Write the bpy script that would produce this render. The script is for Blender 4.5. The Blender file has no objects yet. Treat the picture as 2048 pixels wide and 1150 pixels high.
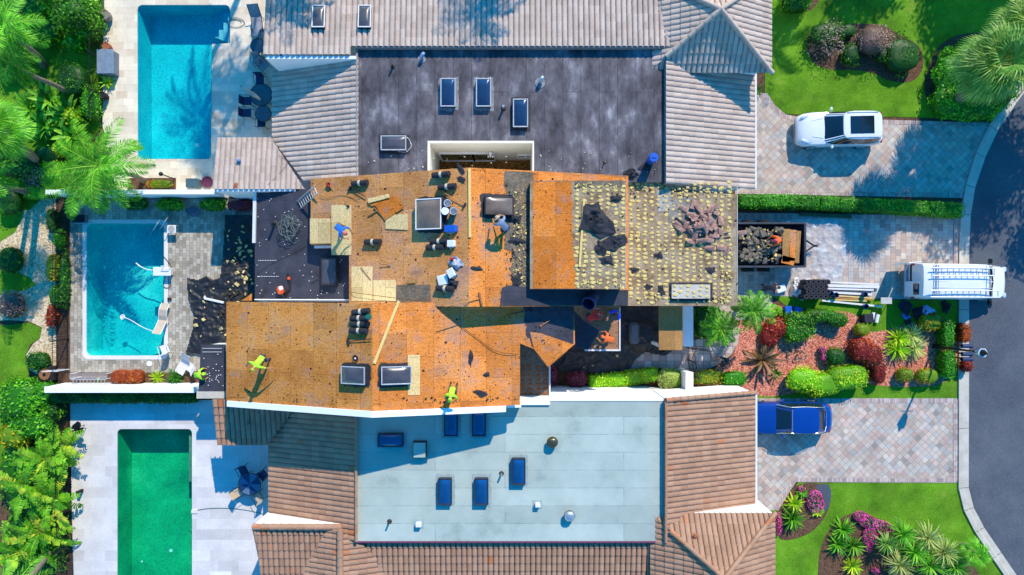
import bpy, bmesh, math, random
import numpy as np
from mathutils import Vector, Matrix, noise, Euler
from mathutils.geometry import tessellate_polygon
R=math.radians; PI=math.pi
rnd=random.Random(7); nr=np.random.default_rng(7)
S=bpy.context.scene; COL=S.collection
# ---------------- camera, sky, sun, exposure ----------------
H=39.0; F=1365.33
cd=bpy.data.cameras.new('camera'); cam=bpy.data.objects.new('camera',cd); COL.objects.link(cam)
cam.location=(0,0,H); cam.rotation_euler=(0,0,0); cd.sensor_width=36; cd.lens=36*F/2048; cd.clip_end=600; cd.clip_start=.5
S.camera=cam; S.cycles.caustics_reflective=False
S.render.resolution_x=1024; S.render.resolution_y=575
SUN_EL=39.5; SUNV=Vector((.42,1.0,0)).normalized()*math.cos(R(SUN_EL)); SUNV.z=math.sin(R(SUN_EL))
w=bpy.data.worlds.new('World'); S.world=w; w.use_nodes=True; nt=w.node_tree
sky=nt.nodes.new('ShaderNodeTexSky'); sky.sky_type='NISHITA'; sky.sun_disc=False
sky.sun_elevation=R(SUN_EL); sky.sun_rotation=math.atan2(SUNV.x,SUNV.y); sky.ozone_density=4.0; sky.air_density=1.4; sky.dust_density=.2
hs=nt.nodes.new('ShaderNodeHueSaturation'); hs.inputs['Saturation'].default_value=2.15
nt.links.new(sky.outputs[0],hs.inputs['Color']); nt.links.new(hs.outputs[0],nt.nodes['Background'].inputs[0])
nt.nodes['Background'].inputs[1].default_value=.15
sl=bpy.data.lights.new('sun','SUN'); sl.energy=3.15; sl.angle=R(.5); sl.color=(1,.89,.71)
so=bpy.data.objects.new('sun',sl); COL.objects.link(so); so.rotation_euler=SUNV.to_track_quat('Z','Y').to_euler(); so.location=(10,30,60)
S.view_settings.view_transform='Standard'; S.view_settings.look='None'; S.view_settings.exposure=.82; S.view_settings.gamma=1
# ---------------- coordinates ----------------
def W(px,py,z=0.0):
    return Vector(((px-1024)/F*(H-z), (575-py)/F*(H-z), z))
def plane3(a,b,c):
    n=(b-a).cross(c-a); return (a.z+(n.x*a.x+n.y*a.y)/n.z, -n.x/n.z, -n.y/n.z)
def onp(pl,px,py,dz=0):
    kx=(px-1024)/F; ky=(575-py)/F; s=pl[1]*kx+pl[2]*ky
    z=(pl[0]+H*s)/(1+s); return Vector((kx*(H-z),ky*(H-z),z+dz))
def zat(pl,x,y): return pl[0]+pl[1]*x+pl[2]*y
def prot(pl,a=0):
    n=Vector((-pl[1],-pl[2],1)).normalized(); return n.to_track_quat('Z','Y').to_matrix() if False else (Vector((0,0,1)).rotation_difference(n).to_matrix() @ Matrix.Rotation(a,3,'Z'))
GR=(0,0,0)
# ---------------- materials ----------------
def L(r,g,b,k=1.0):
    f=lambda c:(c/12.92 if c<=.04045 else ((c+.055)/1.055)**2.4)
    return (f(r/255)*k,f(g/255)*k,f(b/255)*k,1)
class NT:
    def __init__(s,name):
        s.m=bpy.data.materials.new(name); s.m.use_nodes=True; s.t=s.m.node_tree; s.b=s.t.nodes['Principled BSDF']; s.out=s.t.nodes['Material Output']
    def n(s,ty,**k):
        o=s.t.nodes.new(ty)
        for a,v in k.items(): setattr(o,a,v)
        return o
    def l(s,a,b): s.t.links.new(a,b)
    def pos(s,obj=False):
        return s.n('ShaderNodeTexCoord').outputs['Object'] if obj else s.n('ShaderNodeNewGeometry').outputs['Position']
    def mapping(s,v,scale=(1,1,1),rot=0,loc=(0,0,0)):
        m=s.n('ShaderNodeMapping'); m.inputs['Scale'].default_value=scale; m.inputs['Rotation'].default_value=(0,0,rot); m.inputs['Location'].default_value=loc
        s.l(v,m.inputs['Vector']); return m.outputs[0]
    def noise(s,v,scale,detail=3,rough=.6):
        o=s.n('ShaderNodeTexNoise'); o.inputs['Scale'].default_value=scale; o.inputs['Detail'].default_value=detail; o.inputs['Roughness'].default_value=rough
        s.l(v,o.inputs['Vector']); return o.outputs['Fac']
    def ramp(s,f,stops,interp='LINEAR'):
        o=s.n('ShaderNodeValToRGB'); e=o.color_ramp; e.interpolation=interp
        while len(e.elements)<len(stops): e.elements.new(.5)
        for i,(p,c) in enumerate(stops):
            e.elements[i].position=p; e.elements[i].color=c if len(c)==4 else (*c,1)
        s.l(f,o.inputs[0]); return o.outputs[0]
    def mix(s,f,a,b,mode='MIX'):
        o=s.n('ShaderNodeMix'); o.data_type='RGBA'; o.blend_type=mode
        for i,v in ((0,f),(6,a),(7,b)):
            if isinstance(v,(int,float,tuple)): o.inputs[i].default_value=v
            else: s.l(v,o.inputs[i])
        return o.outputs[2]
    def bump(s,h,st=.3,d=.02):
        o=s.n('ShaderNodeBump'); o.inputs['Strength'].default_value=st; o.inputs['Distance'].default_value=d; s.l(h,o.inputs['Height']); s.l(o.outputs[0],s.b.inputs['Normal'])
    def done(s,col,rough=.7,metal=0,spec=None):
        if isinstance(col,tuple): s.b.inputs['Base Color'].default_value=col
        else: s.l(col,s.b.inputs['Base Color'])
        s.b.inputs['Roughness'].default_value=rough; s.b.inputs['Metallic'].default_value=metal
        if spec is not None: s.b.inputs['Specular IOR Level'].default_value=spec
        return s.m
def G(v): return (v,v,v,1)
MC={}
def mat(name,col,rough=.6,metal=0,var=.18,scale=4,bump=.1,coat=0,spec=None,bs=None):
    if name in MC: return MC[name]
    t=NT(name); v=t.pos(True); f=t.noise(v,scale,5)
    c=t.mix(1.0,col,t.ramp(f,[(.3,G(1-var*1.5)),(.7,G(1+var*.3))]),'MULTIPLY')
    if bump: t.bump(t.noise(v,bs or scale*8,3),bump,.01)
    m=t.done(c,rough,metal,spec)
    if coat: t.b.inputs['Coat Weight'].default_value=coat; t.b.inputs['Coat Roughness'].default_value=.05
    MC[name]=m; return m
def ground_mat(name,stops,scale,detail=6,fine=None,rough=.95,bump=.5,bscale=60,big=None):
    t=NT(name); v=t.pos(); c=t.ramp(t.noise(v,scale,detail,.65),stops)
    if fine: # per-chip colours
        o=t.n('ShaderNodeTexVoronoi'); o.inputs['Scale'].default_value=fine[0]; t.l(v,o.inputs['Vector'])
        sp=t.n('ShaderNodeSeparateColor'); t.l(o.outputs['Color'],sp.inputs[0])
        c=t.mix(fine[1],c,t.ramp(sp.outputs[0],fine[2]))
    if big: c=t.mix(1.0,c,t.ramp(t.noise(v,big,3),[(.3,G(.62)),(.5,G(.98)),(.7,G(1.25))]),'MULTIPLY')
    t.bump(t.noise(v,bscale,3),bump,.04); m=t.done(c,rough,0,.2); return m
def brick_mat(name,stops,mortar,bw,bh,rot=0,offset=.5,ms=.008,rough=.8,stain=.25,obj=False,loc=(0,0,0),bump=.4,freq=2):
    t=NT(name); v0=t.pos(obj); v=t.mapping(v0,(1,1,1),rot,loc)
    b=t.n('ShaderNodeTexBrick'); b.offset=offset; b.offset_frequency=freq; b.squash=1
    b.inputs['Color1'].default_value=G(0); b.inputs['Color2'].default_value=G(1); b.inputs['Mortar'].default_value=G(.5)
    b.inputs['Scale'].default_value=1; b.inputs['Mortar Size'].default_value=ms; b.inputs['Mortar Smooth'].default_value=.3
    b.inputs['Brick Width'].default_value=bw; b.inputs['Row Height'].default_value=bh; t.l(v,b.inputs['Vector'])
    c=t.ramp(b.outputs['Color'],stops)
    c=t.mix(1.0,c,t.ramp(t.noise(v0,.9,5),[(.3,G(1-stain)),(.7,G(1.08))]),'MULTIPLY')
    c=t.mix(1.0,c,t.ramp(t.noise(v0,18,4),[(.3,G(.86)),(.7,G(1.08))]),'MULTIPLY')
    c=t.mix(b.outputs['Fac'],c,mortar)
    i=t.n('ShaderNodeMath',operation='SUBTRACT'); i.inputs[0].default_value=1; t.l(b.outputs['Fac'],i.inputs[1])
    t.bump(i.outputs[0],bump,.012); return t.done(c,rough,0,.3)
def roofing_mat(name,base,dark,rot,seamw,stain_stops,sc=1.0,seam=.012,streak=(1,1,1),rough=.75):
    t=NT(name); v0=t.pos(); v=t.mapping(v0,(1,1,1),rot,(.35,.2,0))
    b=t.n('ShaderNodeTexBrick'); b.offset=.37; b.inputs['Color1'].default_value=G(.86); b.inputs['Color2'].default_value=G(1.06); b.inputs['Mortar'].default_value=G(1)
    b.inputs['Scale'].default_value=1; b.inputs['Mortar Size'].default_value=seam; b.inputs['Mortar Smooth'].default_value=.4; b.inputs['Brick Width'].default_value=9.5; b.inputs['Row Height'].default_value=seamw; t.l(v,b.inputs['Vector'])
    c=t.ramp(t.noise(t.mapping(v0,streak),sc,7,.68),stain_stops)
    c=t.mix(1.0,c,b.outputs['Color'],'MULTIPLY')
    c=t.mix(1.0,c,t.ramp(t.noise(v0,30,3),[(.3,G(.85)),(.7,G(1.1))]),'MULTIPLY')
    f=t.ramp(t.noise(v0,2.2,4),[(.35,G(.15)),(.6,G(1))]); mm=t.n('ShaderNodeMath',operation='MULTIPLY'); t.l(b.outputs['Fac'],mm.inputs[0]); t.l(f,mm.inputs[1])
    c=t.mix(mm.outputs[0],c,dark); t.bump(t.noise(v0,25,4),.25,.01); return t.done(c,rough,0,.3)
def sheathing(name,stops,rot=PI/2,specks=.5,new=False,loc=(0,0,0)):
    t=NT(name); v0=t.pos(); v=t.mapping(v0,(1,1,1),rot,loc)
    b=t.n('ShaderNodeTexBrick'); b.offset=.5; b.inputs['Color1'].default_value=G(.78); b.inputs['Color2'].default_value=G(1.12); b.inputs['Mortar'].default_value=G(1)
    b.inputs['Scale'].default_value=1; b.inputs['Mortar Size'].default_value=.0045; b.inputs['Brick Width'].default_value=2.154; b.inputs['Row Height'].default_value=1.22; t.l(v,b.inputs['Vector'])
    c=t.ramp(t.noise(v0,.55,6,.62),stops)
    c=t.mix(1.0,c,b.outputs['Color'],'MULTIPLY')
    g=t.noise(t.mapping(v0,(3,14,3) if not new else (22,3,3)),1.6,6,.7); c=t.mix(1.0,c,t.ramp(g,[(.3,G(.62)),(.52,G(1)),(.75,G(1.3))]),'MULTIPLY')
    g=t.noise(v0,24,5,.8); c=t.mix(1.0,c,t.ramp(g,[(.36,G(.5)),(.5,G(1)),(.66,G(1.3))]),'MULTIPLY')
    def dots(sc,rad,thr,dcol,rn=1.0,prob=.5):
        nonlocal c
        o=t.n('ShaderNodeTexVoronoi'); o.inputs['Scale'].default_value=sc; o.inputs['Randomness'].default_value=rn; t.l(v0,o.inputs['Vector'])
        sp=t.n('ShaderNodeSeparateColor'); t.l(o.outputs['Color'],sp.inputs[0])
        a=t.ramp(o.outputs['Distance'],[(rad,G(1)),(rad*1.4,G(0))]); q=t.ramp(sp.outputs[0],[(prob,G(0)),(prob+.02,G(1))])
        m=t.n('ShaderNodeMath',operation='MULTIPLY'); t.l(a,m.inputs[0]); t.l(q,m.inputs[1]); c=t.mix(m.outputs[0],c,dcol)
    if not new:
        dots(4.2,.13,0,L(70,35,18),.75,1-specks); dots(2.0,.11,0,L(55,45,42),1,.72); dots(9,.16,0,L(95,55,25),1,.62)
        o=t.ramp(t.noise(v0,1.1,6,.72),[(.54,G(0)),(.70,G(.7))]); c=t.mix(o,c,L(150,116,112)); o=t.ramp(t.noise(t.mapping(v0,(1,1,1),0,(40,7,0)),.8,6,.75),[(.58,G(0)),(.72,G(.6))]); c=t.mix(o,c,L(120,76,44))
    else: dots(3,.07,0,L(90,65,40),1,.6)
    c=t.mix(b.outputs['Fac'],c,L(60,38,22)); t.bump(g,.3,.01); return t.done(c,.85,0,.2)
def tile_mat(name,stops):
    t=NT(name); uv=t.n('ShaderNodeUVMap').outputs[0]
    f=t.n('ShaderNodeVectorMath',operation='FLOOR'); t.l(uv,f.inputs[0]); wn=t.n('ShaderNodeTexWhiteNoise'); wn.noise_dimensions='2D'; t.l(f.outputs[0],wn.inputs['Vector'])
    c=t.ramp(wn.outputs['Value'],stops); v=t.pos()
    c=t.mix(1.0,c,t.ramp(t.noise(v,1.0,6,.7),[(.3,G(.85)),(.65,G(1.04))]),'MULTIPLY'); c=t.mix(1.0,c,t.ramp(t.noise(v,14,4,.7),[(.3,G(.84)),(.65,G(1.06))]),'MULTIPLY')
    t.bump(t.noise(v,40,3),.2,.01); return t.done(c,.8,0,.3)
def leaf_mat(name,stops,trans=.3,clump=.6):
    t=NT(name); uv=t.n('ShaderNodeUVMap').outputs[0]; sp=t.n('ShaderNodeSeparateXYZ'); t.l(uv,sp.inputs[0])
    c=t.ramp(sp.outputs[0],stops); c=t.mix(1.0,c,t.ramp(t.noise(t.pos(),clump,4),[(.32,G(.62)),(.66,G(1.22))]),'MULTIPLY')
    t.done(c,.5,0,.35); tr=t.n('ShaderNodeBsdfTranslucent'); t.l(c,tr.inputs[0]); mx=t.n('ShaderNodeMixShader'); mx.inputs[0].default_value=trans
    t.l(t.b.outputs[0],mx.inputs[1]); t.l(tr.outputs[0],mx.inputs[2]); t.l(mx.outputs[0],t.out.inputs[0]); return t.m
def water_mat(name,tint,bs=3,st=.15):
    t=NT(name); v=t.pos(); tr=t.n('ShaderNodeBsdfTransparent'); tr.inputs[0].default_value=tint
    gl=t.n('ShaderNodeBsdfGlossy'); gl.inputs['Roughness'].default_value=.02; b=t.n('ShaderNodeBump'); b.inputs['Strength'].default_value=st; b.inputs['Distance'].default_value=.05
    t.l(t.noise(v,bs,3),b.inputs['Height']); t.l(b.outputs[0],gl.inputs['Normal']); lw=t.n('ShaderNodeLayerWeight'); lw.inputs[0].default_value=.5; fr=t.n('ShaderNodeMath',operation='POWER'); fr.inputs[1].default_value=5; t.l(lw.outputs['Facing'],fr.inputs[0]); fr2=t.n('ShaderNodeMath',operation='MULTIPLY_ADD'); fr2.inputs[1].default_value=.9; fr2.inputs[2].default_value=.025; t.l(fr.outputs[0],fr2.inputs[0]); fr=fr2
    mx=t.n('ShaderNodeMixShader'); t.l(fr.outputs[0],mx.inputs[0]); t.l(tr.outputs[0],mx.inputs[1]); t.l(gl.outputs[0],mx.inputs[2]); t.l(mx.outputs[0],t.out.inputs[0]); return t.m
def clear_sheet(name,col,alpha,rough=.15,nscale=3):
    t=NT(name); v=t.pos(); t.done(col,rough,0,.9); tr=t.n('ShaderNodeBsdfTransparent'); mx=t.n('ShaderNodeMixShader')
    f=t.ramp(t.noise(v,nscale,5,.7),[(.42,G(alpha[0])),(.62,G(alpha[1]))]); t.l(f,mx.inputs[0]); t.l(tr.outputs[0],mx.inputs[1]); t.l(t.b.outputs[0],mx.inputs[2]); t.l(mx.outputs[0],t.out.inputs[0])
    t.bump(t.noise(v,6,4),.5,.05); return t.m
M={}
M['grass']=ground_mat('lawn_grass',[(.3,L(52,100,10)),(.48,L(88,142,18)),(.6,L(112,160,34)),(.72,L(158,168,72))],.9,9,(55,.5,[(0,L(38,88,6)),(.6,L(100,158,22)),(1,L(160,190,70))]),bump=1,bscale=45,big=.35)
M['soil']=ground_mat('soil',[(.3,L(62,42,32)),(.7,L(105,78,60))],2.5,6,(24,.6,[(0,L(48,32,24)),(1,L(140,105,82))]))
M['redmulch']=ground_mat('red_mulch',[(.3,L(165,85,62)),(.7,L(215,135,108))],2,6,(17,.8,[(0,L(115,45,35)),(.5,L(205,115,90)),(1,L(240,180,155))]),bump=.9,bscale=30)
M['gravel']=ground_mat('gravel',[(.3,L(188,160,120)),(.7,L(225,200,160))],2,6,(15,.7,[(0,L(150,120,85)),(.5,L(215,190,150)),(1,L(250,235,205))]),bump=.9,bscale=30)
M['brownchips']=ground_mat('brown_chips',[(.3,L(75,48,20)),(.7,L(135,92,45))],3,6,(14,.8,[(0,L(60,36,15)),(1,L(170,125,65))]))
M['asphalt']=ground_mat('asphalt',[(.3,L(64,68,78)),(.5,L(84,88,96)),(.7,L(102,105,110))],.28,9,(30,.25,[(0,L(45,52,62)),(1,L(120,128,138))]),bump=.4,bscale=50,rough=.85)
M['concrete']=ground_mat('concrete',[(.3,L(175,165,150)),(.7,L(205,198,185))],1.2,7,(40,.15,[(0,L(120,115,105)),(1,L(220,215,205))]),bump=.2)
pst=[(0,L(158,146,138)),(.2,L(200,182,166)),(.4,L(190,160,146)),(.6,L(208,196,180)),(.8,L(176,172,168)),(1,L(214,188,172))]
M['paver_diag']=brick_mat('diagonal_pavers',pst,L(125,112,104),.29,.29,PI/4,0,.008)
M['paver_run']=brick_mat('running_bond_pavers',pst,L(125,112,104),.36,.30,PI/2,.5,.008)
M['paver_edge']=brick_mat('soldier_course',[(0,L(165,145,138)),(.5,L(195,172,164)),(1,L(205,192,182))],L(120,100,95),.12,.30,0,0,.007)
M['travertine']=brick_mat('travertine',[(0,L(212,192,168)),(.5,L(226,212,192)),(1,L(236,222,200))],L(196,178,155),.61,.40,0,.35,.004,stain=.12)
M['poolpaver']=brick_mat('grey_pool_pavers',[(0,L(148,138,122)),(.5,L(176,166,150)),(1,L(194,186,170))],L(112,102,90),.30,.20,PI/2,.5,.008)
M['bigtile']=brick_mat('pale_stone_tiles',[(0,L(196,190,188)),(.5,L(210,204,202)),(.92,L(216,210,208)),(1,L(230,226,220))],L(190,184,182),1.2,.6,0,.35,.003,stain=.14,bump=.15)
M['walkpaver']=brick_mat('walkway_pavers',[(0,L(165,140,132)),(.5,L(190,170,160)),(1,L(205,192,184))],L(110,90,85),.42,.42,0,0,.012)
M['white']=mat('white_stucco',L(238,238,238),.8,var=.05,scale=1.2,bump=.25,bs=40)
M['cream']=mat('cream_stucco',L(228,218,198),.8,var=.06,scale=1.2)
M['darkflat']=roofing_mat('dark_roll_roofing',0,L(34,32,40),PI/2,.92,[(.30,L(50,46,50)),(.44,L(80,76,82)),(.56,L(104,100,106)),(.66,L(140,136,142)),(.76,L(188,184,190))],.8,.016,(1.5,.8,1))
M['lightflat']=roofing_mat('pale_roll_roofing',0,L(100,120,122),0,.90,[(.26,L(134,146,138)),(.42,L(164,176,166)),(.7,L(182,192,182))],.45,.012)
M['underlay']=roofing_mat('black_underlayment',0,L(30,30,36),0,.95,[(.3,L(46,46,56)),(.7,L(72,72,84))],1.2,.008)
M['mortar']=ground_mat('weathered_roof_membrane',[(.3,L(112,82,52)),(.45,L(152,124,92)),(.6,L(176,154,126)),(.75,L(190,178,158))],1.1,8,(12,.25,[(0,L(75,60,48)),(1,L(190,175,155))]),rough=.9,bump=.6)
M['brownmem']=ground_mat('stained_membrane',[(.3,L(82,72,58)),(.5,L(112,102,92)),(.7,L(140,110,80))],2.2,8,(16,.3,[(0,L(60,52,42)),(1,L(165,150,125))]),rough=.9,bump=.6)
M['ply_e']=sheathing('orange_sheathing',[(.3,L(204,118,50)),(.5,L(224,136,62)),(.7,L(216,150,100))])
M['ply_w']=sheathing('tan_sheathing',[(.3,L(188,124,68)),(.5,L(208,144,84)),(.7,L(196,148,116))],loc=(.5,.3,0))
M['ply_sw']=sheathing('golden_sheathing',[(.3,L(182,114,50)),(.5,L(208,138,68)),(.7,L(206,152,98))],loc=(.2,.9,0))
M['ply_strip']=sheathing('strip_sheathing',[(.3,L(196,106,36)),(.5,L(216,124,44)),(.7,L(212,134,64))],loc=(.2,.4,0))
M['ply_new']=sheathing('fresh_plywood',[(.3,L(226,192,132)),(.7,L(238,208,150))],new=True)
M['ply_brown']=sheathing('brown_plywood',[(.3,L(160,116,68)),(.7,L(182,138,84))],new=True)
M['tile_grey']=tile_mat('grey_beige_roof_tiles',[(0,L(182,162,148)),(.5,L(192,172,158)),(1,L(201,182,168))])
M['tile_brown']=tile_mat('brown_roof_tiles',[(0,L(160,122,98)),(.5,L(170,131,106)),(.985,L(178,140,114)),(1,L(182,110,70))])
M['foam']=mat('yellow_foam',L(228,200,122),.8,var=.25,scale=9)
M['leaf']=leaf_mat('green_leaves',[(0,L(47,123,16)),(.5,L(84,177,23)),(1,L(141,221,44))])
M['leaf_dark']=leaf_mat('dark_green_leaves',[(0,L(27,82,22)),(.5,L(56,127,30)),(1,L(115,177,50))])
M['leaf_lime']=leaf_mat('lime_leaves',[(0,L(106,179,16)),(.5,L(179,229,28)),(1,L(250,250,67))])
M['leaf_pale']=leaf_mat('pale_variegated_leaves',[(0,L(130,160,60)),(.5,L(190,205,105)),(1,L(232,235,160))])
M['leaf_bright']=leaf_mat('bright_green_leaves',[(0,L(36,98,10)),(.5,L(82,162,20)),(1,L(158,216,58))])
M['leaf_orange']=leaf_mat('orange_green_leaves',[(0,L(97,135,13)),(.45,L(155,170,25)),(.7,L(229,184,34)),(1,L(246,92,28))],.2)
M['leaf_red']=leaf_mat('red_leaves',[(0,L(115,31,21)),(.5,L(180,54,33)),(.85,L(235,84,42)),(1,L(132,144,36))],.2)
M['leaf_rust']=leaf_mat('rust_leaves',[(0,L(138,57,17)),(.5,L(193,89,25)),(1,L(235,143,46))],.2)
M['leaf_burg']=leaf_mat('burgundy_leaves',[(0,L(96,31,48)),(.5,L(156,60,81)),(1,L(206,105,120))],.2)
M['leaf_grey']=leaf_mat('grey_pink_twigs',[(0,L(104,79,68)),(.5,L(181,143,129)),(.85,L(222,184,173)),(1,L(132,154,66))],.15)
M['banana']=leaf_mat('banana_leaves',[(0,L(60,135,14)),(.35,L(92,170,20)),(.7,L(140,200,40)),(.9,L(205,215,60)),(1,L(190,160,60))],.35,2.2)
M['petal']=leaf_mat('magenta_petals',[(0,L(235,30,140)),(.5,L(255,72,175)),(1,L(255,160,215))],.2,3)
M['agave']=leaf_mat('bronze_strap_leaves',[(0,L(92,82,30)),(.5,L(140,104,66)),(1,L(190,135,110))],.15)
M['palm']=leaf_mat('palm_leaves',[(0,L(46,126,23)),(.5,L(97,184,34)),(1,L(172,235,69))],.3)
M['fanpalm']=leaf_mat('fan_palm_leaves',[(0,L(60,120,40)),(.5,L(110,165,60)),(1,L(185,210,110))],.25)
M['bark']=mat('bark',L(140,124,108),.9,var=.4,scale=9,bump=.6)
M['paint_white']=mat('white_car_paint',L(226,228,232),.25,var=.02,bump=0,coat=1)
M['paint_blue']=mat('blue_car_paint',L(12,62,150),.25,.25,var=.04,bump=0,coat=1)
M['carglass']=mat('dark_car_glass',L(20,36,50),.04,var=.02,bump=0,coat=.6)
M['chrome']=mat('bright_metal',L(200,203,208),.25,.9,var=.05,bump=0)
M['alu']=mat('aluminium',L(190,195,200),.35,.7,var=.08,bump=0)
M['rubber']=mat('black_rubber',L(26,26,28),.85,var=.2)
M['blackmetal']=mat('black_metal',L(28,28,32),.45,.4,var=.15,bump=0)
M['redlens']=mat('red_lens',L(170,12,16),.2,var=.05,bump=0)
M['lamplens']=mat('clear_lamp_lens',L(190,205,222),.1,var=.1,bump=0)
M['skyglass']=mat('skylight_dome',L(34,52,84),.12,var=.25,scale=1.3,bump=0,coat=1)
M['skyglass_dusty']=mat('dusty_skylight_dome',L(84,80,84),.3,var=.3,scale=1.3,bump=0,coat=.5)
M['skyglass_tan']=mat('tan_skylight_dome',L(128,108,90),.25,var=.3,scale=1.3,bump=0,coat=.6)
M['skyblue']=mat('blue_tinted_dome',L(18,70,125),.12,var=.3,scale=1.3,bump=0,coat=1)
M['skyframe']=mat('skylight_frame',L(196,198,202),.4,.3,var=.15)
M['skyframe_d']=mat('dark_skylight_frame',L(60,52,54),.5,.2,var=.2)
M['tar']=mat('tar_flashing',L(52,50,56),.7,var=.4,scale=6,bump=.5)
M['felt']=mat('black_felt',L(40,40,48),.8,var=.3,scale=5,bump=.3)
M['label']=mat('paper_band',L(200,190,165),.8,var=.1)
M['wood']=mat('pine_lumber',L(226,196,120),.75,var=.12,scale=6)
M['woodb']=mat('brown_wood',L(150,100,58),.75,var=.2,scale=6)
M['handle']=mat('tool_handle',L(190,128,62),.6,var=.15)
M['blueplastic']=mat('blue_plastic',L(20,90,190),.4,var=.08,bump=0)
M['dblue']=mat('dark_blue_plastic',L(16,48,90),.5,var=.1,bump=0)
M['whiteplastic']=mat('white_plastic',L(228,230,232),.4,var=.06,bump=0)
M['orange']=mat('orange_plastic',L(228,84,26),.45,var=.08,bump=0)
M['green']=mat('green_hose',L(30,90,62),.5,var=.1,bump=0)
M['cable']=mat('dark_cable',L(62,44,34),.7,var=.1,bump=0)
M['hose']=mat('grey_hose',L(96,112,104),.6,var=.15,bump=0)
M['tarp']=mat('black_tarp',L(36,36,40),.55,var=.35,scale=2,bump=.4,bs=12)
M['redcloth']=mat('red_cloth',L(170,20,40),.85,var=.2)
M['sling']=mat('beige_sling',L(188,172,150),.8,var=.1)
M['whitemetal']=mat('white_metal',L(225,222,222),.45,var=.06,bump=0)
M['bluegrey']=mat('blue_grey_vinyl',L(120,150,190),.6,var=.08)
M['terracotta']=mat('terracotta',L(168,98,62),.85,var=.25)
M['stone']=mat('grey_stone',L(150,142,132),.9,var=.3,scale=3,bump=.6)
M['coping']=mat('white_coping',L(222,216,212),.75,var=.08,scale=2)
M['window']=mat('window_glass',L(66,82,62),.08,var=.2,bump=0,coat=.4)
M['plastic']=clear_sheet('clear_plastic_film',L(225,225,228),(.12,.55),.35,1.6)
M['skin']=mat('skin',L(186,124,92),.6,var=.08,bump=0)
def pool_floor_painted_ripple(name,a,b,c,sc=1):
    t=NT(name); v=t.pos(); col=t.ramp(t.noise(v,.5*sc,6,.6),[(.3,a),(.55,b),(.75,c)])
    o=t.n('ShaderNodeTexVoronoi'); o.inputs['Scale'].default_value=9; t.l(v,o.inputs['Vector']); col=t.mix(1.0,col,t.ramp(o.outputs['Distance'],[(.0,G(.70)),(.6,G(1.25))]),'MULTIPLY')  # cell pattern paints rippled caustic light into the colour, doubling as plaster speckle
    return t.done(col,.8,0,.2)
M['pf1']=pool_floor_painted_ripple('turquoise_pool_plaster',L(0,160,172),L(10,180,190),L(40,196,202))
M['pf2']=pool_floor_painted_ripple('teal_pool_plaster',L(0,150,165),L(24,186,180),L(90,215,200),.7)
M['pf3']=pool_floor_painted_ripple('algae_green_pool_plaster',L(6,120,92),L(20,158,112),L(70,180,140))
M['water']=water_mat('pool_water',(.68,.98,.98,1),4,.3)
M['water2']=water_mat('hazy_pool_water',(.6,.95,.97,1),1.2,.25)
M['water3']=water_mat('green_pool_water',(.5,.98,.86,1),2,.3)
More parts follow.
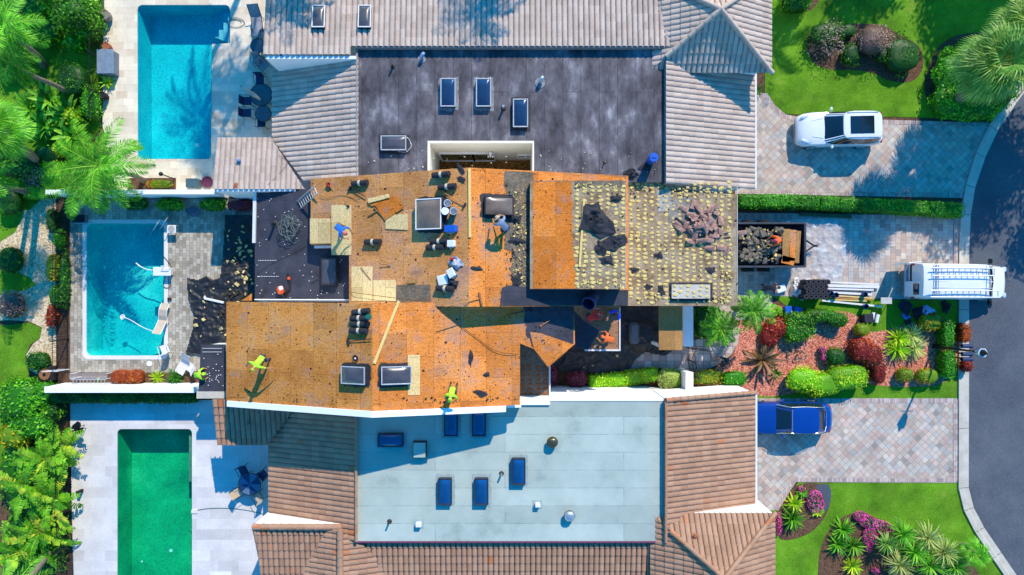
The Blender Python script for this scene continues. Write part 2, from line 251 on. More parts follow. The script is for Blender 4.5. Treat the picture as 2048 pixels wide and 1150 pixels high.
# ---------------- mesh builder ----------------
class MB:
    def __init__(s): s.v=[]; s.f=[]; s.m=[]; s.uv=None
    def add(s,vs,fs,mi=0):
        k=len(s.v); s.v+= [tuple(x) for x in vs]; s.f+=[tuple(i+k for i in f) for f in fs]; s.m+=[mi]*len(fs); return s
    def box(s,c,d,rot=None,mi=0,bev=0,taper=1):
        x,y,z=d[0]/2,d[1]/2,d[2]/2; c=Vector(c)
        if bev:
            b=min(bev,x*.9,y*.9,z*.9); vs=[]
            for zz,i in ((-z,b),(-z+b,0),(z-b,0),(z,b)):
                for sx,sy in ((-1,-1),(1,-1),(1,1),(-1,1)):
                    k=taper if zz>0 else 1
                    vs.append(Vector((sx*(x-i)*k,sy*(y-(i if zz in(-z,z) else b))*k,zz))) ; vs.append(Vector((sx*(x-(i if zz in(-z,z) else b))*k,sy*(y-i)*k,zz)))
            # order ring: for each corner need (towards) ordering
            rings=[]
            for r in range(4):
                q=vs[r*8:r*8+8]; rings.append([q[0],q[1],q[3],q[2],q[4],q[5],q[7],q[6]])
            out=[p for r in rings for p in r]; fs=[]
            for r in range(3):
                for i in range(8): j=(i+1)%8; fs.append((r*8+i,r*8+j,r*8+8+j,r*8+8+i))
            fs.append(tuple(range(7,-1,-1))); fs.append(tuple(range(24,32)))
        else:
            out=[Vector((sx*x*(taper if sz>0 else 1),sy*y*(taper if sz>0 else 1),sz*z)) for sz in(-1,1) for sx,sy in((-1,-1),(1,-1),(1,1),(-1,1))]
            fs=[(3,2,1,0),(4,5,6,7),(0,1,5,4),(1,2,6,5),(2,3,7,6),(3,0,4,7)]
        if rot is not None: out=[rot@p for p in out]
        return s.add([p+c for p in out],fs,mi)
    def tube(s,pts,r,n=6,mi=0,cap=True):
        pts=[Vector(p) for p in pts]; m=len(pts); rr=r if isinstance(r,(list,tuple)) else [r]*m; vs=[]
        up=Vector((0,0,1)); prev=None
        for i,p in enumerate(pts):
            d=(pts[min(i+1,m-1)]-pts[max(i-1,0)])
            if d.length<1e-9: d=Vector((0,0,1))
            d.normalize(); a=prev if prev is not None else (up if abs(d.z)<.95 else Vector((1,0,0)))
            u=(a-d*a.dot(d)); 
            if u.length<1e-4: u=d.orthogonal()
            u.normalize(); prev=u; q=d.cross(u)
            for k in range(n):
                t=2*PI*k/n; vs.append(p+(u*math.cos(t)+q*math.sin(t))*rr[i])
        fs=[(i*n+k,i*n+(k+1)%n,(i+1)*n+(k+1)%n,(i+1)*n+k) for i in range(m-1) for k in range(n)]
        if cap: fs+= [tuple(range(n-1,-1,-1)),tuple(range((m-1)*n,m*n))]
        return s.add(vs,fs,mi)
    def cyl(s,c,r,h,n=16,mi=0,r2=None): return s.tube([Vector(c),Vector(c)+Vector((0,0,h))],[r,r if r2 is None else r2],n,mi)
    def ring(s,c,r,tr,n=24,k=6,mi=0,rot=None):
        vs=[];c=Vector(c)
        for i in range(n):
            a=2*PI*i/n
            for j in range(k):
                b=2*PI*j/k; p=Vector(((r+tr*math.cos(b))*math.cos(a),(r+tr*math.cos(b))*math.sin(a),tr*math.sin(b)))
                if rot is not None:p=rot@p
                vs.append(c+p)
        return s.add(vs,[(i*k+j,((i+1)%n)*k+j,((i+1)%n)*k+(j+1)%k,i*k+(j+1)%k) for i in range(n) for j in range(k)],mi)
    def blob(s,c,r,p=2.0,nu=16,nv=10,jit=0,rot=None,mi=0,bottom=-1):
        vs=[];c=Vector(c);sg=lambda x:math.copysign(abs(x)**(2/p),x)
        for j in range(nv+1):
            t=-PI/2+PI*j/nv
            for i in range(nu):
                a=2*PI*i/nu; q=Vector((sg(math.cos(t))*sg(math.cos(a))*r[0],sg(math.cos(t))*sg(math.sin(a))*r[1],max(bottom,sg(math.sin(t)))*r[2]))
                if jit: q*=1+jit*noise.noise((q+c)*1.7)
                if rot is not None:q=rot@q
                vs.append(c+q)
        return s.add(vs,[(j*nu+i,j*nu+(i+1)%nu,(j+1)*nu+(i+1)%nu,(j+1)*nu+i) for j in range(nv) for i in range(nu)],mi)
    def prism(s,pts,th,mi=0):  # pts: 3-D outline, extruded down by th
        pts=[Vector(p) for p in pts]; n=len(pts); tr=tessellate_polygon([[Vector((p.x,p.y,0)) for p in pts]])
        a=0
        for i in range(n): a+=pts[i].x*pts[(i+1)%n].y-pts[(i+1)%n].x*pts[i].y
        vs=pts+[p-Vector((0,0,th)) for p in pts]; fs=[]
        for t in tr:
            x=(pts[t[1]]-pts[t[0]]).cross(pts[t[2]]-pts[t[0]]).z; t=t if x>0 else t[::-1]; fs.append(tuple(t)); 
            if th: fs.append(tuple(n+i for i in t[::-1]))
        if th:
            for i in range(n):
                j=(i+1)%n; fs.append((i,n+i,n+j,j) if a>0 else (j,n+j,n+i,i))
            return s.add(vs,fs,mi)
        return s.add(pts,fs,mi)
    def build(s,name,mats,parent=None,origin=None,smooth=False):
        me=bpy.data.meshes.new(name); vs=s.v
        if origin is not None: o=origin; vs=[(x-o[0],y-o[1],z-o[2]) for x,y,z in vs]
        me.from_pydata(vs,[],s.f)
        for m in (mats if isinstance(mats,(list,tuple)) else [mats]): me.materials.append(M[m] if isinstance(m,str) else m)
        me.polygons.foreach_set('material_index',s.m)
        if smooth:
            me.polygons.foreach_set('use_smooth',[True]*len(s.f))
            try: me.set_sharp_from_angle(angle=R(38))
            except Exception: pass
        me.update(); o=bpy.data.objects.new(name,me); COL.objects.link(o)
        if parent is not None: o.parent=parent
        return o
def tag(o,label=None,cat=None,group=None,kind=None):
    if label:o['label']=label
    if cat:o['category']=cat
    if group:o['group']=group
    if kind:o['kind']=kind
    return o
def thing(name,label,cat,loc=(0,0,0),rotz=0,group=None,rot=None):
    o=bpy.data.objects.new(name,None); COL.objects.link(o); o.location=loc; o.empty_display_size=.2
    if rot is not None: o.rotation_euler=rot.to_euler()
    else: o.rotation_euler=(0,0,rotz)
    return tag(o,label,cat,group)
def one(mb,name,mats,label,cat,loc=(0,0,0),rotz=0,group=None,rot=None,smooth=False):
    o=mb.build(name,mats,smooth=smooth); o.location=loc
    o.rotation_euler=rot.to_euler() if rot is not None else (0,0,rotz); return tag(o,label,cat,group)
def dup(root,loc,rotz=None,label=None,rot=None,scale=None):
    kids={}
    for o in root.children: kids[o]=list(o.children)
    r=root.copy(); COL.objects.link(r); r.location=loc
    if rotz is not None:r.rotation_euler=(0,0,rotz)
    if rot is not None:r.rotation_euler=rot.to_euler()
    if scale:r.scale=scale if not isinstance(scale,(int,float)) else (scale,)*3
    if label:r['label']=label
    for c,gs in kids.items():
        k=c.copy(); COL.objects.link(k); k.parent=r
        for g in gs: q=g.copy(); COL.objects.link(q); q.parent=k
    return r
def npmesh(name,verts,quads,uv,m,parent=None,origin=None):
    me=bpy.data.meshes.new(name); v=np.asarray(verts,dtype=np.float32).reshape(-1,3)
    if origin is not None: v=v-np.array(origin,dtype=np.float32)
    q=np.asarray(quads,dtype=np.int32).reshape(-1,4); nf=len(q)
    me.vertices.add(len(v)); me.vertices.foreach_set('co',v.ravel()); me.loops.add(nf*4); me.loops.foreach_set('vertex_index',q.ravel())
    me.polygons.add(nf); me.polygons.foreach_set('loop_start',np.arange(0,nf*4,4,dtype=np.int32))
    l=me.uv_layers.new(name='UVMap'); l.data.foreach_set('uv',np.asarray(uv,dtype=np.float32).ravel())
    me.update(calc_edges=True); me.validate(); me.polygons.foreach_set('use_smooth',[False]*nf); me.materials.append(M[m]); o=bpy.data.objects.new(name,me); COL.objects.link(o)
    if parent is not None:o.parent=parent
    return o
def smooth_line(pts,it=2,closed=True):
    for _ in range(it):
        n=len(pts); o=[]
        for i in range(n if closed else n-1):
            a,b=pts[i],pts[(i+1)%n]; o+=[(a[0]*.75+b[0]*.25,a[1]*.75+b[1]*.25),(a[0]*.25+b[0]*.75,a[1]*.25+b[1]*.75)]
        pts=o if closed else [pts[0]]+o+[pts[-1]]
    return pts
def sheet(name,pts,z,m,kind='structure',holes=(),px=True,th=0,parent=None,sm=0):
    if sm: pts=smooth_line(pts,sm)
    c=lambda P:[(W(x,y,z) if px else Vector((x,y,z))) for x,y in P]
    loops=[c(pts)]+[c(h) for h in holes]; vs=[p for l in loops for p in l]; tr=tessellate_polygon([[Vector((p.x,p.y,0)) for p in l] for l in loops])
    fs=[]
    for t in tr:
        k=(vs[t[1]]-vs[t[0]]).cross(vs[t[2]]-vs[t[0]]).z; fs.append(tuple(t) if k>0 else tuple(t[::-1]))
    b=MB().add(vs,fs)
    if th:
        for l in loops:
            for i in range(len(l)):
                a,d=l[i],l[(i+1)%len(l)]; dn=Vector((0,0,th)); b.add([a,d,d-dn,a-dn],[(0,1,2,3)])
    o=b.build(name,m,parent)
    if kind and parent is None:o['kind']=kind
    return o
# ================= SETTING =================
P1=[(275,10),(460,10),(460,86),(424,88),(422,318),(275,318)]
P2=smooth_line([(173,447),(330,447),(330,712),(173,712)],0)
P3=[(235,858),(384,858),(384,1230),(235,1230)]
def roundrect(x0,y0,x1,y1,r,n=5):
    o=[]
    for cx,cy,a0 in((x1-r,y0+r,-90),(x1-r,y1-r,0),(x0+r,y1-r,90),(x0+r,y0+r,180)):
        for i in range(n+1): a=R(a0+90*i/n); o.append((cx+r*math.cos(a),cy+r*math.sin(a)))
    return o
P1=[(283,10),(452,10),(458,13),(460,20),(460,86),(424,88),(422,310),(418,318),(283,318),(276,312),(275,20),(277,13)]
P2=roundrect(173,447,328,711,12); P3=roundrect(235,858,384,1230,8)
grow=lambda P,d,c:[(x+(d if x>c[0] else -d),y+(d if y>c[1] else -d)) for x,y in P]
G1=[(-3000,-2200),(5000,-2200),(5000,3300),(-3000,3300)]
sheet('ground',G1,0,'soil',holes=(P1,P2,P3))
sheet('street',[(2033,205),(1995,262),(1970,315),(1950,375),(1941,430),(1938,500),(1937,975),(1947,1015),(1968,1055),(2002,1105),(2060,1190),(2500,1900),(5000,2600),(5000,-1500),(3000,-700),(2300,-80),(2100,120)],.01,'asphalt')
KO=[(2600,-400),(2300,-95),(2110,105),(2033,205),(1995,262),(1970,315),(1950,375),(1941,430),(1938,500),(1937,975),(1947,1015),(1968,1055),(2002,1105),(2060,1190),(2500,1900)]
KI=[(2580,-420),(2280,-110),(2092,90),(2014,193),(1976,252),(1950,306),(1930,370),(1920,428),(1916,500),(1915,975),(1926,1020),(1948,1063),(1983,1115),(2041,1200),(2480,1910)]
b=MB()
for i in range(len(KO)-1):
    A,B,C,D=[W(*KI[i],0),W(*KI[i+1],0),W(*KO[i+1],0),W(*KO[i],0)]
    m=lambda p,q,t:p.lerp(q,t)
    prof=[(0,.0),(0.0,.12),(.38,.12),(.48,.03),(1,.022)]
    for (t0,z0),(t1,z1) in zip(prof,prof[1:]):
        q=[m(A,D,t0),m(B,C,t0),m(B,C,t1),m(A,D,t1)]; zz=[z0,z0,z1,z1]
        b.add([Vector((p.x,p.y,z)) for p,z in zip(q,zz)],[(0,1,2,3)])
    # expansion joints
    n=max(1,int((B-A).length/3.0))
    for k in range(n):
        t=k/n; p=A.lerp(B,t); q=D.lerp(C,t); d=(q-p); u=Vector((-d.y,d.x,0)).normalized()*.012
        b.add([p+u+Vector((0,0,.124)),p-u+Vector((0,0,.124)),p.lerp(q,.38)-u+Vector((0,0,.124)),p.lerp(q,.38)+u+Vector((0,0,.124))],[(0,1,2,3)],1)
        b.add([p.lerp(q,.5)+u+Vector((0,0,.034)),p.lerp(q,.5)-u+Vector((0,0,.034)),q-u+Vector((0,0,.027)),q+u+Vector((0,0,.027))],[(0,1,2,3)],1)
o=b.build('kerb',['concrete','tar']); o['kind']='structure'
# lawns
sheet('front_lawn',[(1530,-300),(2600,-400),(2280,-110),(2092,90),(2014,193),(1985,240),(1950,238),(1570,228),(1546,212),(1530,188)],.02,'grass')
sheet('front_lawn',[(1515,1015),(1560,1010),(1598,964),(1915,966),(1926,1020),(1948,1063),(1983,1115),(2041,1200),(2480,1910),(1515,1900)],.02,'grass')
sheet('front_lawn',[(1545,592),(1640,588),(1790,600),(1915,600),(1915,797),(1512,797),(1512,765),(1700,700)],.02,'grass')
for P in ([(-900,-300),(210,-300),(205,250),(150,330),(60,420),(-900,420)],[(-900,388),(35,395),(46,430),(30,465),(-10,490),(-900,500)],[(-900,535),(10,535),(60,555),(72,570),(50,580),(0,590),(-900,590)],[(-900,640),(20,650),(60,645),(82,655),(80,675),(60,690),(50,715),(60,760),(60,900),(-900,1500)]):
    sheet('back_lawn',P,.02,'grass')
sheet('gravel_path',[(-300,480),(10,460),(40,400),(112,396),(112,745),(92,760),(60,740),(52,710),(66,688),(80,676),(84,655),(60,643),(20,640),(-300,660)],.014,'gravel')
# driveways
sheet('driveway',[(1470,195),(1532,188),(1546,212),(1570,232),(1600,236),(1984,246),(1950,306),(1930,370),(1925,396),(1470,388)],.03,'paver_diag')
sheet('driveway',[(1400,425),(1922,430),(1918,500),(1915,600),(1770,598),(1545,592),(1545,640),(1400,640)],.03,'paver_run')
sheet('driveway',[(1470,797),(1915,797),(1915,965),(1592,964),(1556,1020),(1470,1025)],.03,'paver_diag')
def strip(name,line,wd,z,m,kind='structure'):
    P=[W(x,y,z) for x,y in line]; b=MB(); L_=[];R_=[]
    for i,p in enumerate(P):
        d=(P[min(i+1,len(P)-1)]-P[max(i-1,0)]).normalized(); u=Vector((-d.y,d.x,0))*wd/2; L_.append(p+u); R_.append(p-u)
    for i in range(len(P)-1): b.add([R_[i],R_[i+1],L_[i+1],L_[i]],[(0,1,2,3)])
    o=b.build(name,m); o['kind']=kind; return o
for kk,ln in enumerate(([(1520,190),(1532,190),(1546,213),(1570,233),(1600,239),(1978,250)],[(1475,383),(1926,391)],[(1512,801),(1912,801)],[(1911,800),(1911,962)],[(1552,1020),(1590,960),(1912,961)],[(1912,434),(1911,600)],[(1475,433),(1915,434)])):
    strip('driveway_border',ln,.26,.036+.0035*kk,'paver_edge')
# beds
sheet('mulch_bed',[(1470,600),(1560,612),(1640,622),(1700,622),(1725,640),(1735,668),(1790,655),(1915,620),(1915,770),(1800,775),(1750,770),(1700,760),(1560,795),(1500,790),(1395,790),(1395,745),(1440,735),(1478,700)],.026,'redmulch',sm=2)
sheet('planting_bed',[(1612,70),(1640,50),(1760,45),(1800,70),(1840,90),(1850,130),(1830,165),(1780,165),(1740,140),(1640,140),(1615,110)],.026,'soil',sm=2)
sheet('planting_bed',[(1850,150),(1875,90),(1920,65),(2048,60),(2090,120),(2005,240),(1870,236),(1848,190)],.026,'soil',sm=2)
sheet('planting_bed',[(1553,1060),(1552,1010),(1590,966),(1650,966),(1665,985),(1655,1030),(1620,1070),(1560,1085)],.026,'soil',sm=2)
sheet('planting_bed',[(1635,1150),(1640,1090),(1670,1040),(1720,1020),(1780,1050),(1870,1080),(1960,1130),(1980,1250),(1635,1250)],.026,'soil',sm=2)
sheet('planting_bed',[(1560,-60),(1660,-60),(1635,15),(1600,28),(1568,10)],.026,'soil',sm=2)
sheet('stone_chip_bed',[(1628,972),(1655,966),(1664,985),(1656,1020),(1645,1025),(1650,1000),(1640,985)],.030,mat('dark_slate_chips',L(88,100,116),.9,var=.6,scale=40,bump=.8),sm=1)
sheet('planting_bed',[(240,393),(510,393),(510,426),(240,424)],.022,'soil')
sheet('planting_bed',[(205,738),(400,738),(400,775),(205,775)],.022,'soil')
sheet('planting_bed',[(255,356),(352,356),(352,380),(255,380)],.05,'soil')
sheet('planting_bed',[(1100,742),(1260,728),(1375,700),(1395,745),(1395,775),(1095,775)],.024,'soil')
# pool decks
rr=lambda a,b_,c,d:[(a,b_),(c,b_),(c,d),(a,d)]
sheet('pool_deck',[(208,-300),(560,-300),(560,385),(230,385),(205,250)],.04,'travertine',holes=(P1,))
sheet('pool_deck',[(140,398),(520,398),(520,745),(140,745)],.04,'poolpaver',holes=(grow(P2,.1,(250,580)),))
sheet('pool_deck',[(140,800),(560,800),(560,1300),(148,1300)],.04,'bigtile',holes=(P3,))
sheet('pool_coping',grow(P2,8,(250,580)),.055,'coping',holes=(P2,))
sheet('walkway',[(1235,708),(1300,700),(1370,690),(1480,640),(1475,700),(1430,735),(1380,745),(1300,732),(1235,745)],.034,'walkpaver',sm=1)
sheet('courtyard_floor',[(1095,560),(1480,560),(1480,720),(1095,760)],.012,'soil')
sheet('courtyard_floor',[(850,300),(1080,300),(1080,420),(850,420)],.02,'brownchips')
# pools
def pool(P,depth,m,water,label,zw=-.12,name='swimming_pool',steps=None):
    c=W(sum(p[0] for p in P)/len(P),sum(p[1] for p in P)/len(P)); t=thing(name,label,'pool',c)
    top=[W(x,y,0) for x,y in P]; b=MB(); n=len(top); fl=[Vector((p.x,p.y,-depth)) for p in top]
    tr=tessellate_polygon([fl]); fs=[]
    for q in tr:
        k=(fl[q[1]]-fl[q[0]]).cross(fl[q[2]]-fl[q[0]]).z; fs.append(tuple(q) if k>0 else tuple(q[::-1]))
    b.add(fl,fs); tp=[Vector((p.x,p.y,.045)) for p in top]
    for i in range(n): j=(i+1)%n; b.add([tp[i],tp[j],fl[j],fl[i]],[(0,1,2,3)])
    b.build('basin',m,t,c)
    wv=[Vector((c.x+(p.x-c.x)*.9995,c.y+(p.y-c.y)*.9995,zw)) for p in top]; b=MB(); tr=tessellate_polygon([wv]); fs=[]
    for q in tr:
        k=(wv[q[1]]-wv[q[0]]).cross(wv[q[2]]-wv[q[0]]).z; fs.append(tuple(q) if k>0 else tuple(q[::-1]))
    b.add(wv,fs).build('water',water,t,c); return t,c
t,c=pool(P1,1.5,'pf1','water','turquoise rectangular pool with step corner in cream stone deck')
b=MB()
for k in range(4):
    q=[W(x,y,-.35-.28*k) for x,y in ((456-k*9,16),(459.5,16),(459.5,86),(456-k*9,86-k*4))]; b.prism(q,.27)
b.build('steps',mat('pale_blue_plaster',L(120,190,205),.8),t,c)
b=MB().box(W(394,290,-1.49)-c,(.2,.2,.03)); b.build('drain','whiteplastic',t)
t,c=pool(P2,1.6,'pf2','water2','teal pool with white coping beside grey pavers and torn black tarp',-.10)
b=MB().ring(W(245,634,-.08)-c,.12,.03); b.cyl(W(245,634,-.11)-c,.07,.05,12); b.build('skimmer_float','whiteplastic',t)
b=MB(); p0=[W(300,470,.05),W(306,460,.75),W(314,448,.95),W(320,440,.75),W(320,440,.05)]
for dx in (0,.45): b.tube([Vector((p.x+dx,p.y+dx*.35,p.z))-c for p in p0],.022,6)
b.build('grab_rail','chrome',t)
t,c=pool(P3,1.5,'pf3','water3','emerald green pool full of algae in pale stone terrace')
b=MB(); b.cyl(W(342,1101,-1.49)-c,.10,.02,12); b.cyl(W(284,1123,-1.49)-c,.06,.02,12); b.build('drain','whiteplastic',t)
b=MB(); b.prism([W(378,870,-.3)-c,W(383.5,870,-.3)-c,W(383.5,963,-.3)-c,W(378,963,-.3)-c],.5); b.build('bench','stone',t)
b=MB(); b.box(W(389,1023,.07)-c,(.34,.2,.05)); b.build('fill_spout','coping',t)
# ================= BUILDINGS =================
def solid(pts,pl,z0=0,dz=-.02,b=None):
    b=b or MB(); n=len(pts); top=[Vector((x,y,zat(pl,x,y)+dz)) for x,y in pts]; bot=[Vector((x,y,z0)) for x,y in pts]
    a=sum(pts[i][0]*pts[(i+1)%n][1]-pts[(i+1)%n][0]*pts[i][1] for i in range(n))
    tr=tessellate_polygon([[Vector((p.x,p.y,0)) for p in top]])
    fs=[]
    for q in tr:
        k=(top[q[1]]-top[q[0]]).cross(top[q[2]]-top[q[0]]).z; fs.append(tuple(q) if k>0 else tuple(q[::-1]))
    for i in range(n):
        j=(i+1)%n; fs.append((i,n+i,n+j,j) if a>0 else (j,n+j,n+i,i))
    b.add(top+bot,fs); return b
def wprism(pts,pl,th=.12,dz=0,b=None,mi=0):
    b=b or MB(); return b.prism([Vector((x,y,zat(pl,x,y)+dz)) for x,y in pts],th,mi)
def tiles(name,poly,pl,axis,down,m,parent,origin,pitch=.27,course=.42,amp=.085,step=.045):
    amp=.05 if axis=='x' else amp
    xs=[p[0] for p in poly]; ys=[p[1] for p in poly]; A=(min(xs),max(xs)); B=(min(ys),max(ys))
    U,V=(A,B) if axis=='x' else (B,A)
    nu=int((U[1]-U[0])/course)+2; nv=int((V[1]-V[0])/pitch)+2
    fr=[0,.13,.17,.36,.64,.96]; hh=[-.25,-.25,.55,1,1,.5]
    vv=np.array([V[0]+(k+f)*pitch for k in range(nv) for f in fr]+[V[0]+nv*pitch]); vh=np.array([h for k in range(nv) for h in hh]+[-.25])*amp
    u0=U[1] if down<0 else U[0]; us=[];uh=[]
    for k in range(nu): us+=[u0+down*k*course,u0+down*(k+1)*course]; uh+=[0,step]
    us=np.array(us);uh=np.array(uh); NU,NV=len(us),len(vv)
    UU,VV=np.meshgrid(us,vv,indexing='ij'); X,Y=(UU,VV) if axis=='x' else (VV,UU)
    kk=(np.arange(NU)//2)[:,None]; jitter=nr.normal(0,.0035,(nu,nv+1)); JT=jitter[kk,(np.arange(NV)//6)[None,:]]
    Z=pl[0]+pl[1]*X+pl[2]*Y+uh[:,None]+vh[None,:]+JT
    verts=np.stack([X,Y,Z],-1).reshape(-1,3)
    i,j=np.meshgrid(np.arange(NU-1),np.arange(NV-1),indexing='ij'); i=i.ravel();j=j.ravel()
    q=np.stack([i*NV+j,i*NV+j+1,(i+1)*NV+j+1,(i+1)*NV+j],1)
    # orientation up
    p=verts[q[0]]; 
    if np.cross(p[1]-p[0],p[2]-p[0])[2]<0: q=q[:,::-1]
    uvc=np.stack([(j//6)+.5,(i//2)+.5],1).astype(float); uv=np.repeat(uvc,4,axis=0)
    o=npmesh(name,verts,q,uv,m); bm=bmesh.new(); bm.from_mesh(o.data)
    n=len(poly); ar=sum(poly[a][0]*poly[(a+1)%n][1]-poly[(a+1)%n][0]*poly[a][1] for a in range(n))
    P=poly if ar>0 else poly[::-1]
    for a in range(n):
        p0=Vector((*P[a],0)); p1=Vector((*P[(a+1)%n],0)); d=p1-p0; nn=Vector((d.y,-d.x,0)).normalized()
        bmesh.ops.bisect_plane(bm,geom=bm.verts[:]+bm.edges[:]+bm.faces[:],plane_co=p0,plane_no=nn,clear_outer=True,dist=1e-5)
    bmesh.ops.translate(bm,verts=bm.verts,vec=(-origin[0],-origin[1],-origin[2])); bm.to_mesh(o.data); bm.free(); o.parent=parent
    return o
def caps(p0,p1,m,parent,origin,r=.13,name='hip_cap'):
    p0=Vector(p0);p1=Vector(p1); n=max(1,int((p1-p0).length/.42)); b=MB()
    for k in range(n):
        a=p0.lerp(p1,k/n); c=p0.lerp(p1,(k+1.06)/n); b.tube([a-Vector(origin),c-Vector(origin)],[r,r*.84],10)
    o=b.build(name,m,parent,smooth=True); uv=o.data.uv_layers.new(name='UVMap'); 
    for l in range(len(uv.data)): uv.data[l].uv=(.5+(l//34)%9,.5+(l//34)//9)
    return o
def house(name,label,x,y): return thing(name,label,'house',(x,y,0)),Vector((x,y,0))
# ---- north neighbour
hn,on=house('house','pale grey tiled house with dark flat middle roof and sunken courtyard, on the north side',0,12)
T1=(5.0+.13*11.6,0,-.13); T2=(4.75+.407*7.7,.407,0); T3=(3.45+.16*5.12,0,-.16); T4=(4.9+.388*7.69,-.388,0)
tiles('tiled_roof',[(-12.4,11.6),(-8.05,11.6),(-8.05,19),(-12.4,19)],T1,'y',1,'tile_grey',hn,on)
tiles('tiled_roof',[(-8.05,12.03),(9.6,12.03),(7.0,19),(-8.05,19)],T1,'y',1,'tile_grey',hn,on)
tiles('tiled_roof',[(-12.74,11.55),(-7.7,11.55),(-7.7,5.5),(-10.8,5.5),(-12.74,7.9)],T2,'x',-1,'tile_grey',hn,on)
tiles('tiled_roof',[(-15.5,7.9),(-12.7,7.9),(-10.77,5.12),(-15.6,5.12)],T3,'y',1,'tile_grey',hn,on)
tiles('tiled_roof',[(7.69,5.2),(12.85,5.2),(12.85,12),(7.69,12)],T4,'x',1,'tile_grey',hn,on)
ax,ay,az,ez=10.0,13.33,6.2,4.4; x0,x1,y0,y1=6.84,13.16,10.85,15.8
sx=(az-ez)/3.16; sy=(az-ez)/2.48
tiles('tiled_roof',[(x0,y0),(x1,y0),(ax,ay)],(ez-sy*y0,0,sy),'y',-1,'tile_grey',hn,on)
tiles('tiled_roof',[(x1,y0),(x1,y1),(ax,ay)],(ez+sx*x1,-sx,0),'x',1,'tile_grey',hn,on)
tiles('tiled_roof',[(x0,y0),(x0,y1),(ax,ay)],(ez-sx*x0,sx,0),'x',-1,'tile_grey',hn,on)
tiles('tiled_roof',[(x0,y1),(x1,y1),(ax,ay)],(ez+sy*y1,0,-sy),'y',1,'tile_grey',hn,on)
for q in ((x0+.85,y0+.67),(x1,y0),(x0,y1),(x1,y1)):
    t_=(q[0]-ax)/(x0-ax if q[0]<ax else x1-ax); caps((q[0],q[1],az-(az-ez)*t_+.1),(ax,ay,az+.12),'tile_grey',hn,on)
WX0,WX1,WY0,WY1=-4.13,1.03,5.46,7.26
b=MB(); Z=4.6
b.prism([(x,y,Z) for x,y in ((-7.74,5.3),(WX0-.12,5.3),(WX0-.12,12.03),(-7.74,12.03))],.12); b.prism([(x,y,Z) for x,y in ((WX1+.08,5.3),(7.75,5.3),(7.75,12.03),(WX1+.08,12.03))],.12)
b.prism([(x,y,Z) for x,y in ((WX0-.12,WY1+.12),(WX1+.08,WY1+.12),(WX1+.08,12.03),(WX0-.12,12.03))],.12)
b.build('flat_roof','darkflat',hn,on)
b=MB()
for a,c_,d,e in ((WX0-.12,WY0,WX0,WY1+.12),(WX1,WY0,WX1+.08,WY1+.12),(WX0,WY1,WX1,WY1+.12)): b.prism([(a,c_,4.66),(d,c_,4.66),(d,e,4.66),(a,e,4.66)],4.64)
b.build('courtyard_wall','cream',hn,on)
b=MB(); b.prism([(-7.72,11.98,4.95),(7.7,11.98,4.95),(7.7,12.1,4.95),(-7.72,12.1,4.95)],.36); b.prism([(-7.82,5.3,4.78),(-7.74,5.3,4.78),(-7.74,12,4.78),(-7.82,12,4.78)],.3); b.prism([(7.68,5.2,4.9),(7.74,5.2,4.9),(7.74,12,4.9),(7.68,12,4.9)],.4)
b.build('flashing',mat('grey_flashing',L(150,142,138),.7,var=.2),hn,on)
b=MB()
for a,c_,d,e,z in ((-12.3,7.8,-7.8,18,2.5),(-7.8,5.32,WX0-.13,12,4.45),(WX1+.09,5.32,7.6,12,4.45),(WX0-.13,WY1+.13,WX1+.09,12,4.45),(-7.8,12,7.6,18,3.9),(7.6,5.4,12.45,18,2.6),(-15.1,5.2,-12.3,7.6,2.4),(-12.3,5.2,-7.8,7.8,2.6),(7.2,11.2,12.8,15.4,4.3)): b.prism([(a,c_,z),(d,c_,z),(d,e,z),(a,e,z)],z)
b.prism([(-12.3,11.42,4.93),(-7.8,11.42,4.93),(-7.8,11.56,4.93),(-12.3,11.56,4.93)],4); b.prism([(-15.5,5.02,3.42),(-10.6,5.02,3.42),(-10.6,5.14,3.42),(-15.5,5.14,3.42)],3.4)
b.build('wall','white',hn,on)
# courtyard windows
for a,c_ in ((876,944),(944,988)):
    xa=(a-1024)/F*36.3; xb=(c_-1024)/F*36.3; b=MB()
    b.box(((xa+xb)/2,WY1-.03,1.25),(xb-xa,.06,2.1)); f=b.build('window','window',hn,on)
    b=MB()
    for z in(.2,2.3): b.box(((xa+xb)/2,WY1-.05,z),(xb-xa,.1,.07))
    for x in(xa,xb): b.box((x,WY1-.05,1.25),(.07,.1,2.1))
    b.build('frame','whitemetal',f,on)
b=MB().box(((1058-1024)/F*37,WY1-.03,1.5),(1.15,.06,.6)); f=b.build('window','window',hn,on); b=MB()
for z in (1.18,1.82): b.box(((1058-1024)/F*37,WY1-.05,z),(1.25,.1,.06))
b.build('frame','whitemetal',f,on)
b=MB().box((-1.15,WY1-.12,2.6),(.16,.22,.25),bev=.04); 
for s in(-1,0,1): b.cyl((-1.15+s*.12,WY1-.25,2.45),.06,.18,8,r2=.03)
b.build('wall_lamp','whitemetal',hn,on)
b=MB().box((12.9,8.6,2.84),(.1,6.7,.1)); b.build('gutter','whitemetal',hn,on)
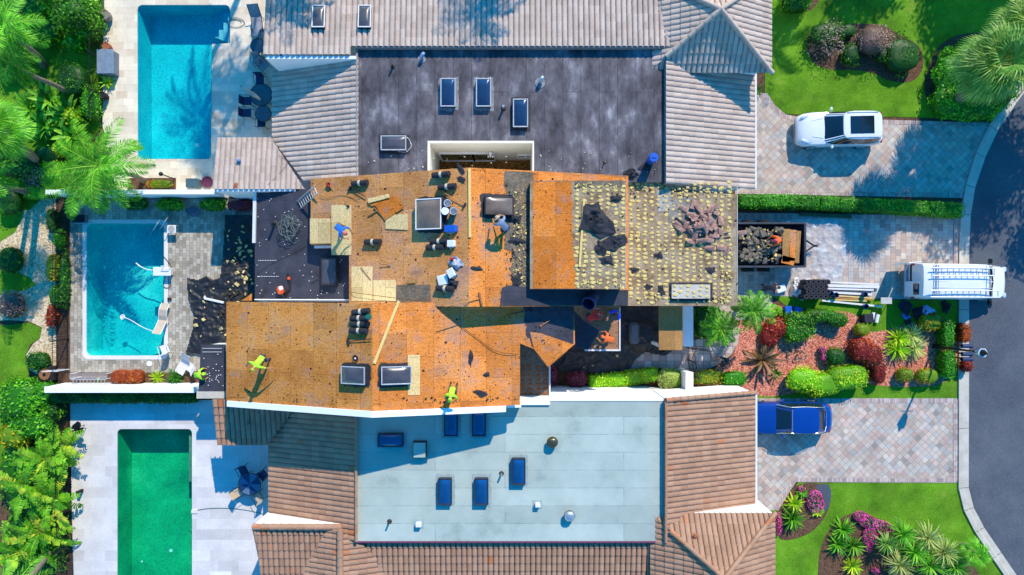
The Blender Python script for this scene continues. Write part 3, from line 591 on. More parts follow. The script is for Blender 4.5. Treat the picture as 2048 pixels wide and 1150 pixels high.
# ---- south neighbour
hs_,os_=house('house','brown tiled house with pale grey flat middle roof, on the south side',0,-9)
S1=(4.4+.15*12.1,0,.15); S2=(4.75+.398*7.8,.398,0); S3=(3.5+.2*5.7,0,.2); S4=(4.9+.385*7.65,-.385,0); GX=-8.6
tiles('tiled_roof',[(-13.0,-12.1),(-8.0,-12.1),(-8.0,-19),(-12.6,-19)],S1,'y',-1,'tile_brown',hs_,os_)
tiles('tiled_roof',[(-8.0,-12.8),(7.6,-12.8),(7.6,-19),(-8.0,-19)],S1,'y',-1,'tile_brown',hs_,os_)
tiles('tiled_roof',[(GX,-12.15),(GX,-17),(-12.3,-17),(-9.3,-12.15)],(4.75-.35*GX,.35,0),'x',-1,'tile_brown',hs_,os_)
tiles('tiled_roof',[(GX,-12.25),(GX,-17),(-4.2,-17),(-7.9,-12.6)],(4.75+.35*GX,-.35,0),'x',1,'tile_brown',hs_,os_)
tiles('tiled_roof',[(-12.95,-5.9),(-7.8,-5.9),(-7.8,-12.75),(-12.95,-12.02)],S2,'x',-1,'tile_brown',hs_,os_)
tiles('tiled_roof',[(-15.6,-5.8),(-10.9,-5.8),(-12.9,-8.3),(-15.5,-8.3)],S3,'y',-1,'tile_brown',hs_,os_)
tiles('tiled_roof',[(7.65,-5.55),(12.85,-5.55),(12.85,-11.9),(7.65,-12.7)],S4,'x',1,'tile_brown',hs_,os_)
ax,ay=10.16,-13.94; x0,x1,y0,y1=6.99,13.33,-16.48,-11.4; sx=(az-ez)/3.17; sy=(az-ez)/2.54
tiles('tiled_roof',[(x0,y1),(x1,y1),(ax,ay)],(ez+sy*y1,0,-sy),'y',1,'tile_brown',hs_,os_)
tiles('tiled_roof',[(x1,y0),(x1,y1),(ax,ay)],(ez+sx*x1,-sx,0),'x',1,'tile_brown',hs_,os_)
tiles('tiled_roof',[(x0,y0),(x0,y1),(ax,ay)],(ez-sx*x0,sx,0),'x',-1,'tile_brown',hs_,os_)
tiles('tiled_roof',[(x0,y0),(x1,y0),(ax,ay)],(ez-sy*y0,0,sy),'y',-1,'tile_brown',hs_,os_)
caps((x0+.9,y1-.72,ez+.6),(ax,ay,az+.12),'tile_brown',hs_,os_); caps((x1,y1,ez+.1),(ax,ay,az+.12),'tile_brown',hs_,os_); caps((x1,y0,ez+.1),(ax,ay,az+.12),'tile_brown',hs_,os_)
caps((GX,-17,4.85),(GX,-12.15,4.85),'tile_brown',hs_,os_,.17,'ridge_cap'); caps((-13.1,-12.1,4.5),(GX,-12.1,4.55),'tile_brown',hs_,os_,.17,'ridge_cap'); caps((-12.55,-17.5,3.0),(-13.05,-12.1,4.47),'tile_brown',hs_,os_,.12,'rake_cap')
caps((7.65,-5.62,4.98),(12.85,-5.55,2.98),'tile_brown',hs_,os_,.13,'rake_cap'); caps((-7.8,-12.7,4.85),(-7.8,-5.9,4.85),'tile_brown',hs_,os_,.08,'rake_cap'); caps((7.68,-5.7,4.95),(7.68,-12.7,4.95),'tile_brown',hs_,os_,.08,'rake_cap')
caps((7.7,-12.85,4.7),(8.4,-12.5,5.0),'tile_brown',hs_,os_,.13)
b=MB().prism([(-7.84,-12.78,4.6),(7.66,-12.78,4.6),(7.66,-5.67,4.6),(-7.84,-5.67,4.6)],.12); b.build('flat_roof','lightflat',hs_,os_)
b=MB().prism([(-7.84,-12.86,4.63),(7.66,-12.86,4.63),(7.66,-12.785,4.63),(-7.84,-12.785,4.63)],.3); b.build('flashing',mat('wine_flashing',L(120,60,90),.5),hs_,os_)
b=MB()
for a,c_,d,e,z in ((-12.5,-12,-7.9,-5.95,2.5),(-7.9,-12.7,7.6,-5.72,4.42),(-7.9,-18,7.6,-12.7,3.2),(-15.2,-8.0,-12.5,-5.9,2.4),(7.6,-12,12.45,-5.66,2.7),(7.3,-16,12.9,-11.8,4.3),(-12.4,-18,-7.9,-12.3,2.8)): b.prism([(a,c_,z),(d,c_,z),(d,e,z),(a,e,z)],z)
b.prism([(1.9,-5.72,4.64),(7.66,-5.72,4.64),(7.66,-5.60,4.64),(1.9,-5.60,4.64)],4.64); b.prism([(7.66,-5.66,4.9),(12.7,-5.62,2.9),(12.7,-5.52,2.9),(7.66,-5.56,4.9)],2.9)
b.prism([(-13.0,-12.06,4.42),(-8.6,-12.06,4.42),(-8.6,-11.96,4.42),(-13.0,-11.96,4.42)],4.0); b.prism([(7.2,-11.5,4.38),(13.2,-11.5,4.38),(13.2,-11.42,4.38),(7.2,-11.42,4.38)],4)
b.build('wall','white',hs_,os_)
b=MB().box((12.92,-8.7,2.86),(.1,6.3,.1)); b.build('gutter','whitemetal',hs_,os_)
# ---- centre house
hc,oc=house('house','white house stripped to orange plywood decking while being reroofed, in the middle',-2,0)
RX,SX=-1.97,-6.40
NGW=(7.7-.40*RX,.40,0); NGE=(7.7+.30*RX,-.30,0); SGW=(7.7-.37*SX,.37,0); SGE=(7.7+.235*SX,-.235,0)
DK=(2.9+.225*13.6,.225,0); ED=(4.4,0,0); BK=(7.3,0,0); ER=(3.7,0,0); CR=(3.6,0,0); WD=(2.5,0,0); PR=(3.2,0,0)
n1=[(-10.2,5.5),(RX,5.5),(RX,-.88),(-8.05,-.88),(-8.05,2.17),(-10.2,2.17)]
wprism(n1,NGW).build('roof_deck','ply_w',hc,oc)
wprism([(RX,5.5),(5.72,5.5),(5.72,-.90),(RX,-.88)],NGE).build('roof_deck','ply_e',hc,oc)
ed=[(5.6,5.45),(7.8,5.45),(7.8,4.85),(11.43,4.74),(11.43,-.93),(5.6,-.93)]
wprism(ed,ED,.14).build('roof_deck','mortar',hc,oc)
bx0,bx1,by0,by1=.836,5.29,-.07,4.95
b=MB().prism([(bx0,by0,7.3),(bx1,by0,7.3),(bx1,by1,7.3),(bx0,by1,7.3)],3.4); b.build('raised_roof','mortar',hc,oc)
def jag(px0,px1,n,amp,seed=0): # jagged line between two pixel points
    r_=random.Random(seed); o=[]
    for i in range(n+1):
        t=i/n; o.append((px0[0]+(px1[0]-px0[0])*t+r_.uniform(-amp,amp),px0[1]+(px1[1]-px0[1])*t+r_.uniform(-amp,amp)))
    return o
def patch(pl,pts,m,dz=.012,th=.01,name='patch',label=None,parent=None,origin=None):
    parent=parent or hc; origin=origin or oc
    P=[onp(pl,x,y) for x,y in pts]; b=MB().prism([p+Vector((0,0,dz)) for p in P],th); o=b.build(name,m,parent,origin)
    if label:o['label']=label
    return o
patch(BK,[(1066,364)]+jag((1142,361),(1150,575),26,3,1)+[(1066,577)],'ply_strip',name='bare_sheathing',label='bare orange sheathing strip with ragged right edge')
wprism([(-14.33,-.72),(SX,-.72),(SX,-5.66),(-14.33,-5.66)],SGW).build('roof_deck','ply_sw',hc,oc)
q=[(p.x,p.y) for p in (onp(SGE,1148,612),onp(SGE,1150,688),onp(SGE,1096,735),onp(SGE,1066,697))]
wprism([(SX,-.72),(.3,-.72),q[0],q[1],q[2],q[3],(.385,-2.7),(.385,-5.66),(SX,-5.66)],SGE).build('roof_deck','ply_e',hc,oc)
wprism([(-13.6,-.70),(-7.9,-.70),(-7.9,5.12),(-13.6,5.12)],DK).build('lower_roof','underlay',hc,oc)
# stucco volumes
b=MB(); solid([(-9.9,5.35),(RX,5.35),(RX,-.7),(-8,-.7),(-8,2.3),(-9.9,2.3)],NGW,dz=-.13,b=b); solid([(RX,5.35),(5.65,5.35),(5.65,-.75),(RX,-.75)],NGE,dz=-.13,b=b)
solid([(5.9,5.3),(7.7,5.3),(7.7,4.7),(11.2,4.6),(11.2,-.7),(5.9,-.7)],ED,dz=-.15,b=b)
solid([(-14.1,-.8),(SX,-.8),(SX,-5.62),(-14.1,-5.62)],SGW,dz=-.13,b=b); solid([(SX,-.8),(.2,-.8),(.2,-5.62),(SX,-5.62)],SGE,dz=-.13,b=b)
solid([(-13.4,-.75),(-8,-.75),(-8,5.0),(-13.4,5.0)],DK,dz=-.13,b=b)
b.build('wall','white',hc,oc)
b=MB() # gable parapets
for (xa,xb,pl) in ((-14.25,SX,SGW),(SX,(1012-1024)/F*33,SGE)): b.add([],[]); solid([(xa,-5.665),(xb,-5.665),(xb,-5.95),(xa,-5.95)],pl,dz=.10,b=b)
b.prism([(-.3,-5.67,5.6),(.45,-5.67,5.4),(.45,-5.9,5.4),(-.3,-5.9,5.6)],5); b.prism([(.4,-5.60,4.72),(1.9,-5.60,4.72),(1.9,-5.9,4.72),(.4,-5.9,4.72)],4.7)
b.build('parapet','white',hc,oc)
b=MB(); b.prism([onp(DK,506,486,.12),onp(DK,512,486,.12),onp(DK,514,382,.12),onp(DK,508,382,.12)],.2)
b.prism([Vector((-10.15,2.02,4.0)),Vector((-8.1,2.02,4.5)),Vector((-8.1,2.15,4.5)),Vector((-10.15,2.15,4.0))],.5)
b.prism([Vector((-13.5,-.66,3.2)),Vector((-8.05,-.66,4.35)),Vector((-8.05,-.60,4.35)),Vector((-13.5,-.60,3.2))],.2)
b.build('fascia','whitemetal',hc,oc)
# lower roofs
b=MB().prism([W(x,y,3.6) for x,y in ((1036,640),(1098,640),(1098,797),(1036,797))],.15); b.build('lower_roof','brownmem',hc,oc)
b=MB().prism([W(x,y,3.0) for x,y in ((1040,640),(1095,640),(1095,793),(1040,793))],3); b.build('wall','white',hc,oc)
b=MB().prism([W(x,y,3.7) for x,y in ((1098,730),(1101,730),(1101,796),(1098,796))],.12); b.build('gutter','whitemetal',hc,oc)
b=MB().prism([W(x,y,3.7) for x,y in ((1130,600),(1241,600),(1238,700),(1172,700),(1130,688))],.15); b.build('entry_roof',sheathing('dim_sheathing',[(.3,L(158,112,78)),(.7,L(190,142,108))]),hc,oc)
b=MB().prism([W(x,y,3.0) for x,y in ((1150,600),(1236,600),(1234,694),(1150,694))],3); b.build('wall','white',hc,oc)
patch(ER,jag((1146,618),(1165,640),4,3,2)+jag((1200,660),(1180,698),5,4,3)+[(1172,699),(1135,690),(1130,620)],'underlay')
b=MB(); b.prism([W(x,y,3.78) for x,y in ((1170,699),(1238,699),(1238,702),(1170,702))],.15); b.build('fascia','whitemetal',hc,oc); b=MB(); b.prism([W(x,y,3.78) for x,y in ((1238.5,615),(1241,615),(1241,702),(1238.5,702))],.15); b.build('fascia','whitemetal',hc,oc)
b=MB().prism([W(x,y,3.2) for x,y in ((1318,612),(1365,612),(1365,700),(1318,700))],.1); b.build('porch_deck','ply_brown',hc,oc)
b=MB().prism([W(x,y,3.1) for x,y in ((1322,600),(1328,600),(1328,612),(1322,612))],3.1); b.prism([W(x,y,3.1) for x,y in ((1322,690),(1328,690),(1328,696),(1322,696))],3.1); b.build('post','white',hc,oc)
b=MB().prism([W(x,y,2.5) for x,y in ((402,689),(450,689),(450,783),(397,783))],.12); b.build('lower_roof','underlay',hc,oc)
b=MB().prism([W(x,y,2.3) for x,y in ((406,692),(452,692),(452,783),(404,783))],2.3); b.build('wall','white',hc,oc)
b=MB().prism([W(x,y,2.52) for x,y in ((393,783),(450,783),(450,797),(393,797))],.14); b.build('ledge','concrete',hc,oc)
# roof patches on the decks
patch(NGE,jag((1010,348),(1008,500),14,3,4)+jag((1022,500),(1024,600),8,4,5)+jag((1062,612),(1062,360),6,1,6)+[(1064,349)],'brownmem',.016,name='membrane_strip')
patch(NGE,[(1010,342),(1252,352),(1252,360),(1252,360),(1250,357)]+jag((1250,357),(1180,353),4,1.5,9)+[(1066,362),(1064,366),(1010,366)],'brownmem',.024,name='membrane_strip')
patch(NGE,jag((1066,345),(1250,353),12,1,10)+jag((1250,363),(1066,361),12,1,10),'ply_e',.034,name='bare_sheathing')
patch(NGE,[(1000,611)]+jag((1005,578),(1020,570),3,3,7)+[(1060,576),(1256,580),(1256,611)],'underlay',.028,name='underlayment')
patch(NGE,[(1148,362),(1250,360),(1250,355),(1180,353)],'brownmem',.03,name='membrane_strip')
patch(SGE,jag((1045,612),(1060,690),8,4,11)+[(1092,690)]+jag((1135,696),(1148,688),3,2,11)+[(1148,612)],'underlay',.016,name='underlayment')
patch(SGE,[(1060,664)]+[(1080,666),(1147,689),(1120,712),(1095,733),(1068,698)],'ply_e',.03,name='bare_sheathing')
patch(NGW,[(793,570),(860,569),(862,602),(792,603)],'brownmem',.02,name='old_membrane_square')
patch(BK,[(1250.8,400),(1252,400),(1252,577),(1250.8,577)],'concrete',.02,name='metal_edge')
patch(ED,[(1473.6,364),(1475,364),(1475,585),(1473.6,585)],'concrete',.02,name='metal_edge')
patch(ED,[(1338,565),(1425,565),(1425,602),(1338,602)],'tar',.01,name='curb_base'); patch(ED,[(1342,569),(1418,569),(1418,597),(1342,597)],'concrete',.22,.2,name='raised_curb')
patch(ED,[(1312,380),(1340,378),(1345,420),(1316,425)],mat('grey_patch',L(180,172,162),.9,var=.4),.02)
patch(ED,[(1335,400),(1390,395),(1392,440),(1338,445)],mat('grey_patch2',L(150,142,130),.9,var=.4),.018)
patch(BK,jag((1150,362),(1245,360),10,1,12)+jag((1245,372),(1150,374),10,3,13),'brownmem',.02)
for k,(x0,y0,x1,y1,pl) in enumerate(((663,410,703,510,NGW),(620,437,661,487,NGW),(703,533,745,602,NGW),(747,560,792,602,NGW),(816,710,840,790,SGE),(453,755,490,795,SGW))):
    patch(pl,[(x0,y0),(x1,y0),(x1,y1),(x0,y1)],'ply_new' if k<4 else ('ply_sw' if k==5 else 'ply_new'),.022,.018,'new_plywood_panel','pale fresh plywood panel')
# scraped tar rings around skylights and nails on the underlay
r5=random.Random(5); b=MB()
for (x0,x1,y) in ((518,555,521),(516,560,553),(640,660,395)):
    x=x0
    while x<x1: b.blob(onp(DK,x,y,.03),(.026,.026,.02),2,6,4); x+=3.4
for _ in range(70):
    x,y=r5.uniform(514,690),r5.uniform(388,598)
    if x>618 and y<492: continue
    b.blob(onp(DK,x,y,.03),(.026,.026,.02),2,6,4)
for _ in range(26): x,y=r5.uniform(404,447),r5.uniform(695,775); b.blob(W(x,y,2.53),(.03,.03,.02),2,6,4)
for x in range(406,446,4):
    for y in (697,704): b.blob(W(x,y,2.53),(.03,.03,.02),2,6,4)
b.build('nail_caps','whiteplastic',hc,oc)['kind']='stuff'
# foam patties
def pattymesh(seed):
    b=MB(); r_=random.Random(seed); n=12; k=[1+r_.uniform(-.2,.2) for _ in range(n)]
    vs=[(0,0,.025)]+[(.12*k[i]*math.cos(2*PI*i/n)*.7,.085*k[i]*math.sin(2*PI*i/n)*.7,.03) for i in range(n)]+[(.13*k[i]*math.cos(2*PI*i/n),.09*k[i]*math.sin(2*PI*i/n),0) for i in range(n)]
    fs=[(0,1+i,1+(i+1)%n) for i in range(n)]+[(1+i,13+i,13+(i+1)%n,1+(i+1)%n) for i in range(n)]; return vs,fs
pm_=[pattymesh(i) for i in range(6)]; spots=[]
def dotgrid(pl,x0,x1,y0,y1,dx,dy,keep,skip=()):
    x=x0;i=0
    while x<=x1:
        y=y0+(i%2)*2
        while y<=y1:
            if r5.random()<keep and not any(a<x<c and b_<y<d for a,b_,c,d in skip): spots.append((pl,x+r5.gauss(0,1.0),y+r5.gauss(0,1.0)))
            y+=dy
        x+=dx;i+=1
dotgrid(BK,1154,1246,372,575,15.3,8.8,.92,((1176,424,1230,490),)); dotgrid(ED,1262,1470,366,608,14,8.8,.92,((1360,420,1438,480),(1335,562,1428,606)))
dotgrid(ED,1347,1415,572,596,13,9,.9)
spots.sort(key=lambda s:r5.random()); base=None
rest=MB()
for i,(pl,x,y) in enumerate(spots):
    dz=.23 if (1335<x<1428 and 562<y<604) else 0.005
    p=onp(pl,x,y,dz); vs,fs=pm_[i%6]; a=r5.uniform(-.4,.4); sc=r5.uniform(.6,1.0)
    if i<100:
        if i<6: b=MB().add(vs,fs); o=b.build('foam_patty','foam',hc); pm_[i]=(vs,fs); 
        if i<6: proto_=globals().setdefault('pat',[]); proto_.append(o)
        else: o=pat[i%6].copy(); COL.objects.link(o); o.parent=hc
        o.location=p-oc; o.rotation_euler=(0,0,a); o.scale=(sc,sc*r5.uniform(.85,1.1),1)
    else:
        m=Matrix.Rotation(a,3,'Z')*sc; rest.add([m@Vector(v)+p for v in vs],fs)
o=rest.build('foam_patties','foam',hc,oc); o['kind']='stuff'
# brown ghost marks on the small court roof
b=MB()
for x in (1046,1060,1077,1090):
    for y in range(733,792,9): b.add([Vector(v)*.9+W(x+r5.uniform(-1,1),y,3.605) for v in pm_[y%6][0]],pm_[0][1])
b.build('old_adhesive_marks',mat('rusty_adhesive',L(150,90,50),.9,var=.3),hc,oc)['kind']='stuff'
# ================= ROOF FITTINGS =================
def skylight(px,py,pl,wx,wy,label,glass='skyglass',frame='skyframe',a=0,h=.28,dome=.10,tar=True,cat='skylight'):
    p=onp(pl,px,py,h) if pl is not GR else W(px,py,h); p=onp(pl,px,py,h); p.z-=h
    # footing below the seen top
    q=onp((pl[0]+h,pl[1],pl[2]),px,py); loc=Vector((q.x,q.y,q.z-h)); t=thing('skylight',label,cat,loc,rot=prot(pl,a))
    b=MB()
    for sx,sy,dx,dy in ((0,1,wx+.04,.05),(0,-1,wx+.04,.05),(1,0,.05,wy-.06),(-1,0,.05,wy-.06)): b.box((sx*(wx/2-.005),sy*(wy/2-.005),h/2-.02),(dx,dy,h))
    b.build('curb','tar',t)
    b=MB(); f=.055
    for sx,sy,dx,dy in ((0,1,wx+.08,f),(0,-1,wx+.08,f),(1,0,f,wy-.03),(-1,0,f,wy-.03)): b.box((sx*(wx/2+.012),sy*(wy/2+.012),h+.02),(dx,dy,.05),bev=.01)
    b.build('frame',frame,t)
    b=MB(); n=8; vs=[]
    for i in range(n+1):
        for j in range(n+1):
            u=i/n*2-1;v=j/n*2-1; vs.append((u*wx/2*.97,v*wy/2*.97,h+.01+dome*(1-u**4)*(1-v**4)))
    b.add(vs,[(i*(n+1)+j,(i+1)*(n+1)+j,(i+1)*(n+1)+j+1,i*(n+1)+j+1) for i in range(n) for j in range(n)]); b.build('dome',glass,t,smooth=True)
    if tar:
        b=MB(); r_=random.Random(int(px)); P=[]
        for k in range(36):
            an=2*PI*k/36; c,s=math.cos(an),math.sin(an); m=1/max(abs(c)/(wx/2+.17),abs(s)/(wy/2+.17)); m*=1+r_.uniform(-.06,.06); P.append(Vector((c*m,s*m,.016)))
        b.prism(P,.01).build('tar_skirt','tar' if tar is True else tar,t)
    return t
NF=(4.6,0,0)
pale=mat('pale_flashing',L(140,144,150),.8,var=.35,scale=5); roofpale=mat('pale_patch',L(150,170,172),.8,var=.2,scale=5)
skylight(637,34,T1,.58,1.1,'white framed skylight on the grey tiles above the pool, left one of the pair','skyglass_dusty','whitemetal',tar=False)
skylight(729,34,T1,.58,1.1,'white framed skylight on the grey tiles, right one of the pair','skyglass_dusty','whitemetal',tar=False)
skylight(896,185,NF,.68,1.34,'blue domed skylight on the dark flat roof, nearest its small vent box',tar=pale)
skylight(967,185,NF,.68,1.34,'blue domed skylight in the middle of three on the dark flat roof',tar=pale)
skylight(1041,226,NF,.68,1.34,'blue domed skylight just above the courtyard opening corner')
t=skylight(787,286,NF,1.2,.66,'wide low grey skylight with a cable loop beside it on the dark flat roof','skyglass_dusty')
skylight(781,880,NF,1.2,.6,'wide low skylight in the shade on the pale flat roof','skyblue','skyframe_d',tar=roofpale)
skylight(902,846,NF,.62,1.25,'shaded upright skylight under the white parapet, left one of two','skyblue','skyframe_d',tar=roofpale)
skylight(958,846,NF,.62,1.25,'shaded upright skylight under the white parapet, right one of two','skyblue','skyframe_d',tar=roofpale)
skylight(890,983,NF,.62,1.25,'sunlit blue skylight on the pale flat roof, left one of three','skyblue','skyframe_d',tar=roofpale)
skylight(963,983,NF,.62,1.25,'sunlit blue skylight on the pale flat roof, middle one of three','skyblue','skyframe_d',tar=roofpale)
skylight(1037,943,NF,.62,1.25,'sunlit blue skylight on the pale flat roof, highest of three','skyblue','skyframe_d',tar=roofpale)
skylight(862,428,NGW,1.28,1.36,'large square skylight with white frame on the orange plywood deck','skyglass_tan','whitemetal',h=.34)
skylight(995,411,NGE,1.30,.78,'dark framed skylight on the orange deck beside the bending grey shirted worker','skyglass_tan','skyframe_d',h=.30)
skylight(660,543,DK,.78,1.30,'dull grey skylight on the lower black roof','skyglass_dusty','skyframe_d',h=.3,dome=.04,tar=False)
skylight(710,751,SGW,1.2,.74,'skylight left of the ridge in black tar on the lower orange deck','skyglass_dusty','skyframe',h=.28)
skylight(790,751,SGE,1.3,.76,'skylight right of the ridge in black tar on the lower orange deck','skyglass_dusty','skyframe',h=.28)
b=MB(); b.box((0,0,.18),(.66,.8,.36)); t=b.build('hatch','tar'); p=W(839,900,4.95); t.location=(p.x,p.y,4.6); tag(t,'small square white lidded roof hatch in the shade on the pale roof','roof hatch')
b=MB().box((0,0,.40),(.60,.74,.06),bev=.02); b.build('lid','lightflat',t)
# cable loop
def cable(name,pts,r,m,label,cat='cable',group=None,sm=2):
    P=smooth_line([(p.x,p.y) for p in pts],sm,False); n=len(P); 
    zs=[pts[min(int(i/(n-1)*(len(pts)-1)),len(pts)-2)].z*(1-(i/(n-1)*(len(pts)-1))%1)+pts[min(int(i/(n-1)*(len(pts)-1))+1,len(pts)-1)].z*((i/(n-1)*(len(pts)-1))%1) for i in range(n)]
    o=Vector((P[0][0],P[0][1],zs[0])); b=MB().tube([Vector((x,y,z))-o for (x,y),z in zip(P,zs)],r,5); return one(b,name,m,label,cat,o,group=group)
def spiral(c,r0,r1,turns,z0,z1,n=18,e=1,jit=.1,seed=1):
    r_=random.Random(seed); o=[]
    for i in range(int(turns*n)): t=i/(turns*n); a=2*PI*i/n; r=r0+(r1-r0)*t+r_.uniform(-jit,jit); o.append(Vector((c.x+r*math.cos(a),c.y+r*e*math.sin(a),z0+(z1-z0)*t)))
    return o
cable('cable',spiral(W(806,289,4.63),.38,.42,1.3,4.64,4.66,jit=.02),.012,'whiteplastic','white cable looped round the end of the wide skylight',sm=0)
def vent(px,py,pl,kind,label,m='tar',sc=1,rz=0,cat='roof vent',name='vent'):
    p=onp(pl,px,py); t=thing(name,label,cat,p,rz); b=MB()
    if kind=='pipe': b.cyl((0,0,-.1),.05*sc,.5*sc,10); b.build('pipe',m,t); b=MB().cyl((0,0,.0),.13*sc,.06,12,r2=.07*sc); b.build('boot','tar',t)
    elif kind=='goose': b.cyl((0,0,-.05),.09*sc,.25,12); b.tube([(0,0,.18),(0,.02,.3),(.06,.10,.34),(.12,.2,.26)],[.09*sc,.10*sc,.11*sc,.11*sc],10); b.build('hood',m,t,smooth=True); b=MB().cyl((0,0,.0),.26*sc,.03,16); b.build('collar','pale_f' if 0 else pale,t)
    elif kind=='turb':
        b.cyl((0,0,-.05),.17*sc,.28,16); b.build('neck','alu',t); b=MB()
        b.blob((0,0,.34),(.26*sc,.26*sc,.15*sc),2.4,20,8); b.build('cap',m,t,smooth=True); b=MB().ring((0,0,.3),.265*sc,.02,24); b.build('rim','blackmetal',t)
    elif kind=='box': b.box((0,0,.15),(.26*sc,.2*sc,.32),bev=.03); b.build('hood',m,t); b=MB().box((0,0,.01),(.46*sc,.4*sc,.03)); b.build('base',roofpale,t)
    elif kind=='tile': b.cyl((0,0,-.05),.12*sc,.3,12,r2=.09*sc); b.build('pipe',m,t,smooth=True); b=MB().cyl((0,0,.25),.15*sc,.05,14,r2=.1*sc); b.build('cap',m,t)
    return t
vent(786,134,NF,'pipe','short slanted black pipe vent near the top left of the dark flat roof',rz=.5); vent(844,118,NF,'goose','blue grey hooded vent near the top edge of the dark flat roof','bluegrey',.8)
vent(1080,166,NF,'goose','hooded vent with pale streak right of the blue skylights','alu',1); vent(1007,217,NF,'pipe','pipe vent with pale collar between two blue skylights','alu',1.2); vent(1209,325,NF,'pipe','tiny dull pipe stub low on the dark flat roof','bark',.7)
vent(480,322,T3,'box','small square grey vent on the little grey tiled roof','bluegrey',.7); vent(1396,100,(4.75,0,0),'tile','round terracotta pot vent on the grey pyramid roof','terracotta')
vent(1104,882,NF,'turb','round bronze domed vent on the pale flat roof',mat('bronze',L(96,90,66),.35,.6),1); vent(1138,1028,NF,'turb','round silver domed vent low on the pale flat roof','alu',1)
vent(1075,1008,NF,'box','white box vent on the pale flat roof, left of the silver dome','whitemetal'); vent(838,1047,NF,'box','white box vent near the lower left of the pale flat roof','whitemetal',1.1)
vent(779,1043,NF,'pipe','slanted black pipe near the lower left of the pale flat roof',rz=.4); vent(1003,947,NF,'pipe','slanted pipe left of the highest sunlit skylight on the pale roof','alu'); vent(1388,1069,(5.0,0,0),'tile','terracotta pot vent on the brown pyramid roof','terracotta',.8)
vent(500,847,S3,'box','little dark square vent on the shaded brown roof wing','bark',.6)
vent(550,448,DK,'pipe','fat black pipe vent lying in the shade of nothing on the black lower roof' if 0 else 'tall black pipe vent on the black lower roof','felt',1.5); 
p=onp(SGW,711,717); t=thing('vent_opening','open round vent hole left of the lower deck ridge','vent hole',p,rot=prot(SGW)); b=MB().cyl((0,0,-.05),.16,.065,20); b.build('hole','rubber',t); b=MB().ring((0,0,.02),.17,.02,20); b.build('collar','woodb',t); b=MB().blob((0,0,.03),(.05,.05,.04),2,8,6); b.build('cap','whiteplastic',t)
# drum on north roof
p=W(1300,322,4.6); t=thing('water_cooler','tall blue round drink cooler on the dark flat roof','cooler',p); b=MB().cyl((0,0,0),.20,.9,20,r2=.23); b.build('body','blueplastic',t,smooth=True); b=MB().cyl((0,0,.9),.24,.07,20,r2=.2); b.box((0,0,.99),(.24,.05,.04),bev=.01); b.build('lid','blueplastic',t)
def crumple(px,py,pl,rx,ry,h,label,name='felt_scrap',cat='felt scrap',m='felt',seed=0,group=None,n=14,dz=.03,polar=True):
    p=onp(pl,px,py,dz); r_=random.Random(seed*7+int(px)); off=Vector((r_.uniform(0,99),r_.uniform(0,99),0)); vs=[(0,0,h)]; k=5
    for j in range(1,k+1):
        for i in range(n):
            a=2*PI*i/n; rr=j/k*(1+(.5*r_.uniform(-1,1) if j==k else 0)); x=rx*rr*math.cos(a); y=ry*rr*math.sin(a); z=h*(1-(j/k)**1.3)*(.45+1.0*noise.noise(Vector((x*3,y*3,0))+off))+abs(noise.noise(Vector((x*7,y*7,2))+off))*h*.6
            vs.append((x,y,max(z,.0)))
    fs=[(0,1+i,1+(i+1)%n) for i in range(n)]+[(1+j*n+i,1+(j+1)*n+i,1+(j+1)*n+(i+1)%n,1+j*n+(i+1)%n) for j in range(k-1) for i in range(n)]
    b=MB().add(vs,fs); return one(b,name,m,label,cat,p,r_.uniform(-.4,.4),group,rot=prot(pl,r_.uniform(-.5,.5)))
crumple(1262,347,NF,.32,.26,.35,'black crumpled bag with straps at the foot of the dark flat roof','bag','bag',seed=4); crumple(1290,333,NF,.28,.2,.08,'thin black torn scrap under the blue drink cooler',seed=6)
for a in ((1192,442,.66,.82,.42,'largest heap of torn black felt on the dotted raised roof',BK),(1230,484,.46,.38,.2,'black felt sheet hanging off the lower right of the big felt heap',BK),(1205,495,.26,.34,.15,'small black felt flap just below the big felt heap',BK),(1214,521,.34,.18,.1,'black felt scrap lying below the big felt heap',BK),(1233,397,.32,.14,.12,'black felt strip above and right of the big felt heap',BK),
          (1318,511,.22,.16,.08,'black felt scrap on the dotted roof left of the broken tile heap',ED),(1270,540,.26,.1,.06,'narrow dark felt scrap near the vertical roof seam',ED),(1421,540,.24,.16,.06,'dark felt scrap below the broken tile heap',ED),(1322,580,.16,.3,.06,'dark felt sliver left of the raised concrete curb',ED),(1295,573,.2,.12,.05,'small dark felt sliver far left of the raised concrete curb',ED),
          (1028,438,.3,.2,.2,'black rubble lump right of the bending grey shirted worker',NGE),(1034,483,.34,.16,.15,'black felt flap in the debris valley below the grey shirted worker',NGE),(1036,560,.25,.3,.12,'dark rubble lump low in the debris valley',NGE),
          (941,715,.1,.36,.05,'long upright dark felt scrap on the orange lower deck',SGE),(974,749,.16,.1,.04,'small dark scrap right on the orange lower deck',SGE),(962,788,.3,.12,.04,'thin scraps near the lower right of the orange deck',SGE),(955,537,.26,.1,.06,'curled dark scrap on bright orange deck below the skylight',NGE),(922,358,.2,.14,.06,'black felt piece at the top of the ridge of the orange deck',NGW),(921,338,.12,.26,.06,'black felt strip over the top edge of the orange ridge',NGW)):
    crumple(a[0],a[1],a[6],a[2],a[3],a[4],a[5],seed=a[0])
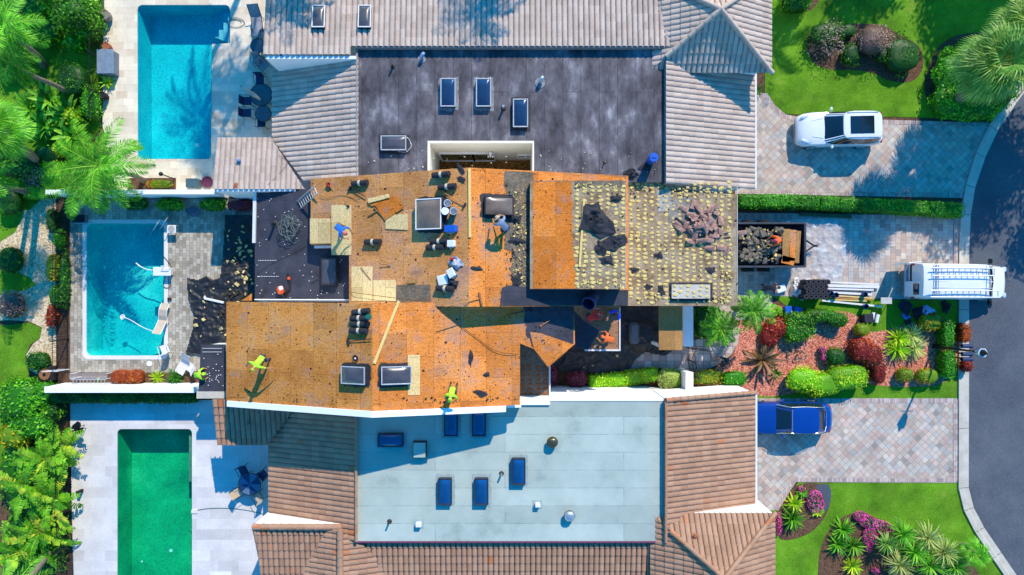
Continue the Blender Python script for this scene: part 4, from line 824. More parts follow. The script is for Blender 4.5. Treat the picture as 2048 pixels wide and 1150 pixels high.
# debris crumbs (nobody could count)
def rubble(name,areas,m,label,cat,seed=3,sz=(.03,.12)):
    r_=random.Random(seed); b=MB()
    for pl,x0,y0,x1,y1,n in areas:
        for _ in range(n):
            g=r_.gauss(0,.3) if 0 else r_.uniform(-.5,.5); x=(x0+x1)/2+(x1-x0)*g; y=r_.uniform(y0,y1); p=onp(pl,x,y,.02) if not isinstance(pl,float) else W(x,y,pl)
            s=r_.uniform(*sz); rot=Euler((r_.uniform(-.8,.8),r_.uniform(-.8,.8),r_.uniform(0,6))).to_matrix(); b.box(p+Vector((0,0,s*.3)),(s*r_.uniform(.5,1.6),s*r_.uniform(.5,1.2),s*r_.uniform(.2,.6)),rot,taper=r_.uniform(.4,1))
    o=b.build(name,m); return tag(o,label,cat,kind='stuff')
rubble('loose_rubble',[(NGE,1026,375,1052,570,110),(ED,1262,366,1340,382,40),(ED,1340,376,1470,392,50),(ED,1440,470,1470,606,50),(ED,1262,585,1468,606,60),(BK,1150,366,1246,374,30),(BK,1155,562,1246,575,30)],'foam','yellow foam crumbs strewn over the stripped roof','debris',3,(.03,.10))
rubble('loose_rubble',[(NGE,1010,370,1060,575,170),(ED,1255,375,1475,610,150),(BK,1150,365,1250,575,70),(SGE,1050,615,1145,690,50),(SGE,790,794,1038,804,30),(SGW,460,790,740,806,12),(NF,1000,340,1330,356,30)],'felt','black felt crumbs strewn over the stripped roof','debris',4,(.02,.08))
rubble('loose_rubble',[(NF,730,300,1320,345,40),(3.0,1160,690,1236,698,26)],mat('pale_chips',L(205,195,170),.8),'pale chips scattered along the dark roof and entry ledge','debris',5,(.03,.08))
# ---- roofing rolls
def make_roll(label,group):
    t=thing('roofing_roll',label,'roofing roll',group=group); b=MB(); b.tube([(-.44,0,.14),(.44,0,.14)],.14,16); b.build('roll','felt',t,smooth=True)
    b=MB().tube([(-.06,0,.14),(.06,0,.14)],.145,16); b.build('paper_band','label',t,smooth=True); return t
GRL='black roofing rolls on the orange decks'; r0=None
for x,y,pl,a,l in ((723,367,NGW,.02,'lone black roofing roll near the ladder top'),(885,350,NGW,.03,'black roofing roll nearest the top edge of the deck'),(897,374,NGW,.02,'black roofing roll touching the shovel handle'),(749,484,NGW,0,'lone black roofing roll in the middle of the upper deck'),(881,483,NGW,0,'upper black roll of the pair beside the white box'),(873,495,NGW,0,'lower black roll of the pair beside the white box'),(893,577,NGW,-.05,'black roll behind the white tray near the green hose coil'),
    (725,623,SGW,.12,'topmost black roll of the stack by the lower ridge'),(722,636,SGW,0,'second black roll from the top of the stack by the lower ridge'),(723,648,SGW,0,'third black roll from the top of the stack by the lower ridge'),(721,661,SGW,0,'bottom black roll of the stack by the lower ridge')):
    p=onp(pl,x,y)
    if r0 is None: r0=make_roll(l,GRL); r0.location=p; r0.rotation_euler=prot(pl,a).to_euler()
    else: dup(r0,p,label=l,rot=prot(pl,a))
b=MB().cyl((0,0,0),.13,.22,16); b.cyl((0,0,.22),.10,.05,12); p=onp(SGW,741,633,.28); one(b,'tape_spool',mat('teal_plastic',L(20,110,95),.4),'small teal spool on the black roll stack','spool',p)
# ---- buckets, coolers, boxes
def bucket(px,py,pl,m,lm,label,r=.17,h=.38,lid=True,tip=None):
    p=onp((pl[0]+h,pl[1],pl[2]),px,py); p.z-=h; t=thing('bucket',label,'bucket',p,rot=tip); b=MB()
    if lid: b.cyl((0,0,0),r*.85,h,18,r2=r)
    else:
        n=18; vs=[];
        for rr,z in ((r*.85,0),(r,h),(r*.93,h),(r*.8,.03)): vs+=[(rr*math.cos(2*PI*i/n),rr*math.sin(2*PI*i/n),z) for i in range(n)]
        b.add(vs,[(j*n+i,j*n+(i+1)%n,(j+1)*n+(i+1)%n,(j+1)*n+i) for j in range(3) for i in range(n)]+[tuple(range(3*n,4*n)),tuple(range(n-1,-1,-1))])
    b.build('pail',m,t,smooth=True); b=MB().ring((0,0,h*.93),r*1.01,.012,18,5); b.build('rim',lm,t)
    if lid: b=MB().cyl((0,0,h),r*1.03,.03,18); b.build('lid',lm,t)
    return t
bucket(895,406,NGW,'whiteplastic','felt','white bucket with black inside, topmost of three by the big skylight',lid=False); bucket(890,422,NGW,'blueplastic','whiteplastic','blue bucket with round white lid by the big skylight'); bucket(907,422,NGW,'whiteplastic','felt','white bucket with black inside, rightmost of three by the big skylight',lid=False)
def cooler(px,py,pl,L_,w_,h_,m,lm,label,a=0,name='cooler',cat='cooler'):
    p=onp((pl[0]+h_,pl[1],pl[2]),px,py); p.z-=h_; t=thing(name,label,cat,p,rot=prot(pl,a)); MB().box((0,0,h_/2),(L_,w_,h_),bev=.03).build('body',m,t); MB().box((0,0,h_+.02),(L_+.02,w_+.02,.06),bev=.02).build('lid',lm,t)
    MB().tube([(-L_*.3,-w_*.5-.03,h_*.8),(0,-w_*.5-.06,h_*.85),(L_*.3,-w_*.5-.03,h_*.8)],.014,6).build('handle','whiteplastic',t); return t
cooler(905,457,NGW,.54,.30,.30,'blueplastic','blueplastic','blue plastic cooler box beside the big skylight corner')
cooler(905,487,NGW,.34,.30,.22,'whiteplastic','whiteplastic','white box with red end on the pair of rolls',name='carton',cat='box'); cooler(887,560,NGW,.52,.46,.06,'whiteplastic','whiteplastic','white tray with blue tools near the lower ridge',.25,name='tray',cat='tray')
cooler(906,546,NGW,.34,.4,.25,mat('grey_fabric',L(120,145,170),.9),'whiteplastic','pale blue grey cool bag next to the white tray',.5,name='cool_bag',cat='bag')
crumple(913,528,NGW,.32,.26,.3,'pale crumpled jacket above the grey cool bag','jacket','jacket',mat('pale_cloth',L(170,175,190),.9,var=.3),4); crumple(908,519,NGW,.15,.12,.34,'dark red cloth on the crumpled jacket','cloth','cloth','redcloth',2); crumple(896,490,NGW,.14,.16,.3,'dark red glove on the end of the pair of rolls','glove','glove','redcloth',2)
crumple(904,566,NGW,.28,.22,.25,'black rag heap right of the white tray','rag_heap','rags','felt',9)
cable('hose_coil',spiral(onp(NGW,893,595),.22,.42,4,6.95,7.15,e=.6,jit=.05,seed=2),.014,'green','green hose coil near the lower edge of the upper deck','hose')
# ---- lumber and plywood things
def plank(pl,a,b_,wd,th,label,m='wood',name='plank',cat='plank',dz=.03,group=None):
    A=onp(pl,*a,dz+.02);B=onp(pl,*b_,dz+.02); d=B-A; c=(A+B)/2; q=d.to_track_quat('X','Z').to_matrix(); return one(MB().box((0,0,0),(d.length,wd,th),bev=.004),name,m,label,cat,c,rot=q,group=group)
plank(NGE,(939,338),(940,475),.12,.06,'long pale plank lying along the upper ridge'); plank(SGE,(798,602),(749,727),.13,.06,'long pale plank slanting down to the lower ridge'); plank(BK,(1168,398),(1159,534),.10,.05,'pale plank beside the black felt heap on the dotted roof')
plank(NGW,(722,535),(742,560),.03,.03,'thin brown lath on the fresh plywood panel','woodb'); plank(NGW,(736,433),(762,418),.05,.05,'dark wooden arm of the scrap heap','woodb','lath'); plank(NGW,(748,415),(772,438),.05,.05,'dark crossed lath of the scrap heap, lower one','woodb','lath'); plank(NGW,(752,422),(794,410),.05,.05,'dark lath across the middle of the scrap heap','woodb','lath')
def sheetthing(pl,pts,m,label,dz,th=.018,name='plywood_sheet',cat='plywood'):
    P=[onp(pl,x,y,dz+.02) for x,y in pts]; o=sum(P,Vector())/len(P); return one(MB().prism([p-o for p in P],th),name,m,label,cat,o)
sheetthing(NGW,[(772,430),(816,428),(816,460),(771,458)],'ply_new','pale plywood offcut with screws beside the scrap heap',.03)
sheetthing(NGW,[(740,400),(793,393),(808,416),(770,441),(752,412),(742,412)],'ply_strip','orange five sided plywood offcut in the scrap heap',.06); sheetthing(NGW,[(736,398),(779,388),(780,396),(738,407)],'ply_new','pale wedge shaped offcut on top of the scrap heap',.12)
sheetthing(NGW,[(814,560),(828,557),(831,566),(815,567)],'ply_brown','tiny wooden block above the old membrane square',.05,.05,'wood_block','block')
# ---- tools
def broom(pl,a,b_,label,head=.42,m='handle',hm='woodb',name='broom',cat='broom'):
    A=onp(pl,*a,.06);B=onp(pl,*b_,.12); t=thing(name,label,cat,A); d=B-A; MB().tube([(0,0,0),d],.02,8).build('handle',m,t)
    q=d.to_track_quat('Y','Z').to_matrix(); MB().box((0,0,0),(head,.10,.08),q,bev=.015).build('head',hm,t); return t
broom(NGE,(961,597),(890,613),'wide brown push broom at the lower edge of the upper deck',.6)
broom(NGW,(929,411),(884,383),'yellow handled shovel by the upper ridge',.24,'handle','felt','shovel','shovel'); broom(NGW,(699,378),(733,394),'black headed scraper near the lone roll by the ladder',.28,'felt','felt','scraper','scraper'); broom(SGW,(697,683),(744,677),'long handled scraper below the roll stack',.34,'felt','felt','scraper','scraper')
broom(NGW,(697,413),(691,402),'short hammer above the long fresh plywood panel',.12,'woodb','blackmetal','hammer','hammer'); broom(NGW,(780,530),(762,529),'small pale tool in the middle of the upper deck',.06,'woodb','alu','hand_tool','tool')
broom(SGE,(1062,619),(1015,629),'black scraper in the shade of the lower deck',.2,'felt','felt','scraper','scraper'); broom(SGE,(1081,652),(1100,640),'orange handled tool on the shaded black underlayment',.12,'handle','woodb','scraper','scraper')
p=onp(NGW,657,371); t=thing('nail_gun','red nail gun near the ladder top','nail gun',p,.6); MB().box((0,0,.12),(.10,.28,.14),bev=.03).build('body','redcloth',t); MB().tube([(0,-.12,.12),(0,-.3,.05)],.035,8).build('grip','rubber',t); MB().cyl((.04,.05,.03),.09,.1,14).build('magazine','blackmetal',t)
p=onp(DK,567,580); t=thing('leaf_blower','orange and white backpack blower on the black lower roof','leaf blower',p,.3); MB().box((-.1,.02,.17),(.34,.42,.32),bev=.08).build('engine','orange',t,smooth=True); MB().box((0,.1,.33),(.22,.22,.10),bev=.04).build('cover','whiteplastic',t); MB().tube([(.1,-.15,.15),(.35,-.1,.1),(.45,.2,.1),(.47,.45,.12),(.5,.75,.14)],[.07,.06,.055,.05,.05],10).build('blower_tube','rubber',t,smooth=True); MB().tube([(.47,.42,.12),(.48,.56,.12)],.08,10).build('collar','orange',t); MB().tube([(-.3,-.2,.05),(-.1,-.35,.12),(.15,-.3,.1),(.2,-.1,.1)],.03,6).build('strap','rubber',t)
# ladder helper
def ladder(A,B,wd,n,label,name='ladder',m='alu',cat='ladder',group=None,side=None):
    A=Vector(A);B=Vector(B); t=thing(name,label,cat,A,group=group); d=B-A; u=d.normalized(); s=(side or u.cross(Vector((0,0,1)))).normalized()
    for k in(-1,1): MB().tube([s*wd/2*k,d+s*wd/2*k],.028,6).build('rail',m,t)
    for i in range(n): q=d*((i+.6)/n); MB().tube([q-s*wd/2,q+s*wd/2],.02,6).build('rung',m,t)
    return t
ladder(onp(DK,598,410,.05),onp(NGW,637,381,.35),.42,9,'aluminium ladder from the black lower roof up to the orange deck')
# hoses and cables
b=None
cable('air_hose',spiral(onp(DK,583,456),.62,.15,4.5,3.75,3.8,e=1.1,jit=.18,seed=8),.016,'hose','tangled grey green air hoses on the black lower roof','hose',sm=1)
cable('air_hose',[onp(DK,590,420,.05),onp(DK,576,440,.05),onp(DK,572,470,.05),onp(DK,588,490,.05),onp(DK,600,480,.05)],.018,'hose','grey hose strand at the foot of the ladder','hose')
cable('power_cable',[onp(DK,515,545,.04),onp(DK,545,525,.04),onp(DK,600,500,.05),onp(DK,612,492,.05)],.012,'cable','dark cable running down from the hose tangle over the lower roof')
cable('power_cable',[onp(NGW,640,372+20,.04),onp(NGW,655,398,.03),onp(NGW,676,390,.03),onp(NGW,700,393,.03),onp(NGW,718,408,.03),onp(NGW,733,396,.03)],.010,'cable','dark cable wandering past the nail gun')
cable('power_cable',[onp(NGW,703,584,.05),onp(NGW,745,590,.05),onp(NGW,800,597,.04),onp(NGW,850,603,.04),onp(SGE,885,620,.1),onp(SGE,925,655,.05),onp(SGE,960,680,.04),onp(SGE,990,704,.04),onp(SGE,1036,708,.04)],.014,'cable','long dark cable crossing both orange decks from the fresh panels')
cable('power_cable',[onp(NGW,921,613,.04),onp(SGE,928,630,.3),onp(SGE,925,655,.06)],.016,'hose','pale hose hanging from the upper deck edge','hose')
cable('power_cable',[onp(DK,520,600,.03),onp(DK,528,585,.03),onp(DK,530,572,.03)],.016,'cable','short dark cable in the lower left of the black roof'); cable('power_cable',[onp(DK,622,566,.03),onp(DK,640,558,.03),onp(DK,632,540,.03)],.014,'cable','short cable curl left of the dull skylight on the black roof')
cable('string_line',[onp(T3,560,312,.12),onp(T3,580,325,.12),onp(T3,563,345,.12),onp(T3,535,372,.12)],.008,'cable','thin stray string on the little grey tiled roof')
# ---- tile pile
def tile_thing(label,group):
    b=MB(); n=7; vs=[]
    for x,r in ((-.24,.14),(.24,.12)):
        for rr in (r,r-.02):
            for i in range(n): a=PI*i/(n-1); vs.append((x,rr*math.cos(a),rr*math.sin(a)*.5))
    f=[]
    for i in range(n-1): f+=[(i,i+1,2*n+i+1,2*n+i),(n+i+1,n+i,3*n+i,3*n+i+1),(i+1,i,n+i,n+i+1),(2*n+i,2*n+i+1,3*n+i+1,3*n+i)]
    f+=[(0,2*n,3*n,n),(n-1,2*n-1,4*n-1,3*n-1)]; o=b.add(vs,f).build('barrel_tile','tile_pile'); return tag(o,label,'roof tile',group)
M['tile_pile']=mat('pinkish_roof_tile',L(184,142,128),.85,var=.5,scale=5)
t0=tile_thing('loose pinkish barrel tile in the heap on the dotted roof','loose barrel tiles heaped on the dotted roof'); r6=random.Random(61); cx,cy=1399,452
for i in range(74):
    k=t0 if i==0 else t0.copy()
    if i: COL.objects.link(k)
    a=r6.uniform(0,2*PI); d=abs(r6.gauss(0,.55)); x=cx+6+d*54*math.cos(a); y=cy+d*50*math.sin(a); z=max(.0,.42-.40*d)*r6.uniform(.2,1); an=r6.choice([0,0,.4,-.4,.9,-.9,1.5,PI])+r6.uniform(-.25,.25)
    k.location=onp(ED,x,y,z+.03); k.rotation_euler=(r6.choice([0,0,0,PI])+r6.uniform(-.5,.5),r6.uniform(-.4,.4),an)
b=MB()
for i in range(8): b.box((0,i*.12-.42,.35),(.38,.02,.7),Matrix.Rotation(.25,3,'X'))
# ---- paver stack on north roof edge etc
crumple(473,372,T3,.1,.16,.1,'broken tile shard on the little grey tiled roof','tile_shard','tile shard','terracotta',2,dz=.1)
# ================= TARPS =================
def inside(x,y,P):
    c=False;n=len(P);j=n-1
    for i in range(n):
        if (P[i][1]>y)!=(P[j][1]>y) and x<(P[j][0]-P[i][0])*(y-P[i][1])/(P[j][1]-P[i][1])+P[i][0]: c=not c
        j=i
    return c
def tarp(P,m,label,name='tarp',cat='tarp',amp=.12,z0=.07,sc=1.2,cell=3.0,seed=0,bumps=(),kind=None,base=None,ridge=.7):
    xs=[p[0] for p in P];ys=[p[1] for p in P]; nx=int((max(xs)-min(xs))/cell)+1; ny=int((max(ys)-min(ys))/cell)+1; idx={};vs=[];fs=[]
    def vid(i,j):
        if (i,j) in idx:return idx[(i,j)]
        x=min(xs)+i*cell;y=min(ys)+j*cell; w_=W(x,y,0); q=Vector((w_.x*sc+seed*9,w_.y*sc,seed))
        n1=noise.noise(q); n2=1-abs(noise.noise(q*1.8+Vector((5,5,0))))*2.2; n3=1-abs(noise.noise(q*4.1))*2; z=z0+amp*(.5+.4*n1+ridge*max(0,n2)**2*.6+.22*max(0,n3)**2)
        for bx,by,br,bh in bumps:
            d=math.hypot(x-bx,y-by)/br
            if d<1: z+=bh*(1-d*d)**.7
        if base: z+=base(x,y)
        p=W(x,y,z); idx[(i,j)]=len(vs); vs.append(p); return idx[(i,j)]
    for i in range(nx):
        for j in range(ny):
            if inside(min(xs)+(i+.5)*cell,min(ys)+(j+.5)*cell,P): fs.append((vid(i,j+1),vid(i+1,j+1),vid(i+1,j),vid(i,j)))
    o=sum(vs,Vector())/len(vs); o.z=0; b=MB().add([v-o for v in vs],fs); r=one(b,name,m,label,cat,o,smooth=False); 
    for p in r.data.polygons:p.use_smooth=True
    return r
tarp([(451,430),(510,430),(512,560),(505,740),(458,716),(372,704),(385,660),(388,630),(376,590),(374,556),(395,560),(412,552),(428,560),(440,556),(445,520)],'tarp','torn black tarp strewn with debris between teal pool and house',amp=.2,seed=1,cell=2)
tarp([(1100,615),(1320,615),(1318,690),(1345,702),(1330,712),(1290,704),(1270,720),(1255,748),(1200,750),(1150,748),(1100,735)],'tarp','black tarp covering the entry courtyard beside the orange porch deck',amp=.22,seed=2,cell=2,bumps=((1285,672,34,.45),))
b=MB().box((0,0,.35),(.58,1.2,.7),bev=.14); p=W(1270,667,.7); one(b,'storage_bin',mat('grey_bin',L(88,96,108),.5,var=.1),'grey rounded bin poking out of the black courtyard tarp','bin',(p.x,p.y,.05),smooth=True)
tarp([(1560,440),(1690,436),(1692,520),(1680,562),(1610,562),(1560,555)],'plastic','clear wrinkled plastic film spread on pavers by the trailer','plastic_film','plastic film',amp=.07,seed=3,cell=2,sc=.9,ridge=1.3)
tarp([(1590,555),(1625,558),(1622,590),(1604,602),(1585,588)],clear_sheet('bunched_plastic_film',L(240,240,245),(.45,.95),.2,3),'bunched clear plastic film beside the upright roofing rolls','plastic_film','plastic film',amp=.35,seed=4,cell=2,sc=2)
rubble('tarp_rubble',[(.22,380,560,505,710,42),(.22,455,440,508,560,40),(.22,1110,650,1240,740,24)],mat('pale_foam_bits',L(214,190,130),.8),'pale yellow debris bits lying on the black tarps','debris',8,(.06,.2))
rubble('tarp_rubble',[(.22,440,580,508,700,230),(.22,450,450,510,560,60)],mat('dark_bits',L(70,62,46),.9,var=.4),'dark roofing crumbs lying on the torn black tarp','debris',9,(.04,.16))
p=W(428,601,.3); t=thing('gutter_piece','white gutter length dropped on the torn black tarp','gutter',p,-.22); MB().box((0,0,.0),(1.15,.13,.10),bev=.02).build('trough','whitemetal',t); MB().box((-.55,.08,.0),(.1,.14,.12),bev=.02).build('end_piece','whitemetal',t)
p=W(496,585,.9); sheetthing((1.0,0,0),[(484,601),(505,586),(505,601)],'ply_e','orange plywood corner leaning out under the black roof',0)
p=W(503,596,0)
# ================= VEHICLES =================
def ringloft(b,rings,mi=0,cap=True):
    n=len(rings[0]); vs=[p for r in rings for p in r]; fs=[(j*n+i,j*n+(i+1)%n,(j+1)*n+(i+1)%n,(j+1)*n+i) for j in range(len(rings)-1) for i in range(n)]
    if cap: fs+=[tuple(range(n-1,-1,-1)),tuple(range((len(rings)-1)*n,len(rings)*n))]
    return b.add(vs,fs,mi)
def wheels(t,xs,hw,r):
    for x in xs:
        for s in(-1,1):
            o=MB().tube([(x,s*(hw-.2),r),(x,s*(hw+.02),r)],r,24).build('wheel','rubber',t,smooth=True); b=MB().tube([(x,s*(hw+.02),r),(x,s*(hw+.035),r)],[r*.66,r*.6],16)
            for k in range(5): a=2*PI*k/5; b.box((x+math.cos(a)*r*.35,s*(hw+.04),r+math.sin(a)*r*.35),(r*.55,.03,.07),Matrix.Rotation(-a,3,'Y'))
            b.build('rim','alu',o)
def sup(cx,rx,ry,z,n=28,p=3.2):
    sg=lambda x:math.copysign(abs(x)**(2/p),x); return [Vector((cx+rx*sg(math.cos(2*PI*i/n)),ry*sg(math.sin(2*PI*i/n)),z)) for i in range(n)]
def car(name,label,cat,loc,rz,L_,hw,prof,cab,zr,paint,whr=.34,sunroof=None,rear='glass'):
    t=thing(name,label,cat,loc,rz); b=MB(); rings=[]
    for x,wf,zt,zb in prof:
        w_=hw*wf; half=[(-w_*.94,zb),(-w_*1.0,zb+.18),(-w_*1.0,(zb+zt)/2),(-w_*.975,zt-.16),(-w_*.90,zt-.05),(-w_*.74,zt),(-w_*.4,zt+.025),(0,zt+.035)]
        full=half+[(-y,z) for y,z in half[-2::-1]]; rings.append([Vector((x,y,z)) for y,z in full])
    ringloft(b,rings); b.build('body',paint,t,smooth=True)
    (xb0,xt0,xt1,xb1,zb,wb,wt)=cab # rear base, rear top, front top, front base
    lv=5; rg=[]
    for k in range(lv):
        f=k/(lv-1); e=f**.9; a=xb0+(xt0-xb0)*e; c=xb1+(xt1-xb1)*e; rg.append(sup((a+c)/2,(c-a)/2,wb+(wt-wb)*e,zb+(zr-zb)*(f**1.05),p=5))
    ringloft(MB(),rg).build('window_glass','carglass',t,smooth=True) if 0 else None
    bb=MB(); ringloft(bb,rg); bb.build('windows','carglass',t,smooth=True)
    b=MB(); c=(xt0+xt1)/2; rx=(xt1-xt0)/2+.04; vs=[]
    ringloft(b,[sup(c,rx,wt+.02,zr-.02,p=5),sup(c,rx-.02,wt,zr+.03,p=5),sup(c,rx*.8,wt*.8,zr+.06,p=4),sup(c,rx*.2,wt*.2,zr+.07,p=3)]); b.build('roof',paint,t,smooth=True)
    for idx in (2,3,11,12,16,17,25,26): MB().tube([r_[idx] for r_ in rg],.035,6).build('pillar',paint,t,smooth=True)
    for idx in (7,21): MB().tube([r_[idx]+Vector((-.1,0,0)) for r_ in rg],.022,6).build('pillar',paint if L_<4.8 else 'blackmetal',t)
    b=MB()
    for s in(-1,1): b.box((xb1-.45,s*(hw+.07),zb+.03),(.14,.2,.14),bev=.04)
    b.build('mirrors',paint,t)
    wheels(t,(-L_*.30,L_*.31),hw-.03,whr)
    return t
# SUV
prof=[(-2.36,.72,.78,.40),(-2.30,.84,1.0,.32),(-2.1,.94,1.06,.26),(-1.6,1,1.08,.24),(-.6,.985,1.06,.22),(.4,.985,1.05,.22),(.85,.99,1.03,.22),(1.5,.99,.96,.22),(1.95,.93,.88,.24),(2.22,.82,.74,.28),(2.34,.66,.58,.34)]
p=W(1681,256,1.0); suv=car('parked_car','white sport utility car with dark sunroof on the shaded paver driveway','car',(p.x,p.y,.03),PI+.02,4.7,.98,prof,(-2.24,-1.95,.12,.98,1.02,.93,.76),1.62,'paint_white',.37)
MB().box((-.86,0,1.695),(1.3,.96,.012),bev=.005).build('sunroof','carglass',suv); MB().box((-.86,0,1.703),(.04,.98,.012)).build('sunroof_bar','blackmetal',suv)
for s in(-1,1):
    MB().blob((1.93,s*.68,.84),(.24,.11,.09),2.5,14,8,rot=Matrix.Rotation(-s*.35,3,'Z')).build('headlight','lamplens',suv,smooth=True); MB().box((-2.26,s*.70,.92),(.12,.3,.12),bev=.03).build('tail_light','redlens',suv)
MB().box((2.28,0,.48),(.12,.95,.2),bev=.03).build('grille','blackmetal',suv); MB().box((-.9,.68,1.675),(1.7,.04,.05),bev=.01).build('roof_rail','alu',suv); MB().box((-.9,-.68,1.675),(1.7,.04,.05),bev=.01).build('roof_rail','alu',suv)
b=MB()
for s in(-1,1): b.tube([(2.1,s*.30,.815),(1.5,s*.46,.992),(1.0,s*.55,1.045)],.012,4)
b.build('hood_crease','paint_white',suv)
# sedan
prof=[(-2.45,.50,.74,.40),(-2.40,.66,.86,.36),(-2.30,.80,.93,.30),(-2.1,.91,.98,.24),(-1.6,.99,1.0,.20),(-.6,.98,.96,.18),(.4,.98,.95,.18),(.9,.98,.93,.18),(1.7,.97,.84,.20),(2.1,.90,.76,.22),(2.35,.78,.62,.26),(2.45,.6,.5,.32)]
p=W(1587,838,1.0); sed=car('parked_car','dark blue sedan half under the brown tiled eave','car',(15.45,p.y,.03),PI,4.9,.93,prof,(-2.1,-1.45,.05,.82,.93,.88,.70),1.40,'paint_blue',.34)
b=MB()
for s in(-1,1): b.tube([(.72,s*.80,.97),(.05,s*.71,1.36),(-.7,s*.74,1.37),(-1.4,s*.71,1.36),(-1.9,s*.68,1.12),(-2.02,s*.4,1.02),(-2.05,0,1.0)],.018,5); 
b.build('window_trim','alu',sed); MB().tube([(.02,-.6,1.43),(.04,0,1.46),(.02,.6,1.43)],.016,5).build('roof_trim','alu',sed)
for s in(-1,1): MB().box((-2.27,s*.64,.84),(.14,.3,.10),Matrix.Rotation(-s*.5,3,'Z'),bev=.03).build('tail_light','redlens',sed); MB().blob((2.12,s*.62,.72),(.22,.12,.07),2.5,12,8).build('headlight','lamplens',sed,smooth=True)
# van
p=W(1913,563,1.7); van=thing('parked_van','white work van with ladders on its roof and rear doors open, parked across the kerb','van',(24.85,p.y,.03),-.015)
prof=[(-2.55,.96,1.98,.35),(-2.3,1,2.05,.28),(-1,1,2.08,.28),(.4,1,2.08,.28),(.9,.985,2.05,.28),(1.1,.965,1.96,.28),(1.62,.95,1.34,.28),(1.8,.945,1.20,.28),(2.3,.90,1.10,.30),(2.55,.82,.98,.32),(2.68,.70,.84,.36),(2.75,.52,.66,.4)]
b=MB(); rings=[]
for x,wf,zt,zb in prof:
    w_=1.0*wf; k=.84 if zt>1.5 else .9; half=[(-w_*.97,zb),(-w_,zb+.2),(-w_,1.0 if zt>1.5 else zt-.25),(-w_*(.95 if zt>1.5 else .98),zt-.16),(-w_*k,zt-.03),(-w_*.6,zt),(0,zt+.03)]
    rings.append([Vector((x,y,z)) for y,z in half+[(-y,z) for y,z in half[-2::-1]]])
ringloft(b,rings); b.build('body','paint_white',van,smooth=True)
MB().add([(1.08,-.78,2.02),(1.08,.78,2.02),(1.68,.86,1.33),(1.68,-.86,1.33)],[(0,3,2,1)]).build('windshield','carglass',van)
b=MB(); b.tube([(1.06,-.80,2.03),(1.15,0,2.06),(1.06,.80,2.03)],.035,6); b.build('visor_trim','blackmetal',van)
MB().add([(-2.575,-.86,.75),(-2.575,.88,.75),(-2.35,.84,2.0),(-2.35,-.82,2.0)],[(0,3,2,1)]).build('open_rear','rubber',van)
b=MB().box((-2.62,-.45,1.1),(.06,.86,1.2),Matrix.Rotation(.14,3,'Y'),bev=.02); b.build('rear_door','paint_white',van); MB().box((-2.62,-.45,1.42),(.07,.62,.42),Matrix.Rotation(.14,3,'Y'),bev=.02).build('rear_window','carglass',van)
MB().box((-2.95,.99,1.15),(.75,.06,1.5),Matrix.Rotation(.1,3,'Z'),bev=.02).build('rear_door','paint_white',van)
b=MB()
for q in ((-2.3,.3,1.2,.4),(-2.25,.6,1.0,.3),(-2.32,.1,.9,.35)): b.box(q[:3],(.3,q[3],.5),bev=.03)
b.build('cargo','woodb',van); MB().box((-2.66,0,.48),(.16,1.9,.16),bev=.04).build('rear_bumper','alu',van); MB().box((2.72,0,.5),(.14,1.7,.2),bev=.05).build('front_bumper','blackmetal',van)
for s in(-1,1): MB().box((-2.56,s*.92,1.0),(.1,.1,.3),bev=.02).build('tail_light','redlens',van); MB().blob((2.62,s*.72,.82),(.12,.16,.1),3,10,6).build('headlight','lamplens',van); MB().box((1.45,s*1.14,1.4),(.14,.28,.26),bev=.04).build('mirror','blackmetal',van)
wheels(van,(-1.6,1.75),.97,.36)
b=MB()
for x in(-2.0,-1.9,.85): b.tube([(x,-.92,2.05),(x,-.86,2.22),(x,.86,2.22),(x,.92,2.05)],.022,6)
b.tube([(-2.1,.86,2.22),(.95,.86,2.22)],.02,6); b.tube([(-2.1,-.86,2.22),(.95,-.86,2.22)],.02,6); b.build('roof_rack','alu',van)
b=MB(); 
for k in range(3): b.box((-.3,-.35+k*.35,2.098),(3.6,.03,.015))
b.build('roof_ribs','paint_white',van)
vp=Vector(van.location)
ladder(vp+Vector((-2.25,.52,2.27)),vp+Vector((1.2,.50,2.27)),.4,11,'aluminium ladder on the van roof, the one nearer the hedge',side=Vector((0,1,0)))
ladder(vp+Vector((-2.35,-.66,2.27)),vp+Vector((1.4,-.68,2.27)),.36,12,'aluminium ladder on the van roof, the one nearer the planted bed',side=Vector((0,1,0)))
# trailer
X0,X1,Y0,Y1,HT=11.5,16.15,1.15,3.55,1.35; tr_=thing('dump_trailer','dark open dump trailer heaped with torn roofing and planks','trailer',((X0+X1)/2,(Y0+Y1)/2,.03)); o_=Vector(tr_.location); hx,hy=(X1-X0)/2,(Y1-Y0)/2; dm=mat('dark_trailer_paint',L(58,66,76),.6,.2,var=.3)
b=MB()
for s in(-1,1): b.box((0,s*(hy-.03),HT/2+.25),(2*hx,.06,HT-.5)); b.box((0,s*(hy-.0),HT),(2*hx+.08,.10,.08)); b.box((s*(hx-.03),0,HT/2+.25),(.06,2*hy-.14,HT-.5)); b.box((s*hx,0,HT),(.10,2*hy-.12,.08))
for k in range(6):
    for s in(-1,1): b.box((-hx+.4+k*.75,s*(hy+.03),HT/2+.3),(.06,.06,HT-.6))
b.build('side_walls',dm,tr_); MB().box((0,0,.5),(2*hx-.1,2*hy-.1,.08)).build('bed',dm,tr_)
b=MB(); b.tube([(hx,.6,.45),(hx+.9,0,.45)],.05,6); b.tube([(hx,-.6,.45),(hx+.9,0,.45)],.05,6); b.cyl((hx+.35,-.55,.2),.05,.5,8); b.box((hx+.95,0,.45),(.2,.12,.12),bev=.03); b.ring((hx+1.05,0,.48),.06,.02,12); b.build('hitch','blackmetal',tr_)
for x in(-.5,.4):
    for s in(-1,1): MB().tube([(x,s*(hy+.04),.34),(x,s*(hy+.24),.34)],.34,18).build('wheel','rubber',tr_)
